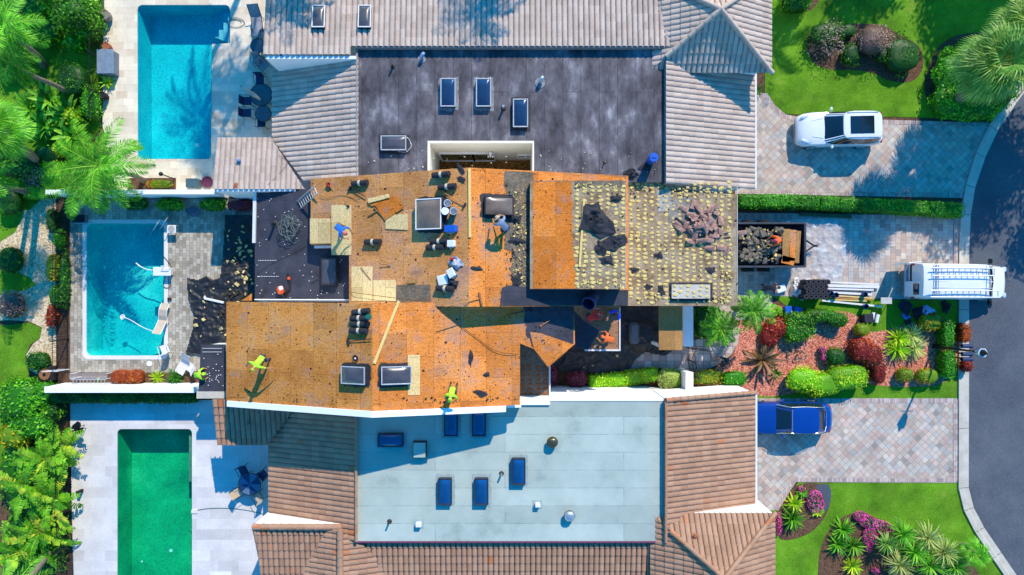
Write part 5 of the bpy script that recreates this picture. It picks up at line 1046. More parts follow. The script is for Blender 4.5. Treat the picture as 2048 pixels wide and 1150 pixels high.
tarp([(1470,452),(1604,452),(1604,528),(1470,528)],'felt','mound of torn black felt and foam filling the dump trailer','roofing_waste','roofing waste',amp=.35,z0=.75,seed=7,cell=2,sc=1.8)
r8=random.Random(8)
rubble('trailer_debris',[(1.25,1480,456,1560,524,55)],'foam','yellow foam lumps on the waste in the dump trailer','debris',11,(.05,.16)); rubble('roofing_debris',[(1.2,1480,456,1560,524,120)],mat('grey_membrane_bits',L(120,112,100),.9,var=.3),'grey membrane shreds on the waste in the dump trailer','debris',12,(.1,.35))
for a,c,w_,l in (((1571,524),(1572,458),.42,'pale stained plywood board, leftmost in the dump trailer'),((1583,522),(1586,460),.34,'orange plywood board, middle one in the dump trailer'),((1593,526),(1597,462),.24,'grey brown board, rightmost in the dump trailer'),((1563,518),(1588,524),.42,'short orange board across the lower corner of the dump trailer')):
    plank((1.25,0,0),a,c,w_,.03,l,'ply_e' if 'orange' in l else 'ply_brown','plywood_board','board')
# ================= SITE THINGS ON THE GROUND =================
b0=None
t=thing('roofing_roll','upright black roofing roll with hollow core in the block of rolls by the lawn','roofing roll',group='upright roofing rolls on the pallet')
n=14; vs=[]
for r_,z in ((.145,0),(.145,.98),(.055,.98),(.055,.3)): vs+=[(r_*math.cos(2*PI*i/n),r_*math.sin(2*PI*i/n),z) for i in range(n)]
ob=MB().add(vs,[(j*n+i,j*n+(i+1)%n,(j+1)*n+(i+1)%n,(j+1)*n+i) for j in range(3) for i in range(n)]+[tuple(range(n-1,-1,-1)),tuple(range(3*n,4*n))]).build('roofing_roll','felt',smooth=True)
bpy.data.objects.remove(t); tag(ob,'upright black roofing roll with hollow core in the block of rolls by the lawn','roofing roll','upright roofing rolls by the lawn')
c=W(1631,578,1.1)
k=0
for i in range(5):
    for j in range(4):
        o=ob if k==0 else ob.copy()
        if k: COL.objects.link(o)
        o.location=(c.x-.52+i*.27+(j%2)*.12,c.y-.42+j*.27,.17); k+=1
b=MB()
for i in range(6): b.box((-.6+i*.24,0,.1),(.16,1.15,.03))
for s in(-1,0,1): b.box((0,s*.5,.04),(1.36,.09,.08))
one(b,'pallet','woodb','wooden pallet under the upright roofing rolls','pallet',(c.x,c.y,.035))
for i,(a,q,w_,m,l) in enumerate((((1655,564),(1756,569),.09,'whitemetal','white metal length, topmost of the bundle by the pavers'),((1650,571),(1757,574),.16,'whitemetal','white metal trim, second in the bundle'),((1648,577),(1746,580),.10,'whitemetal','white metal trim, third in the bundle'),((1648,584),(1742,589),.12,'whitemetal','white metal trim just above the timber strips'),((1650,590),(1742,596),.08,'wood','thin pine strip, upper one of the bundle'),((1648,595),(1745,599),.08,'handle','thin orange strip, middle one of the bundle'),((1652,599),(1732,602),.08,'wood','thin pine strip, lower one of the bundle'),((1643,601),(1763,613),.10,'whitemetal','white gutter length lying on the grass edge'))):
    plank((.12,0,0),a,q,w_,.08,l,m,'trim_length','trim' if 'white' in l else 'strip')
for a,q,l in (((1600,428),(1702,434),'long green wooden beam along the shaded hedge foot'),): plank((.1,0,0),a,q,.18,.14,l,mat('green_wood',L(74,92,60),.8,var=.3),'wooden_beam','beam')
for x,y,l in ((1663,587,'dark blue bucket on the metal bundle, left one'),(1673,590,'dark blue bucket on the metal bundle, right one'),(1731,589,'dark blue bucket at the right end of the timber strips'),(1733,613,'dark blue bucket on the white gutter length')): bucket(x,y,(.15,0,0),'dblue','blueplastic',l,r=.14,h=.32,lid=False)
for x,y,a,l in ((1577,620,.1,'bright blue bin at the top of the red mulch bed, left one'),(1596,622,-.3,'bright blue bin at the top of the red mulch bed, right one')): cooler(x,y,(.02,0,0),.36,.42,.4,'blueplastic','blueplastic',l,a,'storage_bin','bin')
t=thing('waste_bin','black square bin above the round orange shrub','bin',W(1732,636,.3)-Vector((0,0,.3)),.1); MB().box((0,0,.3),(.46,.42,.6),bev=.04,taper=1.1).build('body','rubber',t); MB().box((0,0,.62),(.52,.48,.05),bev=.02).build('lid','felt',t)
for x,y,l in ((1745,633,'white paper roll on the lawn, left one'),(1754,637,'white paper roll on the lawn, right one')): p=W(x,y,.12); one(MB().tube([(0,-.24,0),(0,.24,0)],.10,14),'paper_roll','whiteplastic',l,'paper roll',(p.x,p.y,.13),-.2,smooth=True)
p=W(1771,603,.5); t=thing('sawhorse_table','small black framed table with pale top on the grass edge','table',(p.x,p.y,.03)); MB().box((0,.05,.55),(.62,.36,.03)).build('top',mat('pale_top',L(190,188,180),.6),t)
for sx in(-1,1):
    for sy in(-1,1): MB().tube([(sx*.3,sy*.2,0),(sx*.26,sy*.16,.54)],.02,6).build('leg','blackmetal',t)
# clutter under the van
p=W(1816,618,.4); crumple(1808,616,(.03,0,0),.32,.4,.6,'dark blue bag heap in the van shadow, left one','bag','bag',mat('navy_cloth',L(28,40,66),.85,var=.3),5); crumple(1834,628,(.03,0,0),.36,.34,.5,'dark blue sack between the van and the square hedge','sack','sack',mat('navy_cloth',L(28,40,66),.85),7)
crumple(1812,632,(.03,0,0),.26,.14,.3,'pale blue folded cloth in the van shadow','cloth','cloth',mat('blue_cloth',L(96,140,205),.85,var=.2),3); crumple(1815,643,(.03,0,0),.2,.2,.35,'black bag with red trim beside the yucca clump','bag','bag','felt',12); crumple(1891,614,(.03,0,0),.26,.3,.4,'dark coil of gear near the kerb under the van','gear_bag','bag','felt',13)
b=MB(); b.blob((0,0,.1),(.22,.18,.12),2,12,6,.3); one(b,'stone','stone','pale stone beside the pavers at the edge of the yucca clump','stone',W(1805,660,.02))
# lamp post
p=W(1868,692,0); t=thing('street_lamp','black street lamp post with white lantern leaning over the kerb hedge','street lamp',p)
MB().tube([(0,0,0),(0,0,.3),(0,0,.32),(0,0,3.6)],[.13,.13,.07,.055],10).build('pole','blackmetal',t,smooth=True); b=MB(); b.ring((0,0,3.55),.09,.03,12); b.tube([(-.35,0,3.35),(.35,0,3.35)],.018,6); b.build('crossbar','blackmetal',t)
b=MB(); n=6
vs=[(r_*math.cos(2*PI*i/n),r_*math.sin(2*PI*i/n),z) for r_,z in ((.15,3.6),(.26,4.05)) for i in range(n)]; b.add(vs,[(i,(i+1)%n,n+(i+1)%n,n+i) for i in range(n)]+[tuple(range(n-1,-1,-1)),tuple(range(n,2*n))]); b.build('lantern','lamplens',t)
b=MB()
for i in range(n): a=2*PI*i/n; b.tube([(.15*math.cos(a),.15*math.sin(a),3.6),(.26*math.cos(a),.26*math.sin(a),4.05)],.014,4)
b.tube([(0,0,4.05),(0,0,4.12),(0,0,4.3),(0,0,4.4)],[.19,.15,.07,.02],6); b.build('lantern_cage','blackmetal',t)
for y,l in ((692,'dark blue mailbox on the kerb, nearer the rust hedge'),(708,'dark blue mailbox on the kerb, middle one'),(718,'dark blue mailbox on the kerb, nearest the red shrub')):
    p=W(1932,y,1.0); t=thing('mailbox',l,'mailbox',(p.x,p.y,.1),group='mailboxes behind the kerb'); b=MB().tube([(-.28,0,1.0),(.28,0,1.0)],.11,12); b.box((0,0,.94),(.56,.22,.12)); b.build('box','dblue',t); MB().box((0,0,.45),(.09,.09,.9)).build('post','woodb',t); MB().box((.22,-.13,1.02),(.05,.02,.14)).build('flag','redlens',t)
# ================= WALLS, FENCES =================
def wallthing(px0,px1,y0,y1,z,label,name='garden_wall'):
    A=W(px0,y0,z);B=W(px1,y1,z); t=thing(name,label,'wall',((A.x+B.x)/2,(A.y+B.y)/2,0)); b=MB().box((0,0,z/2-.03),(B.x-A.x,A.y-B.y,z-.06)); b.build('wall','white',t); MB().box((0,0,z-.03),(B.x-A.x+.04,A.y-B.y+.04,.06),bev=.01).build('coping','white',t); return t
wallthing(91,430,380,388,1.8,'white garden wall between the cream deck and the teal pool'); wallthing(89,389,774,785,1.7,'white garden wall between the teal pool and the green pool')
wallthing(1368,1386,600,692,2.0,'white entry wall beside the porch deck, upper piece'); wallthing(1372,1386,745,792,2.0,'white entry wall beside the porch deck, lower piece')
def fence(a,c,label,h=1.5,sp=.12,posts=2.0):
    A=W(*a,0);B=W(*c,0); t=thing('metal_fence',label,'fence',A); d=B-A; u=d.normalized(); b=MB(); Ln=d.length
    for z in(.15,h-.12): b.tube([Vector((0,0,z)),d+Vector((0,0,z))],.018,4)
    n=int(Ln/sp)
    for i in range(n): q=u*(i*sp); b.box(q+Vector((0,0,h/2)),(.016,.016,h))
    b.build('picket_panel','blackmetal',t)
    for i in range(int(Ln/posts)+1): MB().box(u*(i*posts)+Vector((0,0,h/2+.05)),(.055,.055,h+.1)).build('post','blackmetal',t)
    return t
fence((210,-20),(206,250),'black picket fence beside the cream deck of the turquoise pool'); fence((139,398),(137,742),'black picket fence between gravel path and teal pool'); fence((138,806),(150,1180),'black picket fence beside the green pool terrace')
b=None
p=W(1392,690,0); t=thing('entry_gate','black metal entry gate standing open by the white wall','gate',W(1380,735,0),.15); b=MB()
for z in(.2,1.0,1.8): b.tube([(-.05,-.35,z),(-.1,.45,z)],.02,5)
for i in range(8): y=-.35+i*.115; b.tube([(-.05-.006*i,y,.1),(-.05-.006*i,y,1.85)],.012,4)
b.build('bars','blackmetal',t); MB().box((-.05,-.4,.95),(.06,.06,1.9)).build('post','blackmetal',t); MB().box((-.1,.5,.95),(.05,.05,1.9)).build('post','blackmetal',t)
p=W(1375,693,0); t=thing('garden_fence','short black metal fence at the end of the upper entry wall','fence',W(1370,694,0)); b=MB()
for z in(.2,1.6): b.tube([(0,0,z),(1.1,-.1,z)],.018,5)
for i in range(9): b.tube([(i*.13,-.012*i,.1),(i*.13,-.012*i,1.65)],.011,4)
b.build('bars','blackmetal',t)
# ================= POOLSIDE THINGS =================
def lounge(px,py,a,label,fm='whitemetal',sm_='sling',L_=1.7,w_=.6,rise=.5,z0=.04,group=None,curve=0):
    p=W(px,py,.35); t=thing('lounge_chair',label,'lounge chair',(p.x,p.y,z0),a,group); pts=[(-L_/2,.28),(-.1,.30),(.2,.34),(L_/2,.34+rise)] if not curve else [(-.85,.2),(-.5,.38),(-.15,.34),(.1,.25),(.45,.45),(.85,.75)]
    b=MB(); n=len(pts); vs=[(x,s*w_/2,z-k) for k in(0,.035) for x,z in pts for s in(-1,1)]; fs=[(2*i,2*i+2,2*i+3,2*i+1) for i in range(n-1)]+[(2*n+2*i+1,2*n+2*i+3,2*n+2*i+2,2*n+2*i) for i in range(n-1)]; fs+=[(2*i,2*n+2*i,2*n+2*i+2,2*i+2) for i in range(n-1)]+[(2*i+1,2*i+3,2*n+2*i+3,2*n+2*i+1) for i in range(n-1)]+[(0,1,2*n+1,2*n),(2*n-2,4*n-2,4*n-1,2*n-1)]
    b.add(vs,fs).build('sling',sm_,t,smooth=False)
    b=MB()
    for s in(-1,1): b.tube([(x,s*w_/2,z) for x,z in pts],.02,6)
    b.build('frame',fm,t)
    for x in(-L_*.38,L_*.12):
        for s in(-1,1): MB().tube([(x,s*w_/2,.3),(x-.03,s*(w_/2+.03),0)],.018,6).build('leg',fm,t)
    return t
def chair(px,py,a,label,fm='blackmetal',sm_='sling',z0=.04,group=None,base=[None]):
    key=(fm,sm_ if isinstance(sm_,str) else sm_.name); p=W(px,py,.45)
    if base[0] is None: base[0]={}
    if key in base[0]:
        q=dup(base[0][key],(p.x,p.y,z0),a,label); q['group']=group or base[0][key].get('group','patio chairs'); return q
    t=thing('patio_chair',label,'chair',(p.x,p.y,z0),a,group); MB().box((0,0,.43),(.46,.48,.03),bev=.01).build('seat',sm_,t); MB().box((0,.26,.68),(.44,.03,.42),Matrix.Rotation(-.25,3,'X'),bev=.01).build('backrest',sm_,t)
    for sx in(-1,1):
        for sy in(-1,1): MB().tube([(sx*.24,sy*.24,.42),(sx*.26,sy*.27,0)],.016,6).build('leg',fm,t)
        MB().tube([(sx*.25,-.22,.43),(sx*.27,-.2,.64),(sx*.27,.2,.66),(sx*.23,.3,.88)],.016,6).build('armrest',fm,t)
    base[0][key]=t; return t
def rtable(px,py,r,label,top='glass_top',fm='blackmetal',z0=.04,group=None,check=False):
    p=W(px,py,.72); t=thing('patio_table',label,'table',(p.x,p.y,z0),0,group); 
    if check:
        b=MB(); n=32; vs=[(0,0,.74)]+[(r*.95*math.cos(2*PI*i/n),r*.95*math.sin(2*PI*i/n),.74) for i in range(n)]; b.add(vs,[(0,1+i,1+(i+1)%n) for i in range(n)]); b.m=[(i//4)%2 for i in range(n)]; b.build('top',['dblue',mat('grey_blue_top',L(90,116,150),.4)],t)
    else: MB().cyl((0,0,.72),r*.96,.02,28).build('top',mat('dark_glass_top',L(70,86,96),.15,coat=.5,bump=0),t)
    MB().ring((0,0,.73),r,.022,32).build('rim',fm,t); b=MB(); b.ring((0,0,.70),r*.5,.012,20)
    for k in range(6): a=PI*k/3; b.tube([(0,0,.70),(r*math.cos(a),r*math.sin(a),.72)],.010,4)
    b.build('spokes',fm,t)
    for k in range(4): a=PI/4+PI*k/2; MB().tube([(r*.3*math.cos(a),r*.3*math.sin(a),.7),(r*.75*math.cos(a),r*.75*math.sin(a),0)],.02,6).build('leg',fm,t)
    return t
grey_sl=mat('grey_sling',L(150,154,164),.7)
lounge(513,40,R(95),'grey sling lounge chair near the top of the cream deck','blackmetal',grey_sl,1.4)
rtable(516,92,.40,'small round metal table below the grey lounge chair'); chair(515,68,R(180),'grey seated chair above the small round table','blackmetal',grey_sl,group='patio chairs by the turquoise pool'); chair(514,120,0,'grey seated chair below the small round table','blackmetal',grey_sl,group='patio chairs by the turquoise pool'); chair(527,131,R(40),'grey seated chair tucked under the white gable corner','blackmetal',grey_sl,group='patio chairs by the turquoise pool')
rtable(523,190,.62,'round dark dining table in the palm shade on the cream deck'); rtable(527,228,.45,'dark round table in the shade near the dining table')
for x,y,a,l in ((495,202,90,'dark chair left of the dining table, upper one'),(494,226,90,'dark chair left of the dining table, lower one'),(520,160,0,'dark chair above the dining table'),(523,246,180,'dark chair below the shaded small table')): chair(x,y,R(a),l,'blackmetal','dblue',group='dark chairs round the dining table')
p=W(506,188,.6); t=thing('folded_parasol','folded tan parasol leaning on the dining table','parasol',(p.x,p.y,.04),0); MB().tube([(-.5,.3,.75),(.1,-.1,.9),(.6,-.45,1.0)],[.04,.13,.05],8).build('canopy','sling',t,smooth=True); MB().tube([(-.7,.45,.65),(.75,-.55,1.05)],.02,6).build('pole','blackmetal',t)
p=W(212,124,.6); t=thing('storage_box','grey blue storage box with ridged lid by the fence','storage box',(p.x,p.y,.04)); MB().box((0,0,.3),(.85,1.3,.6),bev=.02).build('body',mat('grey_blue_box',L(110,125,140),.6),t); b=MB().box((0,0,.64),(.95,1.4,.07),bev=.03); b.box((.25,0,.69),(.4,1.36,.03),bev=.01); b.build('lid',mat('grey_blue_lid',L(125,142,160),.5),t)
def pot(px,py,r,label,m='stone',plant=None,z0=.04,name='plant_pot'):
    p=W(px,py,.35); t=thing(name,label,'pot',(p.x,p.y,z0)); MB().tube([(0,0,0),(0,0,.25),(0,0,.5)],[r*.65,r,r*.9],16).build('pot',m,t,smooth=True); MB().ring((0,0,.5),r*.92,.03,18).build('rim',m,t); MB().cyl((0,0,.44),r*.8,.02,14).build('earth','soil',t); return t
pot(212,32,.3,'dark stone pot at the top of the fence','stone'); pot(214,95,.26,'brown pot just above the grey storage box','terracotta'); pot(208,192,.2,'small dark pot at the lower end of the fence','rubber')
cooler(384,366,(.04,0,0),.66,.5,.5,mat('teal_box',L(90,120,130),.4),mat('teal_lid',L(70,96,110),.3),'tan and teal deck box below the turquoise pool',0,'deck_box','box'); p=W(415,364,.1); b=MB(); b.ring((0,0,.1),.3,.04,20); b.cyl((0,0,.02),.28,.05,18); one(b,'tub',mat('maroon_plastic',L(110,50,78),.5),'maroon tub half under the little tiled roof','tub',(p.x,p.y,.04))
p=W(326,349,.9); t=thing('garden_lamp','black ball garden lamp standing below the turquoise pool','garden lamp',(p.x+.25,p.y-.1,.04)); MB().tube([(0,0,0),(-.05,0,.5),(-.25,.1,1.0)],.03,6).build('pole','blackmetal',t); MB().blob((-.27,.1,1.05),(.12,.12,.12),2,14,8).build('globe','blackmetal',t,smooth=True)
cable('pool_hose',spiral(W(470,46,.08),.35,.62,1.4,.07,.09,e=.5,jit=.02),.014,'rubber','black hose loop at the pool corner steps','hose',sm=0)
# centre pool
p=W(343,458,.5); t=thing('side_table','small square white table by the pool grab rail','table',(p.x,p.y,.045)); MB().box((0,0,.46),(.5,.44,.03),bev=.01).build('frame','whitemetal',t); MB().cyl((0,0,.475),.19,.015,20).build('top',mat('table_disc',L(170,172,168),.4),t)
for sx in(-1,1):
    for sy in(-1,1): MB().tube([(sx*.22,sy*.19,.46),(sx*.25,sy*.22,0)],.018,6).build('leg','whitemetal',t)
lounge(325,637,R(-98),'curved beige lounge chair at the edge of the teal pool','whitemetal','sling',1.7,.45,curve=1,z0=.06)
p=W(324,543,.45); t=thing('diving_board','short pale board jutting over the teal pool','diving board',(p.x,p.y,.06)); MB().box((0,0,.4),(1.0,.5,.06),bev=.02).build('board','whitemetal',t); MB().box((.3,0,.2),(.3,.4,.36),bev=.03).build('stand','coping',t); MB().tube([(.1,.25,.4),(.1,.3,.7),(.5,.3,.7),(.5,.25,.4)],.018,6).build('handrail','whitemetal',t)
chair(330,698,R(200),'white chair at the lower right corner of the teal pool','whitemetal','coping',group='white chairs round the teal pool'); lounge(368,727,R(60),'pale folding lounge chair at the edge of the black tarp','whitemetal','coping',1.3,.5); lounge(378,733,R(-30),'second pale folding lounge chair tangled with the first by the tarp','whitemetal','coping',1.1,.45)
cable('pool_vacuum_hose',[W(272,526,-.05),W(283,535,-.05),W(300,541,-.05),W(320,540,.2)],.03,'whiteplastic','white hose floating from the short board over the teal pool','hose'); cable('pool_vacuum_hose',[W(247,634,-.04),W(262,640,-.05),W(285,655,-.05),W(307,663,-.05)],.022,'whiteplastic','thin white hose running from the round float in the teal pool','hose')
cable('pool_hose',[W(325,510,.1),W(338,525,.1),W(345,535,.1),W(330,545,.1),W(325,575,.1),W(340,576,.1),W(342,562,.1)],.016,'cable','dark looping hose on the coping under the short board','hose')
crumple(384,424,(.05,0,0),.36,.28,.14,'grey folded cover beside the clipped hedge','folded_cover','cover',mat('grey_cover',L(96,108,125),.8),3); cooler(157,437,(.04,0,0),.7,.42,.35,mat('steel_box',L(120,130,140),.5,.3),'blackmetal','grey pool equipment box at the top left corner of the grey deck',0,'equipment_box','box')
one(MB().cyl((0,0,0),.16,.025,20),'drain_cover','whiteplastic','round white drain cover below the teal pool','drain cover',W(299,727,.05)); cooler(339,598,(.05,0,0),.2,.14,.06,'felt','felt','small dark float box on the pool coping',0,'test_kit','box'); crumple(320,632,(.06,0,0),.12,.16,.15,'dark folded towel beside the curved lounge chair','towel','towel','dblue',3)
# white trellis bench and ladder by the wall
p=W(180,752,.9); t=thing('slatted_rack','white slatted rack along the garden wall below the teal pool','rack',(p.x,p.y,.04)); b=MB()
for i in range(9): b.box((0,-.14+i*.035,1.0),(2.1,.015,.02)) if i%2==0 else None
b.build('slats','whitemetal',t)
for sx in(-1,1):
    for sy in(-.14,.14): MB().tube([(sx*1.0,sy,0),(sx*1.0,sy,1.0)],.02,6).build('post','whitemetal',t)
ladder(W(142,764,.3),W(212,764,.3),.26,10,'small folded aluminium ladder behind the white rack',side=Vector((0,1,0))); broom((.1,0,0),(198,757),(199,770),'lime tool in front of the garden wall',.1,mat('lime_plastic',L(170,210,30),.5),mat('lime_plastic',L(170,210,30),.5),'garden_tool','tool')
p=W(93,748,.4); t=thing('hose_reel','round wooden reel in a dark square box by the fence','hose reel',(p.x,p.y,.02)); MB().box((0,0,.25),(.85,.85,.5),bev=.03).build('case','rubber',t); MB().cyl((0,0,.5),.32,.05,22).build('reel','woodb',t); MB().cyl((0,0,.55),.08,.05,12).build('hub','blackmetal',t)
t=thing('small_gate','small white metal gate at the end of the picket fence','gate',W(125,738,0)); b=MB()
for i in range(7): b.tube([(-.35+i*.13,0,.1),(-.35+i*.13,0,1.2)],.014,4)
for z in(.15,1.15): b.tube([(-.4,0,z),(.5,0,z)],.02,5)
b.build('bars','whitemetal',t)
# south terrace
rtable(500,968,.62,'round table with blue checker top on the pale terrace',check=True)
for x,y,a,l in ((487,941,25,'dark empty chair above the checker table, left one'),(526,950,-50,'dark chair right of the checker table under the eave'),(478,984,120,'chair with tan cushion left of the checker table'),(518,994,215,'chair with tan cushion below the checker table')): chair(x,y,R(a),l,'blackmetal','dblue' if 'dark' in l else 'sling',group='chairs round the checker table')
t=thing('bird_sculpture','black metal bird sculpture in the corner of the pale terrace','sculpture',W(172,852,.05),.5); MB().tube([(-.2,0,.75),(0,0,.8),(.3,.1,.95),(.5,.2,1.1)],[.05,.14,.1,.03],8).build('body','blackmetal',t,smooth=True)
for s in(-1,1): MB().add([(0,0,.85),(.5,s*.1,1.05),(.35,s*.35,.95),(-.1,s*.3,.85),(-.3,s*.15,.8)],[(0,1,2),(0,2,3),(0,3,4)]).build('wing','blackmetal',t); MB().tube([(0,s*.05,.7),(-.05,s*.1,0)],.02,5).build('leg','blackmetal',t)
MB().tube([(-.2,0,.78),(-.35,-.05,1.1),(-.45,-.1,1.2)],[.04,.03,.015],6).build('neck','blackmetal',t)
cable('garden_hose',[W(389,1021,.08),W(420,1016,.07),W(460,1016,.07),W(500,1021,.07),W(533,1030,.07)],.014,'green','green hose across the pale terrace to the green pool spout','hose')
cooler(155,985,(.04,0,0),.16,.16,.45,'rubber','felt','small dark box behind the terrace fence',0,'utility_box','box')
# ================= PEOPLE =================
POSE={
 'stand':dict(pel=(0,0,.93),ch=(0,.02,1.27),nk=(0,.03,1.46),hd=(0,.06,1.60),tp=(0,.06,1.70),hp=(.10,0,.90),kn=(.12,.05,.50),an=(.12,-.02,.09),to=(.14,.16,.04),sh=(.19,.02,1.41),el=(.28,.06,1.14),wr=(.26,.26,1.0)),
 'bend':dict(pel=(0,-.18,.86),ch=(0,.12,1.10),nk=(0,.30,1.20),hd=(0,.43,1.22),tp=(0,.50,1.26),hp=(.11,-.16,.84),kn=(.15,.06,.48),an=(.15,-.10,.09),to=(.18,.08,.04),sh=(.20,.24,1.16),el=(.30,.36,.92),wr=(.20,.55,.72)),
 'kneel':dict(pel=(0,-.15,.42),ch=(0,.05,.74),nk=(0,.18,.90),hd=(0,.28,.99),tp=(0,.32,1.07),hp=(.11,-.13,.42),kn=(.16,.22,.10),an=(.15,-.22,.08),to=(.15,-.38,.05),sh=(.19,.13,.86),el=(.29,.30,.66),wr=(.17,.48,.50)),
 'crouch':dict(pel=(0,-.15,.36),ch=(0,.05,.66),nk=(0,.18,.82),hd=(0,.28,.90),tp=(0,.32,.98),hp=(.11,-.13,.37),kn=(.22,.22,.50),an=(.17,-.05,.09),to=(.19,.12,.04),sh=(.19,.13,.78),el=(.27,.34,.58),wr=(.16,.50,.42)),
}
def person(label,pl,px,py,yaw,pose,shirt,pants,hat,z=None,arms=None,hair='hair',hz=1.0,boots='boot'):
    P={k:Vector(v) for k,v in POSE[pose].items()}; ref=(P['ch']); 
    base=(pl[0]+ref.z,pl[1],pl[2]); q=onp(base,px,py); gz=zat(pl,q.x,q.y); rz=Matrix.Rotation(yaw,3,'Z'); c=rz@ref; loc=Vector((q.x-c.x,q.y-c.y,0)); loc.z=zat(pl,loc.x,loc.y)
    V=[];E=[];Rr=[];
    def jt(p,r,par=None):
        V.append(Vector(p));Rr.append(r)
        if par is not None:E.append((par,len(V)-1))
        return len(V)-1
    pel=jt(P['pel'],(.155,.115)); wa=jt(P['pel'].lerp(P['ch'],.5),(.145,.105),pel); ch=jt(P['ch'],(.175,.12),wa); nb=jt(P['ch'].lerp(P['nk'],.75),(.12,.085),ch); nk=jt(P['nk'],(.055,.055),nb); hd=jt(P['nk'].lerp(P['hd'],.55),(.075,.08),nk); h2=jt(P['hd'].lerp(P['tp'],.3),(.082,.098),hd); tp=jt(P['tp'],(.05,.06),h2)
    seg=[];tips=[]
    for s in(-1,1):
        m=lambda k:Vector((P[k].x*s,P[k].y,P[k].z))
        S_,El,Wr=m('sh'),m('el'),m('wr')
        if arms and arms.get(s): El,Wr=[Vector(v) for v in arms[s]]
        a=jt(S_,(.068,.068),nb); b_=jt(El,(.046,.046),a); w_=jt(Wr,(.03,.03),b_); d=(Wr-El).normalized(); hnd=jt(Wr+d*.07,(.042,.022),w_); tips.append((Wr,d,s))
        a=jt(m('hp'),(.095,.1),pel); k=jt(m('kn'),(.062,.062),a); n_=jt(m('an'),(.045,.045),k); jt(m('to'),(.048,.035),n_)
        seg+= [(S_,S_.lerp(El,.8),0),(S_.lerp(El,.85),Wr+d*.1,3),(m('hp'),m('an'),1),(m('an')-Vector((0,0,.03)),m('to'),2)]
    seg+=[(P['pel']+(P['ch']-P['pel'])*.15,P['nk']-(P['nk']-P['ch'])*.1,0),(P['pel']-(P['ch']-P['pel'])*.05,P['pel'],1),(P['nk'],P['tp'],3)]
    me=bpy.data.meshes.new('body'); me.from_pydata([tuple(v) for v in V],E,[]); o=bpy.data.objects.new('body',me); COL.objects.link(o)
    sk=o.modifiers.new('s','SKIN'); 
    if not me.skin_vertices: me.attributes.new('x','FLOAT','POINT')
    for i,v in enumerate(me.skin_vertices[0].data): v.radius=Rr[i]; v.use_root=(i==0)
    o.modifiers.new('u','SUBSURF').levels=1; o.modifiers['u'].render_levels=1
    dg=bpy.context.evaluated_depsgraph_get(); nm=bpy.data.meshes.new_from_object(o.evaluated_get(dg)); bpy.data.objects.remove(o)
    b=MB(); b.add([v.co for v in nm.vertices],[tuple(p.vertices) for p in nm.polygons])
    def dseg(p,a,c): d=c-a; t=max(0,min(1,(p-a).dot(d)/d.length_squared)); return (p-(a+d*t)).length
    for i,p in enumerate(nm.polygons):
        c=Vector(p.center); b.m[i]=min(seg,key=lambda s_:dseg(c,s_[0],s_[1])-(.03 if s_[2]==0 else 0))[2]
    for Wr,d,s in tips: # fingers and thumb
        side=d.cross(Vector((0,0,1))); side=side.normalized() if side.length>.1 else Vector((1,0,0)); nrm=side.cross(d).normalized(); pa=Wr+d*.10
        for i,ln in enumerate((.065,.078,.072,.055)):
            r0_=pa+side*(.026-.0175*i); b.tube([r0_-d*.02,r0_+d*ln*.5-nrm*.008,r0_+d*ln*.85-nrm*.03],[.010,.009,.007],5,3)
        b.tube([Wr+d*.04+side*.03*-s,Wr+d*.075+side*.06*-s-nrm*.01,Wr+d*.10+side*.062*-s-nrm*.025],[.012,.011,.008],5,3)
    up=(P['tp']-P['nk']).normalized(); fw=Vector((0,1,0)); fw=(fw-up*fw.dot(up)); fw=fw.normalized() if fw.length>.2 else Vector((0,0,-1)); lf=up.cross(fw); hc_=P['hd']
    b.tube([hc_+fw*.085+up*.015,hc_+fw*.115-up*.01],[.008,.014],6,3)
    for s in(-1,1): b.blob(hc_+lf*.082*s,(.012,.02,.03),2,8,5,mi=3); b.blob(hc_+fw*.088+lf*.03*s+up*.025,(.011,.006,.007),2,6,4,mi=4)
    b.tube([hc_+fw*.09-up*.045-lf*.022,hc_+fw*.095-up*.045,hc_+fw*.09-up*.045+lf*.022],.005,4,5)
    t=thing('person',label,'person',loc,yaw); b.build('body',[shirt,pants,boots,'skin','eye','lip'],t,smooth=True)
    rot=Matrix((lf,fw,up)).transposed(); b=MB(); top=hc_+up*.045
    if hat=='hat': b.tube([top,top+up*.03,top+up*.09,top+up*.11],[.11,.105,.09,.04],16); b.tube([top-up*.002,top+up*.008],[.19,.18],18); b.build('sun_hat','sling',t,smooth=True)
    elif hat=='hair': b.blob(hc_+up*.04-fw*.012,(.092,.105,.10),2.2,16,10,rot=rot,bottom=-.3); b.build('hair','hairm',t,smooth=True)
    else:
        b.blob(top-up*.005,(.098,.112,.085),2.2,16,8,rot=rot,bottom=-.1); b.box(top+fw*.14,(.14,.12,.012),rot,bev=.004); b.build('cap',hat,t,smooth=True)
    return t
M['eye']=mat('eye',L(25,20,18),.2); M['lip']=mat('lips',L(150,80,70),.5); M['boot']=mat('boot_leather',L(52,40,32),.7); M['hairm']=mat('dark_hair',L(34,26,22),.7,var=.3,scale=20)
M['s_blue']=mat('blue_shirt',L(24,110,214),.85,var=.15); M['s_grey']=mat('grey_shirt',L(128,148,178),.85,var=.15); M['s_lime']=mat('lime_shirt',L(178,236,50),.8,var=.12); M['s_red']=mat('red_shirt',L(240,46,40),.85,var=.12); M['s_orange']=mat('orange_shirt',L(250,110,44),.85,var=.12); M['s_rblue']=mat('royal_blue_shirt',L(20,66,226),.85,var=.1); M['s_dark']=mat('dark_shirt',L(34,40,54),.9,var=.2); M['jean']=mat('jeans',L(52,60,84),.9,var=.25); M['khaki']=mat('khaki_trousers',L(120,98,70),.9,var=.2); M['s_pale']=mat('pale_blue_shirt',L(120,170,225),.85)
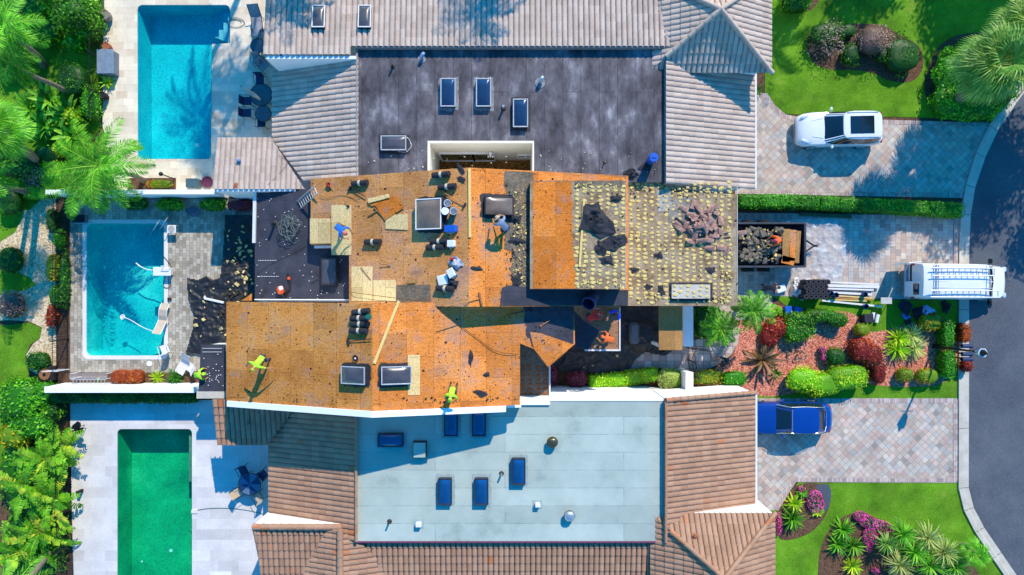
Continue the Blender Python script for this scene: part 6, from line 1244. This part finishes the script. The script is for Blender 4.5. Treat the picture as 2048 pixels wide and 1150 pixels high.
person('person in bright blue shirt and pink cap bending over fresh plywood',NGW,680,458,R(-130),'bend','s_blue','khaki',mat('pink_cap',L(226,90,100),.8))
person('person in grey blue shirt and tan sun hat bending by the debris valley',NGE,1005,448,R(40),'bend','s_grey','s_dark','hat')
person('person in lime shirt with spread arms crouching on the lower orange deck',SGW,516,725,R(150),'bend','s_lime','jean','s_lime',arms={-1:((-.42,.20,1.0),(-.62,.10,.85)),1:((.42,.35,.95),(.5,.62,.7))})
person('person in lime shirt reaching down onto the small black roof by the garden wall',(1.7,0,0),396,750,R(-80),'bend','s_lime','s_dark','s_lime')
person('person in lime shirt and dark trousers kneeling by the white parapet',SGE,903,786,R(170),'kneel','s_lime','khaki','s_lime')
person('person in red shirt bending in the shade beside the courtyard bucket',ER,1188,633,R(-60),'bend','s_red','jean','s_red')
person('person in royal blue shirt reaching up at the edge of the dotted roof',ER,1233,626,R(140),'stand','s_rblue','s_dark','hair',arms={-1:((-.3,.25,1.35),(-.2,.5,1.4)),1:((.3,.25,1.35),(.2,.5,1.4))})
person('person in orange shirt bending at the corner of the entry roof',ER,1217,678,R(70),'bend','s_orange','khaki','s_orange')
person('person in orange shirt standing on the waste in the dump trailer',(1.15,0,0),1557,480,R(100),'crouch','s_orange','s_dark',mat('pink_cap',L(226,90,100),.8))
person('person in dark clothes stooping between the trailer and the upright rolls',(.03,0,0),1543,575,R(-90),'bend','s_dark','jean','hair')
person('person in pale blue shirt sitting in the van shadow behind the square hedge',(.03,0,0),1858,619,R(200),'crouch','s_pale','s_dark','hair')
person('person in dark clothes crouching by the mulch below the entry walkway',(.03,0,0),1452,724,R(90),'crouch','s_dark','jean','hair')
cooler(1562,577,(.03,0,0),.5,.4,.45,'whiteplastic','whiteplastic','white carton beside the stooping person near the trailer',.3,'carton','box')
t=bucket(1192,592,NGE,'dblue','blueplastic','large dark blue bin tilted in the shade by the raised roof',r=.33,h=.8,lid=False,tip=Euler((.5,-.5,0)).to_matrix())
# ================= PLANTS =================
class LB:
    def __init__(s): s.v=[];s.u=[];s.f=[]
    def arr(s,V,u): # V: n,4,3 ; u: n
        s.v.append(np.asarray(V,dtype=np.float32).reshape(-1,3)); s.u.append(np.asarray(u,dtype=np.float32))
    def q(s,a,b,c,d,u): s.f.append((tuple(a),tuple(b),tuple(c),tuple(d))); s.u2=getattr(s,'u2',[]); s.u2.append(u)
    def build(s,name,m,parent=None,origin=None):
        if s.f: s.arr(np.array(s.f),np.array(s.u2)); s.f=[];s.u2=[]
        V=np.concatenate(s.v); U=np.concatenate(s.u); n=len(U); Q=np.arange(n*4).reshape(-1,4)
        uv=np.zeros((n*4,2)); uv[:,0]=np.repeat(np.clip(U,.002,.998),4); uv[:,1]=.5
        return npmesh(name,V,Q,uv,m,parent,origin)
def unit(a): return a/np.maximum(np.linalg.norm(a,axis=-1,keepdims=True),1e-6)
def leafcards(lb,C,N,size,asp,u,up=.3):
    n=len(C); T=unit(np.cross(N,nr.normal(size=(n,3)))); B=np.cross(N,T); s=(size*nr.uniform(.6,1.3,n))[:,None]; w_=s*asp
    lb.arr(np.stack([C-T*s*.5,C+B*w_*.5,C+T*s*.5,C-B*w_*.5],1),u)
def superpts(n,r,p,low=-.75):
    D=unit(nr.normal(size=(int(n*1.5),3))); D=D[D[:,2]>low][:n]; k=(np.abs(D)**p).sum(1)**(-1/p); P=D*k[:,None]; Nn=unit(np.sign(P)*np.abs(P)**(p-1)/np.array(r)); return P*np.array(r),Nn
def foliage(lb,c,r,p=2.6,dens=150,size=.12,asp=.55,depth=.12,rot=0,core=True,lump=.10):
    r=np.array(r); area=4*PI*((r[0]*r[1])**1.6/3+(r[0]*r[2])**1.6/3+(r[1]*r[2])**1.6/3)**(1/1.6); n=int(area*dens); P,N=superpts(n,r,p)
    ph=nr.uniform(0,6,3); l=(np.sin(P[:,0]*4.3+ph[0])+np.sin(P[:,1]*4.9+ph[1])+np.sin(P[:,2]*5.7+ph[2]+P[:,0]*2))*lump/3
    P=P*(1+l-np.abs(nr.normal(0,depth,n)))[:,None]+nr.normal(0,size*.15,(n,3)); N=unit(N+nr.normal(0,.55,(n,3)))
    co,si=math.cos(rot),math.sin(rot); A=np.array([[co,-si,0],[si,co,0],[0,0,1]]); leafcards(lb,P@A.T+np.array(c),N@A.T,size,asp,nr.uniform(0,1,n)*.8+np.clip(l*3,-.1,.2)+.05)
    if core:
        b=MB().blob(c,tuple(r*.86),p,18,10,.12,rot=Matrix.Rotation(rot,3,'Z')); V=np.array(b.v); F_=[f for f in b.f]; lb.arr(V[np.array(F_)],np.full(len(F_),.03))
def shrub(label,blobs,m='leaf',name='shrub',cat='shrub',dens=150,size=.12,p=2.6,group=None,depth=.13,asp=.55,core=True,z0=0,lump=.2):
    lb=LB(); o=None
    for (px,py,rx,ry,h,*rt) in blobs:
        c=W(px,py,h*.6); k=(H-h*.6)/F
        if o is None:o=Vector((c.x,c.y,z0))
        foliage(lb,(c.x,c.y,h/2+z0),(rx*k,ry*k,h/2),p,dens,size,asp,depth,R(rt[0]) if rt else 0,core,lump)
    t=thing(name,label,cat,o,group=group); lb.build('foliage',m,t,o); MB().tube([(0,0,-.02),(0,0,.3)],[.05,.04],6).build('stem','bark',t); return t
def hedge(label,line,wd,h,m='leaf',dens=170,size=.10,p=5,name='hedge',cat='hedge',depth=.05,seg=1.0):
    lb=LB(); P=[W(x,y,h*.8) for x,y in line]; o=Vector((P[0].x,P[0].y,0))
    for a,c in zip(P,P[1:]):
        d=c-a; n=max(1,round(d.length/seg)); 
        for i in range(n):
            q=a.lerp(c,(i+.5)/n); foliage(lb,(q.x,q.y,h/2),(d.length/n/2+.12,wd/2*rnd.uniform(.95,1.05),h/2*rnd.uniform(.96,1.04)),p,dens,size,.6,depth,math.atan2(d.y,d.x),True,.05)
    t=thing(name,label,cat,o); lb.build('foliage',m,t,o); return t
def curve(p,az,el,L_,droop,n=7):
    pts=[np.array(p,float)]; e=el; st=L_/n
    for i in range(n): pts.append(pts[-1]+st*np.array([math.cos(az)*math.cos(e),math.sin(az)*math.cos(e),math.sin(e)])); e-=droop/n
    return pts
def ribbon(lb,pts,wf,az,u,fold=0.0,split=False):
    s=np.array([-math.sin(az),math.cos(az),0]); n=len(pts)
    for i in range(n-1):
        a,b_=pts[i],pts[i+1]; w0,w1=wf(i/(n-1)),wf((i+1)/(n-1)); z=np.array([0,0,1])
        if split: lb.q(a,a+s*w0+z*w0*fold,b_+s*w1+z*w1*fold,b_,u+.06); lb.q(a,b_,b_-s*w1+z*w1*fold,a-s*w0+z*w0*fold,u-.06)
        else: lb.q(a-s*w0,a+s*w0,b_+s*w1,b_-s*w1,u)
def pinnate(lb,p,az,el,L_,droop,nl=24,ll=.45,lw=.035,u0=.5,hang=.35):
    n=12; pts=curve(p,az,el,L_,droop,n); P=np.array(pts); ribbon(lb,pts,lambda t:.022*(1-t)+.004,az,.85)
    side=np.array([-math.sin(az),math.cos(az),0])
    for i in range(nl):
        t=.12+.88*i/nl; k=t*n; j=min(int(k),n-1); q=P[j]*(1-(k-j))+P[j+1]*(k-j); d=unit(P[min(j+1,n)]-P[max(j,0)]); l=ll*(math.sin(PI*min(1,t*.85+.12))**.6)
        for s in(-1,1):
            dr=unit(side*s+d*rnd.uniform(.5,.9)+np.array([0,0,-hang*rnd.uniform(.3,1.5)])); m=q+dr*l*.5+np.array([0,0,.03]); e=q+dr*l+np.array([0,0,-.12*l]); wv=unit(np.cross(dr,np.array([0,0,1.])))*lw*.5+np.array([0,0,.006])
            uu=u0+rnd.uniform(-.3,.35); lb.q(q,m+wv,e,m-wv,uu)
def fan(lb,p,az,el,pet,rad,droop=.5,n=20,u0=.5):
    pts=curve(p,az,el,pet,.3,4); ribbon(lb,pts,lambda t:.018,az,.8); c=pts[-1]; d=unit(pts[-1]-pts[-2]); side=np.array([-math.sin(az),math.cos(az),0]); nn=np.cross(d,side)
    for i in range(n):
        a=R(-125+250*i/(n-1)); dr=d*math.cos(a)+side*math.sin(a); dr=unit(dr+np.array([0,0,-droop*.25])); l=rad*(.75+.25*math.cos(a))*rnd.uniform(.9,1.08); m=c+dr*l*.6; e=m+unit(dr+np.array([0,0,-droop*1.1]))*l*.45; wv=unit(np.cross(dr,nn))*l*.034+nn*.01*(-1)**i; lb.q(c,m+wv,e,m-wv,u0+rnd.uniform(-.3,.35))
def trunk(t,a,b_,r0,r1,m='bark',bend=.25):
    a=Vector(a);b_=Vector(b_); pts=[]; 
    for i in range(9): f=i/8; pts.append(a.lerp(b_,f)+Vector((bend*math.sin(PI*f)*.5,bend*.3*math.sin(2*PI*f),0)))
    MB().tube(pts,[r0+(r1-r0)*i/8+(.05 if i==0 else 0)+.008*(-1)**i for i in range(9)],10).build('trunk',m,t,smooth=True)
def palm(label,px,py,zc,kind='pin',n=18,L_=2.6,m='palm',lean=(0,0),r=.11,name='palm_tree',cat='palm tree',world=None,ll=.5,group=None,seed=0,nl=26):
    rnd.seed(seed+int(px)); c=Vector(world) if world else W(px,py,zc); base=Vector((c.x-lean[0],c.y-lean[1],0)); t=thing(name,label,cat,base,group=group); cl=c-base; trunk(t,(0,0,-.1),cl,r*1.4,r); lb=LB()
    for i in range(n):
        az=2.399*i+rnd.uniform(-.2,.2); f=i/n
        if kind=='pin': pinnate(lb,tuple(cl+Vector((0,0,.05))),az,R(72-95*f),L_*rnd.uniform(.85,1.1),R(75)*rnd.uniform(.8,1.2),nl,ll,.05,.45)
        else: fan(lb,tuple(cl),az,R(78-110*f),L_*rnd.uniform(.4,.55),L_*.55,.6,30,.5)
    lb.build('crown',m,t); return t
def rosette(label,px,py,h,n,L_,wd,m,elev=(80,5),droop=70,fold=.25,name='plant',cat='plant',group=None,z0=0,flower=None,seed=0,world=None,split=True,nseg=5,taper=.85,stemh=0):
    rnd.seed(seed+int(px*3)); c=Vector(world) if world else W(px,py,h); t=thing(name,label,cat,(c.x,c.y,z0),group=group); lb=LB()
    for i in range(n):
        az=2.399*i+rnd.uniform(-.25,.25); f=(i+.5)/n; l=L_*rnd.uniform(.7,1.1); pts=curve((0,0,.05+stemh),az,R(elev[0]+(elev[1]-elev[0])*f),l,R(droop*rnd.uniform(.7,1.3)),nseg)
        ribbon(lb,pts,lambda q:wd*.5*(math.sin(PI*min(.999,.12+q*taper))**.7)*(1 if q<.98 else .1),az,rnd.uniform(.15,.9),fold,split)
    lb.build('leaves',m,t); 
    if stemh: MB().tube([(0,0,0),(0,0,stemh+.05)],[.07,.05],6).build('stem','bark',t)
    return t
def flowers(label,blobs,h=.3,dens=420,size=.06,name='flower_patch',cat='flowers',m='petal',base='leaf_dark'):
    lb=LB();l2=LB();o=None
    for px,py,rx,ry,*rt in blobs:
        c=W(px,py,h*.7); k=(H-h)/F
        if o is None:o=Vector((c.x,c.y,0))
        foliage(lb,(c.x,c.y,h*.55),(rx*k,ry*k,h*.5),2.2,dens,size,.8,.05,R(rt[0]) if rt else 0,False); foliage(l2,(c.x,c.y,h*.45),(rx*k,ry*k,h*.45),2.2,120,.09,.6,.1,R(rt[0]) if rt else 0)
    t=thing(name,label,cat,o); lb.build('petals',m,t,o); l2.build('foliage',base,t,o); return t
# hedges
hedge('long clipped green hedge between the upper driveway and the trailer driveway',[(1480,402),(1600,403),(1760,411),(1925,421)],.85,1.0,'leaf')
hedge('clipped dark hedge along the outer side of the lower garden wall',[(98,797),(388,797)],.62,1.1,'leaf_dark')
hedge('clipped green hedge behind the kerb, the piece above the lamp post',[(1897,642),(1897,694)],.72,1.0,'leaf'); hedge('clipped green hedge behind the kerb, the piece below the lamp post',[(1899,704),(1899,752)],.74,.98,'leaf')
hedge('rust coloured hedge piece on the kerb above the mailboxes',[(1932,650),(1932,682)],.62,.8,'leaf_rust',dens=220,size=.08); shrub('small red shrub on the kerb below the mailboxes',[(1933,732,12,14,.75)],'leaf_red')
hedge('green and yellow clipped hedge beside the entry tarp',[(1180,765),(1250,758),(1315,748)],.85,.8,'leaf_lime'); hedge('golden orange clipped hedge against the white wall by the gate',[(1392,755),(1440,754)],.85,.75,'leaf_orange',size=.09); hedge('green clipped hedge right of the golden orange one',[(1450,757),(1490,757)],.85,.7,'leaf')
shrub('round pale yellow green shrub by the lower entry wall',[(1341,757,24,23,1.2)],'leaf_pale',p=2.8,size=.10,dens=240); shrub('round burgundy shrub at the corner of the stained court roof',[(1153,761,22,17,1.0)],'leaf_burg',dens=260,size=.09); shrub('dark burgundy shrub half hidden by the court gutter',[(1105,752,12,20,.9)],'leaf_burg',dens=220,size=.09)
shrub('long curved green clipped shrub at the top of the red mulch bed',[(1600,638,32,15,.9,-8),(1635,632,34,16,.9,0),(1672,638,26,16,.9,-15),(1598,664,30,20,.85,20),(1583,655,18,20,.85)],'leaf_bright',p=3,dens=200,size=.10)
shrub('large lime green kidney shaped shrub near the blue sedan',[(1608,760,34,26,1.1),(1645,768,34,24,1.1),(1690,757,40,26,1.15),(1712,752,24,24,1.1)],'leaf_lime',p=2.8,dens=230,size=.10,lump=.2)
shrub('red leaved bush left of the curved green shrub',[(1552,655,24,22,.8),(1540,672,20,22,.7)],'leaf_red',dens=170,size=.13,depth=.22); shrub('big rusty red and green bush in the middle of the mulch bed',[(1722,700,24,26,1.1),(1745,712,22,26,1.0),(1757,745,16,26,.9)],'leaf_red',dens=240,size=.09,depth=.16)
shrub('round orange tipped shrub below the black bin',[(1724,659,16,14,.8)],'leaf_orange',size=.08,dens=260); shrub('square green and rust shrub beside the person in pale blue',[(1860,644,21,18,.9)],'leaf_orange',p=4,size=.08,dens=260); shrub('oval yellow green shrub below the yucca clump, left one',[(1811,750,17,15,.8)],'leaf_orange',size=.08,dens=260); shrub('oval green shrub below the yucca clump, right one',[(1855,752,23,16,.8)],'leaf_orange',size=.08,dens=260)
shrub('round blue green shrub with magenta blooms on its left',[(1672,713,21,18,.85)],'leaf_dark',p=2.2,size=.08,dens=260); flowers('magenta blooms beside the round blue green shrub',[(1652,712,11,15),(1645,700,7,7)],.5,260)
shrub('grey green wispy ground plant in the middle of the red mulch',[(1595,710,20,12,.25)],'leaf_grey',core=False,dens=90); shrub('small lime bush by the blue bins',[(1558,622,8,10,.5)],'leaf_lime',size=.09)
# centre palms
rosette('bright green fan like cycad nearest the entry wall',1440,660,1.1,34,1.25,.10,'leaf_bright',(75,0),60,.2,split=False,seed=1,stemh=.6); 
palm('green feather palm beside the dotted roof corner',1506,622,2.8,'pin',20,1.35,'leaf_bright',(0,0),.08,ll=.36,nl=22)
palm('smaller green feather palm near the entry wall',1440,658,2.2,'pin',16,1.2,'leaf_bright',(0,0),.07,ll=.34,nl=20); 
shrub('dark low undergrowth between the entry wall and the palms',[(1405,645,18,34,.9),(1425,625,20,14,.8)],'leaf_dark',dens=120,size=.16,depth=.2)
rosette('large bronze agave like plant with long strap leaves in the mulch bed',1532,722,.7,32,1.35,.17,'agave',(78,0),55,.3,seed=4)
rosette('small spiky green plant right of the bronze plant',1556,748,.4,26,.55,.05,'leaf_dark',(80,10),40,.2,split=False,seed=2)
YG='spiky yucca clump beside the kerb hedge'
for i,(x,y) in enumerate(((1808,677),(1834,672),(1806,700),(1840,697))): rosette(('upper left','upper right','lower left','lower right')[i]+' head of the pale green yucca clump by the kerb hedge',x,y,.8,80,.95,.06,'leaf_pale' if i%2 else 'leaf_lime',(88,-5),45,.2,split=False,group=YG,seed=i*7)
# upper right garden
shrub('round bright green shrub at the top edge right of the grey pyramid roof',[(1592,2,30,24,1.2)],'leaf_bright',dens=170,size=.13)
shrub('dark brown green twiggy shrub left in the upper lawn bed',[(1655,80,36,32,1.1)],'leaf_grey',dens=150,size=.10,depth=.3,lump=.55,core=False); shrub('dark leafy bush left in the upper lawn bed',[(1650,70,34,26,.9),(1702,108,18,22,.8),(1690,62,26,16,.7),(1768,112,18,14,.6)],'leaf_dark',dens=130,size=.12,depth=.3,lump=.5)
shrub('pale pink grey flowering shrub in the middle of the upper lawn bed',[(1747,80,32,31,1.3)],'leaf_grey',dens=320,size=.08,depth=.2,lump=.55); shrub('dark green bush right in the upper lawn bed',[(1805,110,36,38,1.0)],'leaf_dark',dens=150,size=.12,depth=.25,lump=.55)
shrub('broad glossy green shrub mass under the big fan palm',[(1915,150,50,52,1.4),(1905,200,42,36,1.3),(1945,215,56,26,1.2),(1980,180,50,50,1.3),(1950,110,44,34,1.3)],'leaf',dens=150,size=.15,depth=.14,p=2.3)
palm('big silvery green fan palm leaning over the street corner',1992,128,6.0,'fan',50,2.05,'fanpalm',(-1.6,.5),.17)
palm('second fan palm crown cut by the upper right corner of the lawn',2052,60,5.0,'fan',34,1.9,'fanpalm',(0,0),.15)
rosette('small spiky plant under the eave at the top driveway corner',1519,175,.6,22,.6,.05,'leaf_dark',(70,0),50,.2,split=False)
# lower right garden
for x,y,l,L_,n,m in ((1592,1010,'lime spiky bromeliad cluster, topmost beside the pink flowers',.7,36,'leaf_lime'),(1588,1040,'bright green spiky bush by the corner of the brown pyramid roof',.95,50,'leaf_bright'),(1610,988,'small pale rosette at the drive edge above the pink flowers',.45,24,'palm'),(1641,1028,'small yellow green rosette right of the pink flowers',.45,24,'leaf_lime'),
    (1690,1062,'bright green spiky bush left of the large pink flower patch',.9,50,'leaf_bright'),(1680,1092,'bright green spiky bush lower left of the large pink patch',.85,46,'leaf_bright'),(1712,1095,'green spiky bush right beside the leaning trunk',.8,40,'leaf_bright'),(1710,1135,'lime spiky rosette at the bottom edge of the round bed',.75,40,'leaf_lime')): rosette(l,x,y,.5,n,L_,.09,m,(85,5),55,.25,seed=int(y))
flowers('vivid pink flower patch beside the dark slate chips',[(1632,1003,17,22,10)],.35); flowers('small pink bloom tuft at the driveway corner',[(1604,979,7,6)],.3); flowers('pink blooms at the east corner of the brown pyramid roof',[(1558,1048,7,24)],.4)
flowers('large pink flower patch in the round lower bed',[(1735,1043,24,14,-30),(1765,1057,24,15,-20),(1742,1074,16,18),(1722,1033,14,10)],.35); flowers('pink flower tuft at the bottom of the round bed, right one',[(1792,1137,14,15)],.35); flowers('pink flower tuft beside the leaning trunk',[(1738,1098,6,8),(1752,1142,8,7)],.35)
for i,(x,y,L_,m,l) in enumerate(((1812,1072,1.0,'palm','upper strappy green clump in the round lower bed'),(1862,1080,1.05,'leaf_pale','pale strappy clump right of the upper one in the round bed'),(1835,1108,1.1,'palm','strappy clump in the centre of the round lower bed'),(1895,1108,1.1,'leaf_pale','pale strappy clump at the right of the round lower bed'),(1865,1135,1.1,'palm','strappy clump at the bottom of the round lower bed'),(1805,1135,1.0,'leaf_pale','pale strappy clump at the bottom left of the round lower bed'),(1918,1138,1.0,'palm','strappy clump in the bottom right of the round lower bed'),(1780,1092,.8,'fanpalm','small grey green clump left in the round lower bed'))): rosette(l,x,y,1.2,80,L_,.06,m,(86,-15),60,.2,split=False,seed=i*9,stemh=.7,name='strappy_palm',cat='palm')
palm('small lone fan palm near the kerb curve',1948,1105,1.2,'fan',14,.95,'palm',(0,0),.07)
palm('leaning trunk palm rising from the round lower bed beyond the bottom edge',1905,1240,5.5,'fan',30,2.2,'fanpalm',(3.4,3.0),.14)
# pool side beds
for x,y,rx,l,m in ((338,409,27,'rounded green shrub under the upper garden wall, left one','leaf'),(424,410,28,'rounded green shrub under the upper garden wall, middle one','leaf'),(270,409,24,'dark shrub under the upper garden wall near the palm','leaf_dark'),(480,410,24,'reddish dark shrub under the upper garden wall beside the black roof','leaf_burg')): shrub(l,[(x,y,rx,12,.8)],m,p=3,dens=190)
shrub('clipped golden brown hedge in front of the lower garden wall',[(240,753,21,14,.8),(268,753,20,14,.8)],'leaf_rust',p=3.5,dens=240,size=.08); rosette('lime grassy plant right of the golden brown hedge',308,756,.5,44,.55,.04,'leaf_lime',(85,5),60,.2,split=False); rosette('dark green grassy plant beside the small black roof',345,758,.5,60,.75,.05,'leaf_dark',(85,0),60,.2,split=False)
shrub('low red and yellow flower bush below the turquoise pool',[(320,368,26,9,.35)],'leaf_orange',dens=260,size=.08)
for x,y,rx,ry,l,m in ((118,478,10,22,'green bush on the picket fence, uppermost by the teal pool','leaf'),(106,536,14,30,'red and green croton bush on the picket fence','leaf_orange'),(112,592,13,22,'green bush below the croton on the picket fence','leaf'),(103,632,10,24,'dark red bush on the picket fence','leaf_red'),(103,440,10,24,'dark bush near the top of the gravel path','leaf_dark'),(128,560,8,60,'thin leafy vine along the inside of the picket fence','leaf_dark')): shrub(l,[(x,y,rx,ry,.8)],m,dens=150,size=.13,depth=.2)
# left jungle, upper
rosette('small bright cycad by the grey storage box',207,160,.6,26,.65,.07,'leaf_lime',(75,5),55,.2,split=False)
palm('areca palm leaning over the white garden wall and pool corner',203,332,3.7,'pin',26,2.7,'palm',(-.2,.2),.10,ll=.62,nl=34)
palm('second areca crown just below the first beside the white wall',165,372,2.7,'pin',16,2.0,'palm',(.2,.3),.08,ll=.55,nl=28)
palm('feather palm at the top left corner with a curved pale trunk',12,58,6.5,'pin',18,2.0,'palm',(2.7,-.4),.13,ll=.6,nl=30); palm('fan palm cut by the left edge above the leaning trunk',-8,258,6.5,'fan',26,1.7,'palm',(2.5,.5),.16)
palm('tall palm crown at the left edge beside the dark stripes',24,128,5.2,'pin',12,1.3,'palm',(.3,.2),.10,ll=.5)
shrub('dense round green tree top touching the upper fence',[(150,28,42,40,2.6)],'leaf_bright',dens=150,size=.17,depth=.15,name='small_tree',cat='tree'); shrub('leafy bush along the upper fence under the round tree',[(170,60,26,24,1.6),(150,85,20,16,1.2)],'leaf',dens=110,size=.2,depth=.25)
rosette('dark red cordyline between lawn stripes and fence',150,66,1.0,24,.9,.10,'agave',(75,0),50,.2)
for i,(x,y,s,l) in enumerate(((70,190,1.4,'big broad leaved ginger clump in the upper left thicket'),(110,215,1.5,'bright broad leaved clump in the centre of the upper left thicket'),(60,240,1.4,'broad leaved clump above the leaning trunk'),(115,262,1.3,'broad leaved clump lowest in the upper left thicket'),(30,205,1.3,'broad leaved clump at the left edge of the upper thicket'))): rosette(l,x,y,1.6,54,s,.26,'leaf_bright',(85,5),70,.25,seed=i*3,name='ginger_plant')
shrub('fine leaved dark green shrub beside the fence',[(145,160,32,36,1.3)],'leaf_dark',dens=200,size=.10); shrub('leafy green bush hugging the fence below the dark shrub',[(180,205,20,34,1.0)],'leaf',dens=130,size=.14,depth=.2); shrub('yellow green clipped bush left of the areca palm',[(122,297,17,16,.9)],'leaf_lime',dens=220); shrub('yellowing bush tip by the fence end',[(145,235,12,18,1.0)],'leaf_lime',dens=130,size=.14,depth=.2)
shrub('wispy brown green bush left of the areca palm',[(75,352,30,34,1.0)],'leaf_grey',dens=200,size=.1,depth=.25,core=False); shrub('green bush ring behind the wispy brown bush',[(100,350,26,36,.9),(70,385,24,16,.8)],'leaf_lime',dens=120,depth=.25,size=.12)
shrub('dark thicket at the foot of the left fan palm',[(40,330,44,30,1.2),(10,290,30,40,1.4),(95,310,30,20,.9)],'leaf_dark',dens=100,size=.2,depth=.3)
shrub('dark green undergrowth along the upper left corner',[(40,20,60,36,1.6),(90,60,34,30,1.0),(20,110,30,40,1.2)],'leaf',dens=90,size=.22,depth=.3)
# left middle
for x,y,l,m in ((18,402,'grey green wispy bush on the gravel at the left edge, upper one','leaf_dark'),(20,520,'olive bush between lawn tongues at the left edge','leaf_dark'),(22,610,'silvery feathery bush at the left edge of the gravel','leaf_grey')): shrub(l,[(x,y,26,30,1.0)],m,dens=160,size=.11,depth=.3)
palm('curved trunk palm leaning in over the gravel path from the left edge',-40,360,5.5,'pin',16,1.8,'palm',(1.4,0),.11,ll=.5)
shrub('round dark bush beside the hose reel',[(75,722,24,18,.9)],'leaf_dark',dens=190)
# left lower
def banana(label,px,py,h,n,L_,seed):
    rnd.seed(seed*13+5); c=W(px,py,h); t=thing('banana_plant',label,'banana plant',(c.x,c.y,0)); lb=LB()
    for i in range(n):
        az=2.399*i+rnd.uniform(-.3,.3); f=(i+.5)/n; l=L_*rnd.uniform(.7,1.1); wd=rnd.uniform(.2,.3); pts=curve((0,0,.9),az,R(78-60*f),l,R(rnd.uniform(55,110)),16); s=np.array([-math.sin(az),math.cos(az),0]); P=np.array(pts); ub=rnd.uniform(.1,.85)
        ribbon(lb,pts,lambda q:.02*(1-q)+.004,az,.88)
        for j in range(2,16):
            q=(j-2)/14; w_=wd*math.sin(PI*min(.98,.1+q*.9))**.6; d=P[j+1]-P[j]; g=rnd.uniform(.82,1.0) if rnd.random()<.75 else .6
            for sd in(-1,1):
                ww=w_*rnd.uniform(.85,1.08); dz=np.array([0,0,rnd.uniform(-.10,.04)]); e1=P[j]+s*sd*ww+d*.5+dz; e2=P[j]+d*g+s*sd*ww*rnd.uniform(.85,1)+d*.55+dz; lb.q(P[j],e1,e2,P[j]+d*g,ub+rnd.uniform(-.14,.14))
    lb.build('leaves','banana',t); MB().tube([(0,0,0),(0,0,1.0)],[.12,.07],8).build('stem','leaf_dark' if 0 else 'bark',t); return t
shrub('dense green shrub mass at the left below the lawn',[(40,800,46,44,1.5),(85,790,26,30,1.2),(60,850,50,30,1.3)],'leaf',dens=120,size=.18,depth=.22)
shrub('yellow and orange croton in the lower left thicket',[(30,870,28,24,1.4)],'leaf_orange',dens=120,size=.24,depth=.25,asp=.4); shrub('green shrub edge along the lower hedge end',[(105,820,20,20,1.1)],'leaf_bright',dens=120,size=.18,depth=.2)
for i,(x,y,s,n,l) in enumerate(((60,930,2.0,12,'large banana plant highest in the lower left thicket'),(25,990,2.2,12,'large banana plant at the left edge of the lower thicket'),(75,1010,2.2,14,'large banana plant in the middle of the lower thicket'),(50,1080,2.2,12,'large banana plant low in the lower left thicket'),(95,900,1.6,10,'banana plant reaching over the terrace fence'),(10,1120,2.0,10,'banana plant in the bottom left corner'))): banana(l,x,y,2.2,n+2,s,i)
shrub('bright undergrowth beneath the banana plants',[(60,960,70,80,.9),(70,1080,64,80,.8)],'leaf_bright',dens=60,size=.3,depth=.35,asp=.35,core=True)
palm('fallen looking grey trunk palm in the bottom left corner',20,1190,4.5,'pin',14,2.2,'palm',(.9,-.6),.16)
# trees beyond the frame that shade the street, lawn and roofs
def tree(label,x,y,h,r,m='leaf_dark',n=6,dens=34,sz=.3,seed=0):
    rnd.seed(seed); t=thing('shade_tree',label,'tree',(x,y,0)); trunk(t,(0,0,-.1),(0,0,h*.8),.22,.12); lb=LB(); b=MB()
    for i in range(n):
        a=2.4*i; d=r*.55*math.sqrt((i+.3)/n); c=(d*math.cos(a),d*math.sin(a),h+rnd.uniform(-.15,.2)*r); foliage(lb,c,(r*.5,r*.5,r*.42),2,dens,sz,.5,.3,0,False,.3); b.tube([(0,0,h*.55),(c[0]*.5,c[1]*.5,h*.75),c],[.1,.06,.02],6)
    b.build('limbs','bark',t); lb.build('crown',m,t); return t
tree('broad shade tree across the street corner',30.0,15.2,8,3.9,n=10,seed=1); tree('shade tree behind the street corner palm',33.5,9.8,6.5,2.4,n=7,seed=2); tree('shade tree above the upper lawn, right one',30.5,25.5,8,4.2,n=12,seed=3,dens=34); tree('shade tree above the upper lawn, middle one',24.0,27.2,8.5,3.0,n=10,seed=4,dens=30)
palm('tall palm north of the upper lawn',0,0,0,'pin',20,2.6,'palm',(0,0),.14,world=(19.0,23.6,8.5),ll=.6)
palm('tall palm behind the grey tiled house, right one',0,0,0,'pin',26,2.3,'palm',(0,0),.14,world=(1.6,21.6,11.5),ll=.6,seed=3); palm('tall palm behind the grey tiled house, left one',0,0,0,'pin',24,2.3,'palm',(0,0),.14,world=(-8.0,22.0,11.5),ll=.6,seed=5)
for i,(x,y,z,q) in enumerate(((-11.0,22.2,11.5,2.6),(-12.2,25.0,11.5,3.0),(-8.9,24.6,11.5,2.8))): palm(('nearest','leftmost','rightmost')[i]+' tall palm behind the turquoise pool deck',0,0,0,'pin' if i else 'fan',26,q,'palm',(0,0),.15,world=(x,y,z),ll=.6,seed=i+11)
tree('broad tree behind the upper left thicket',-24.5,22,7,3.2,n=7,seed=6,dens=18)
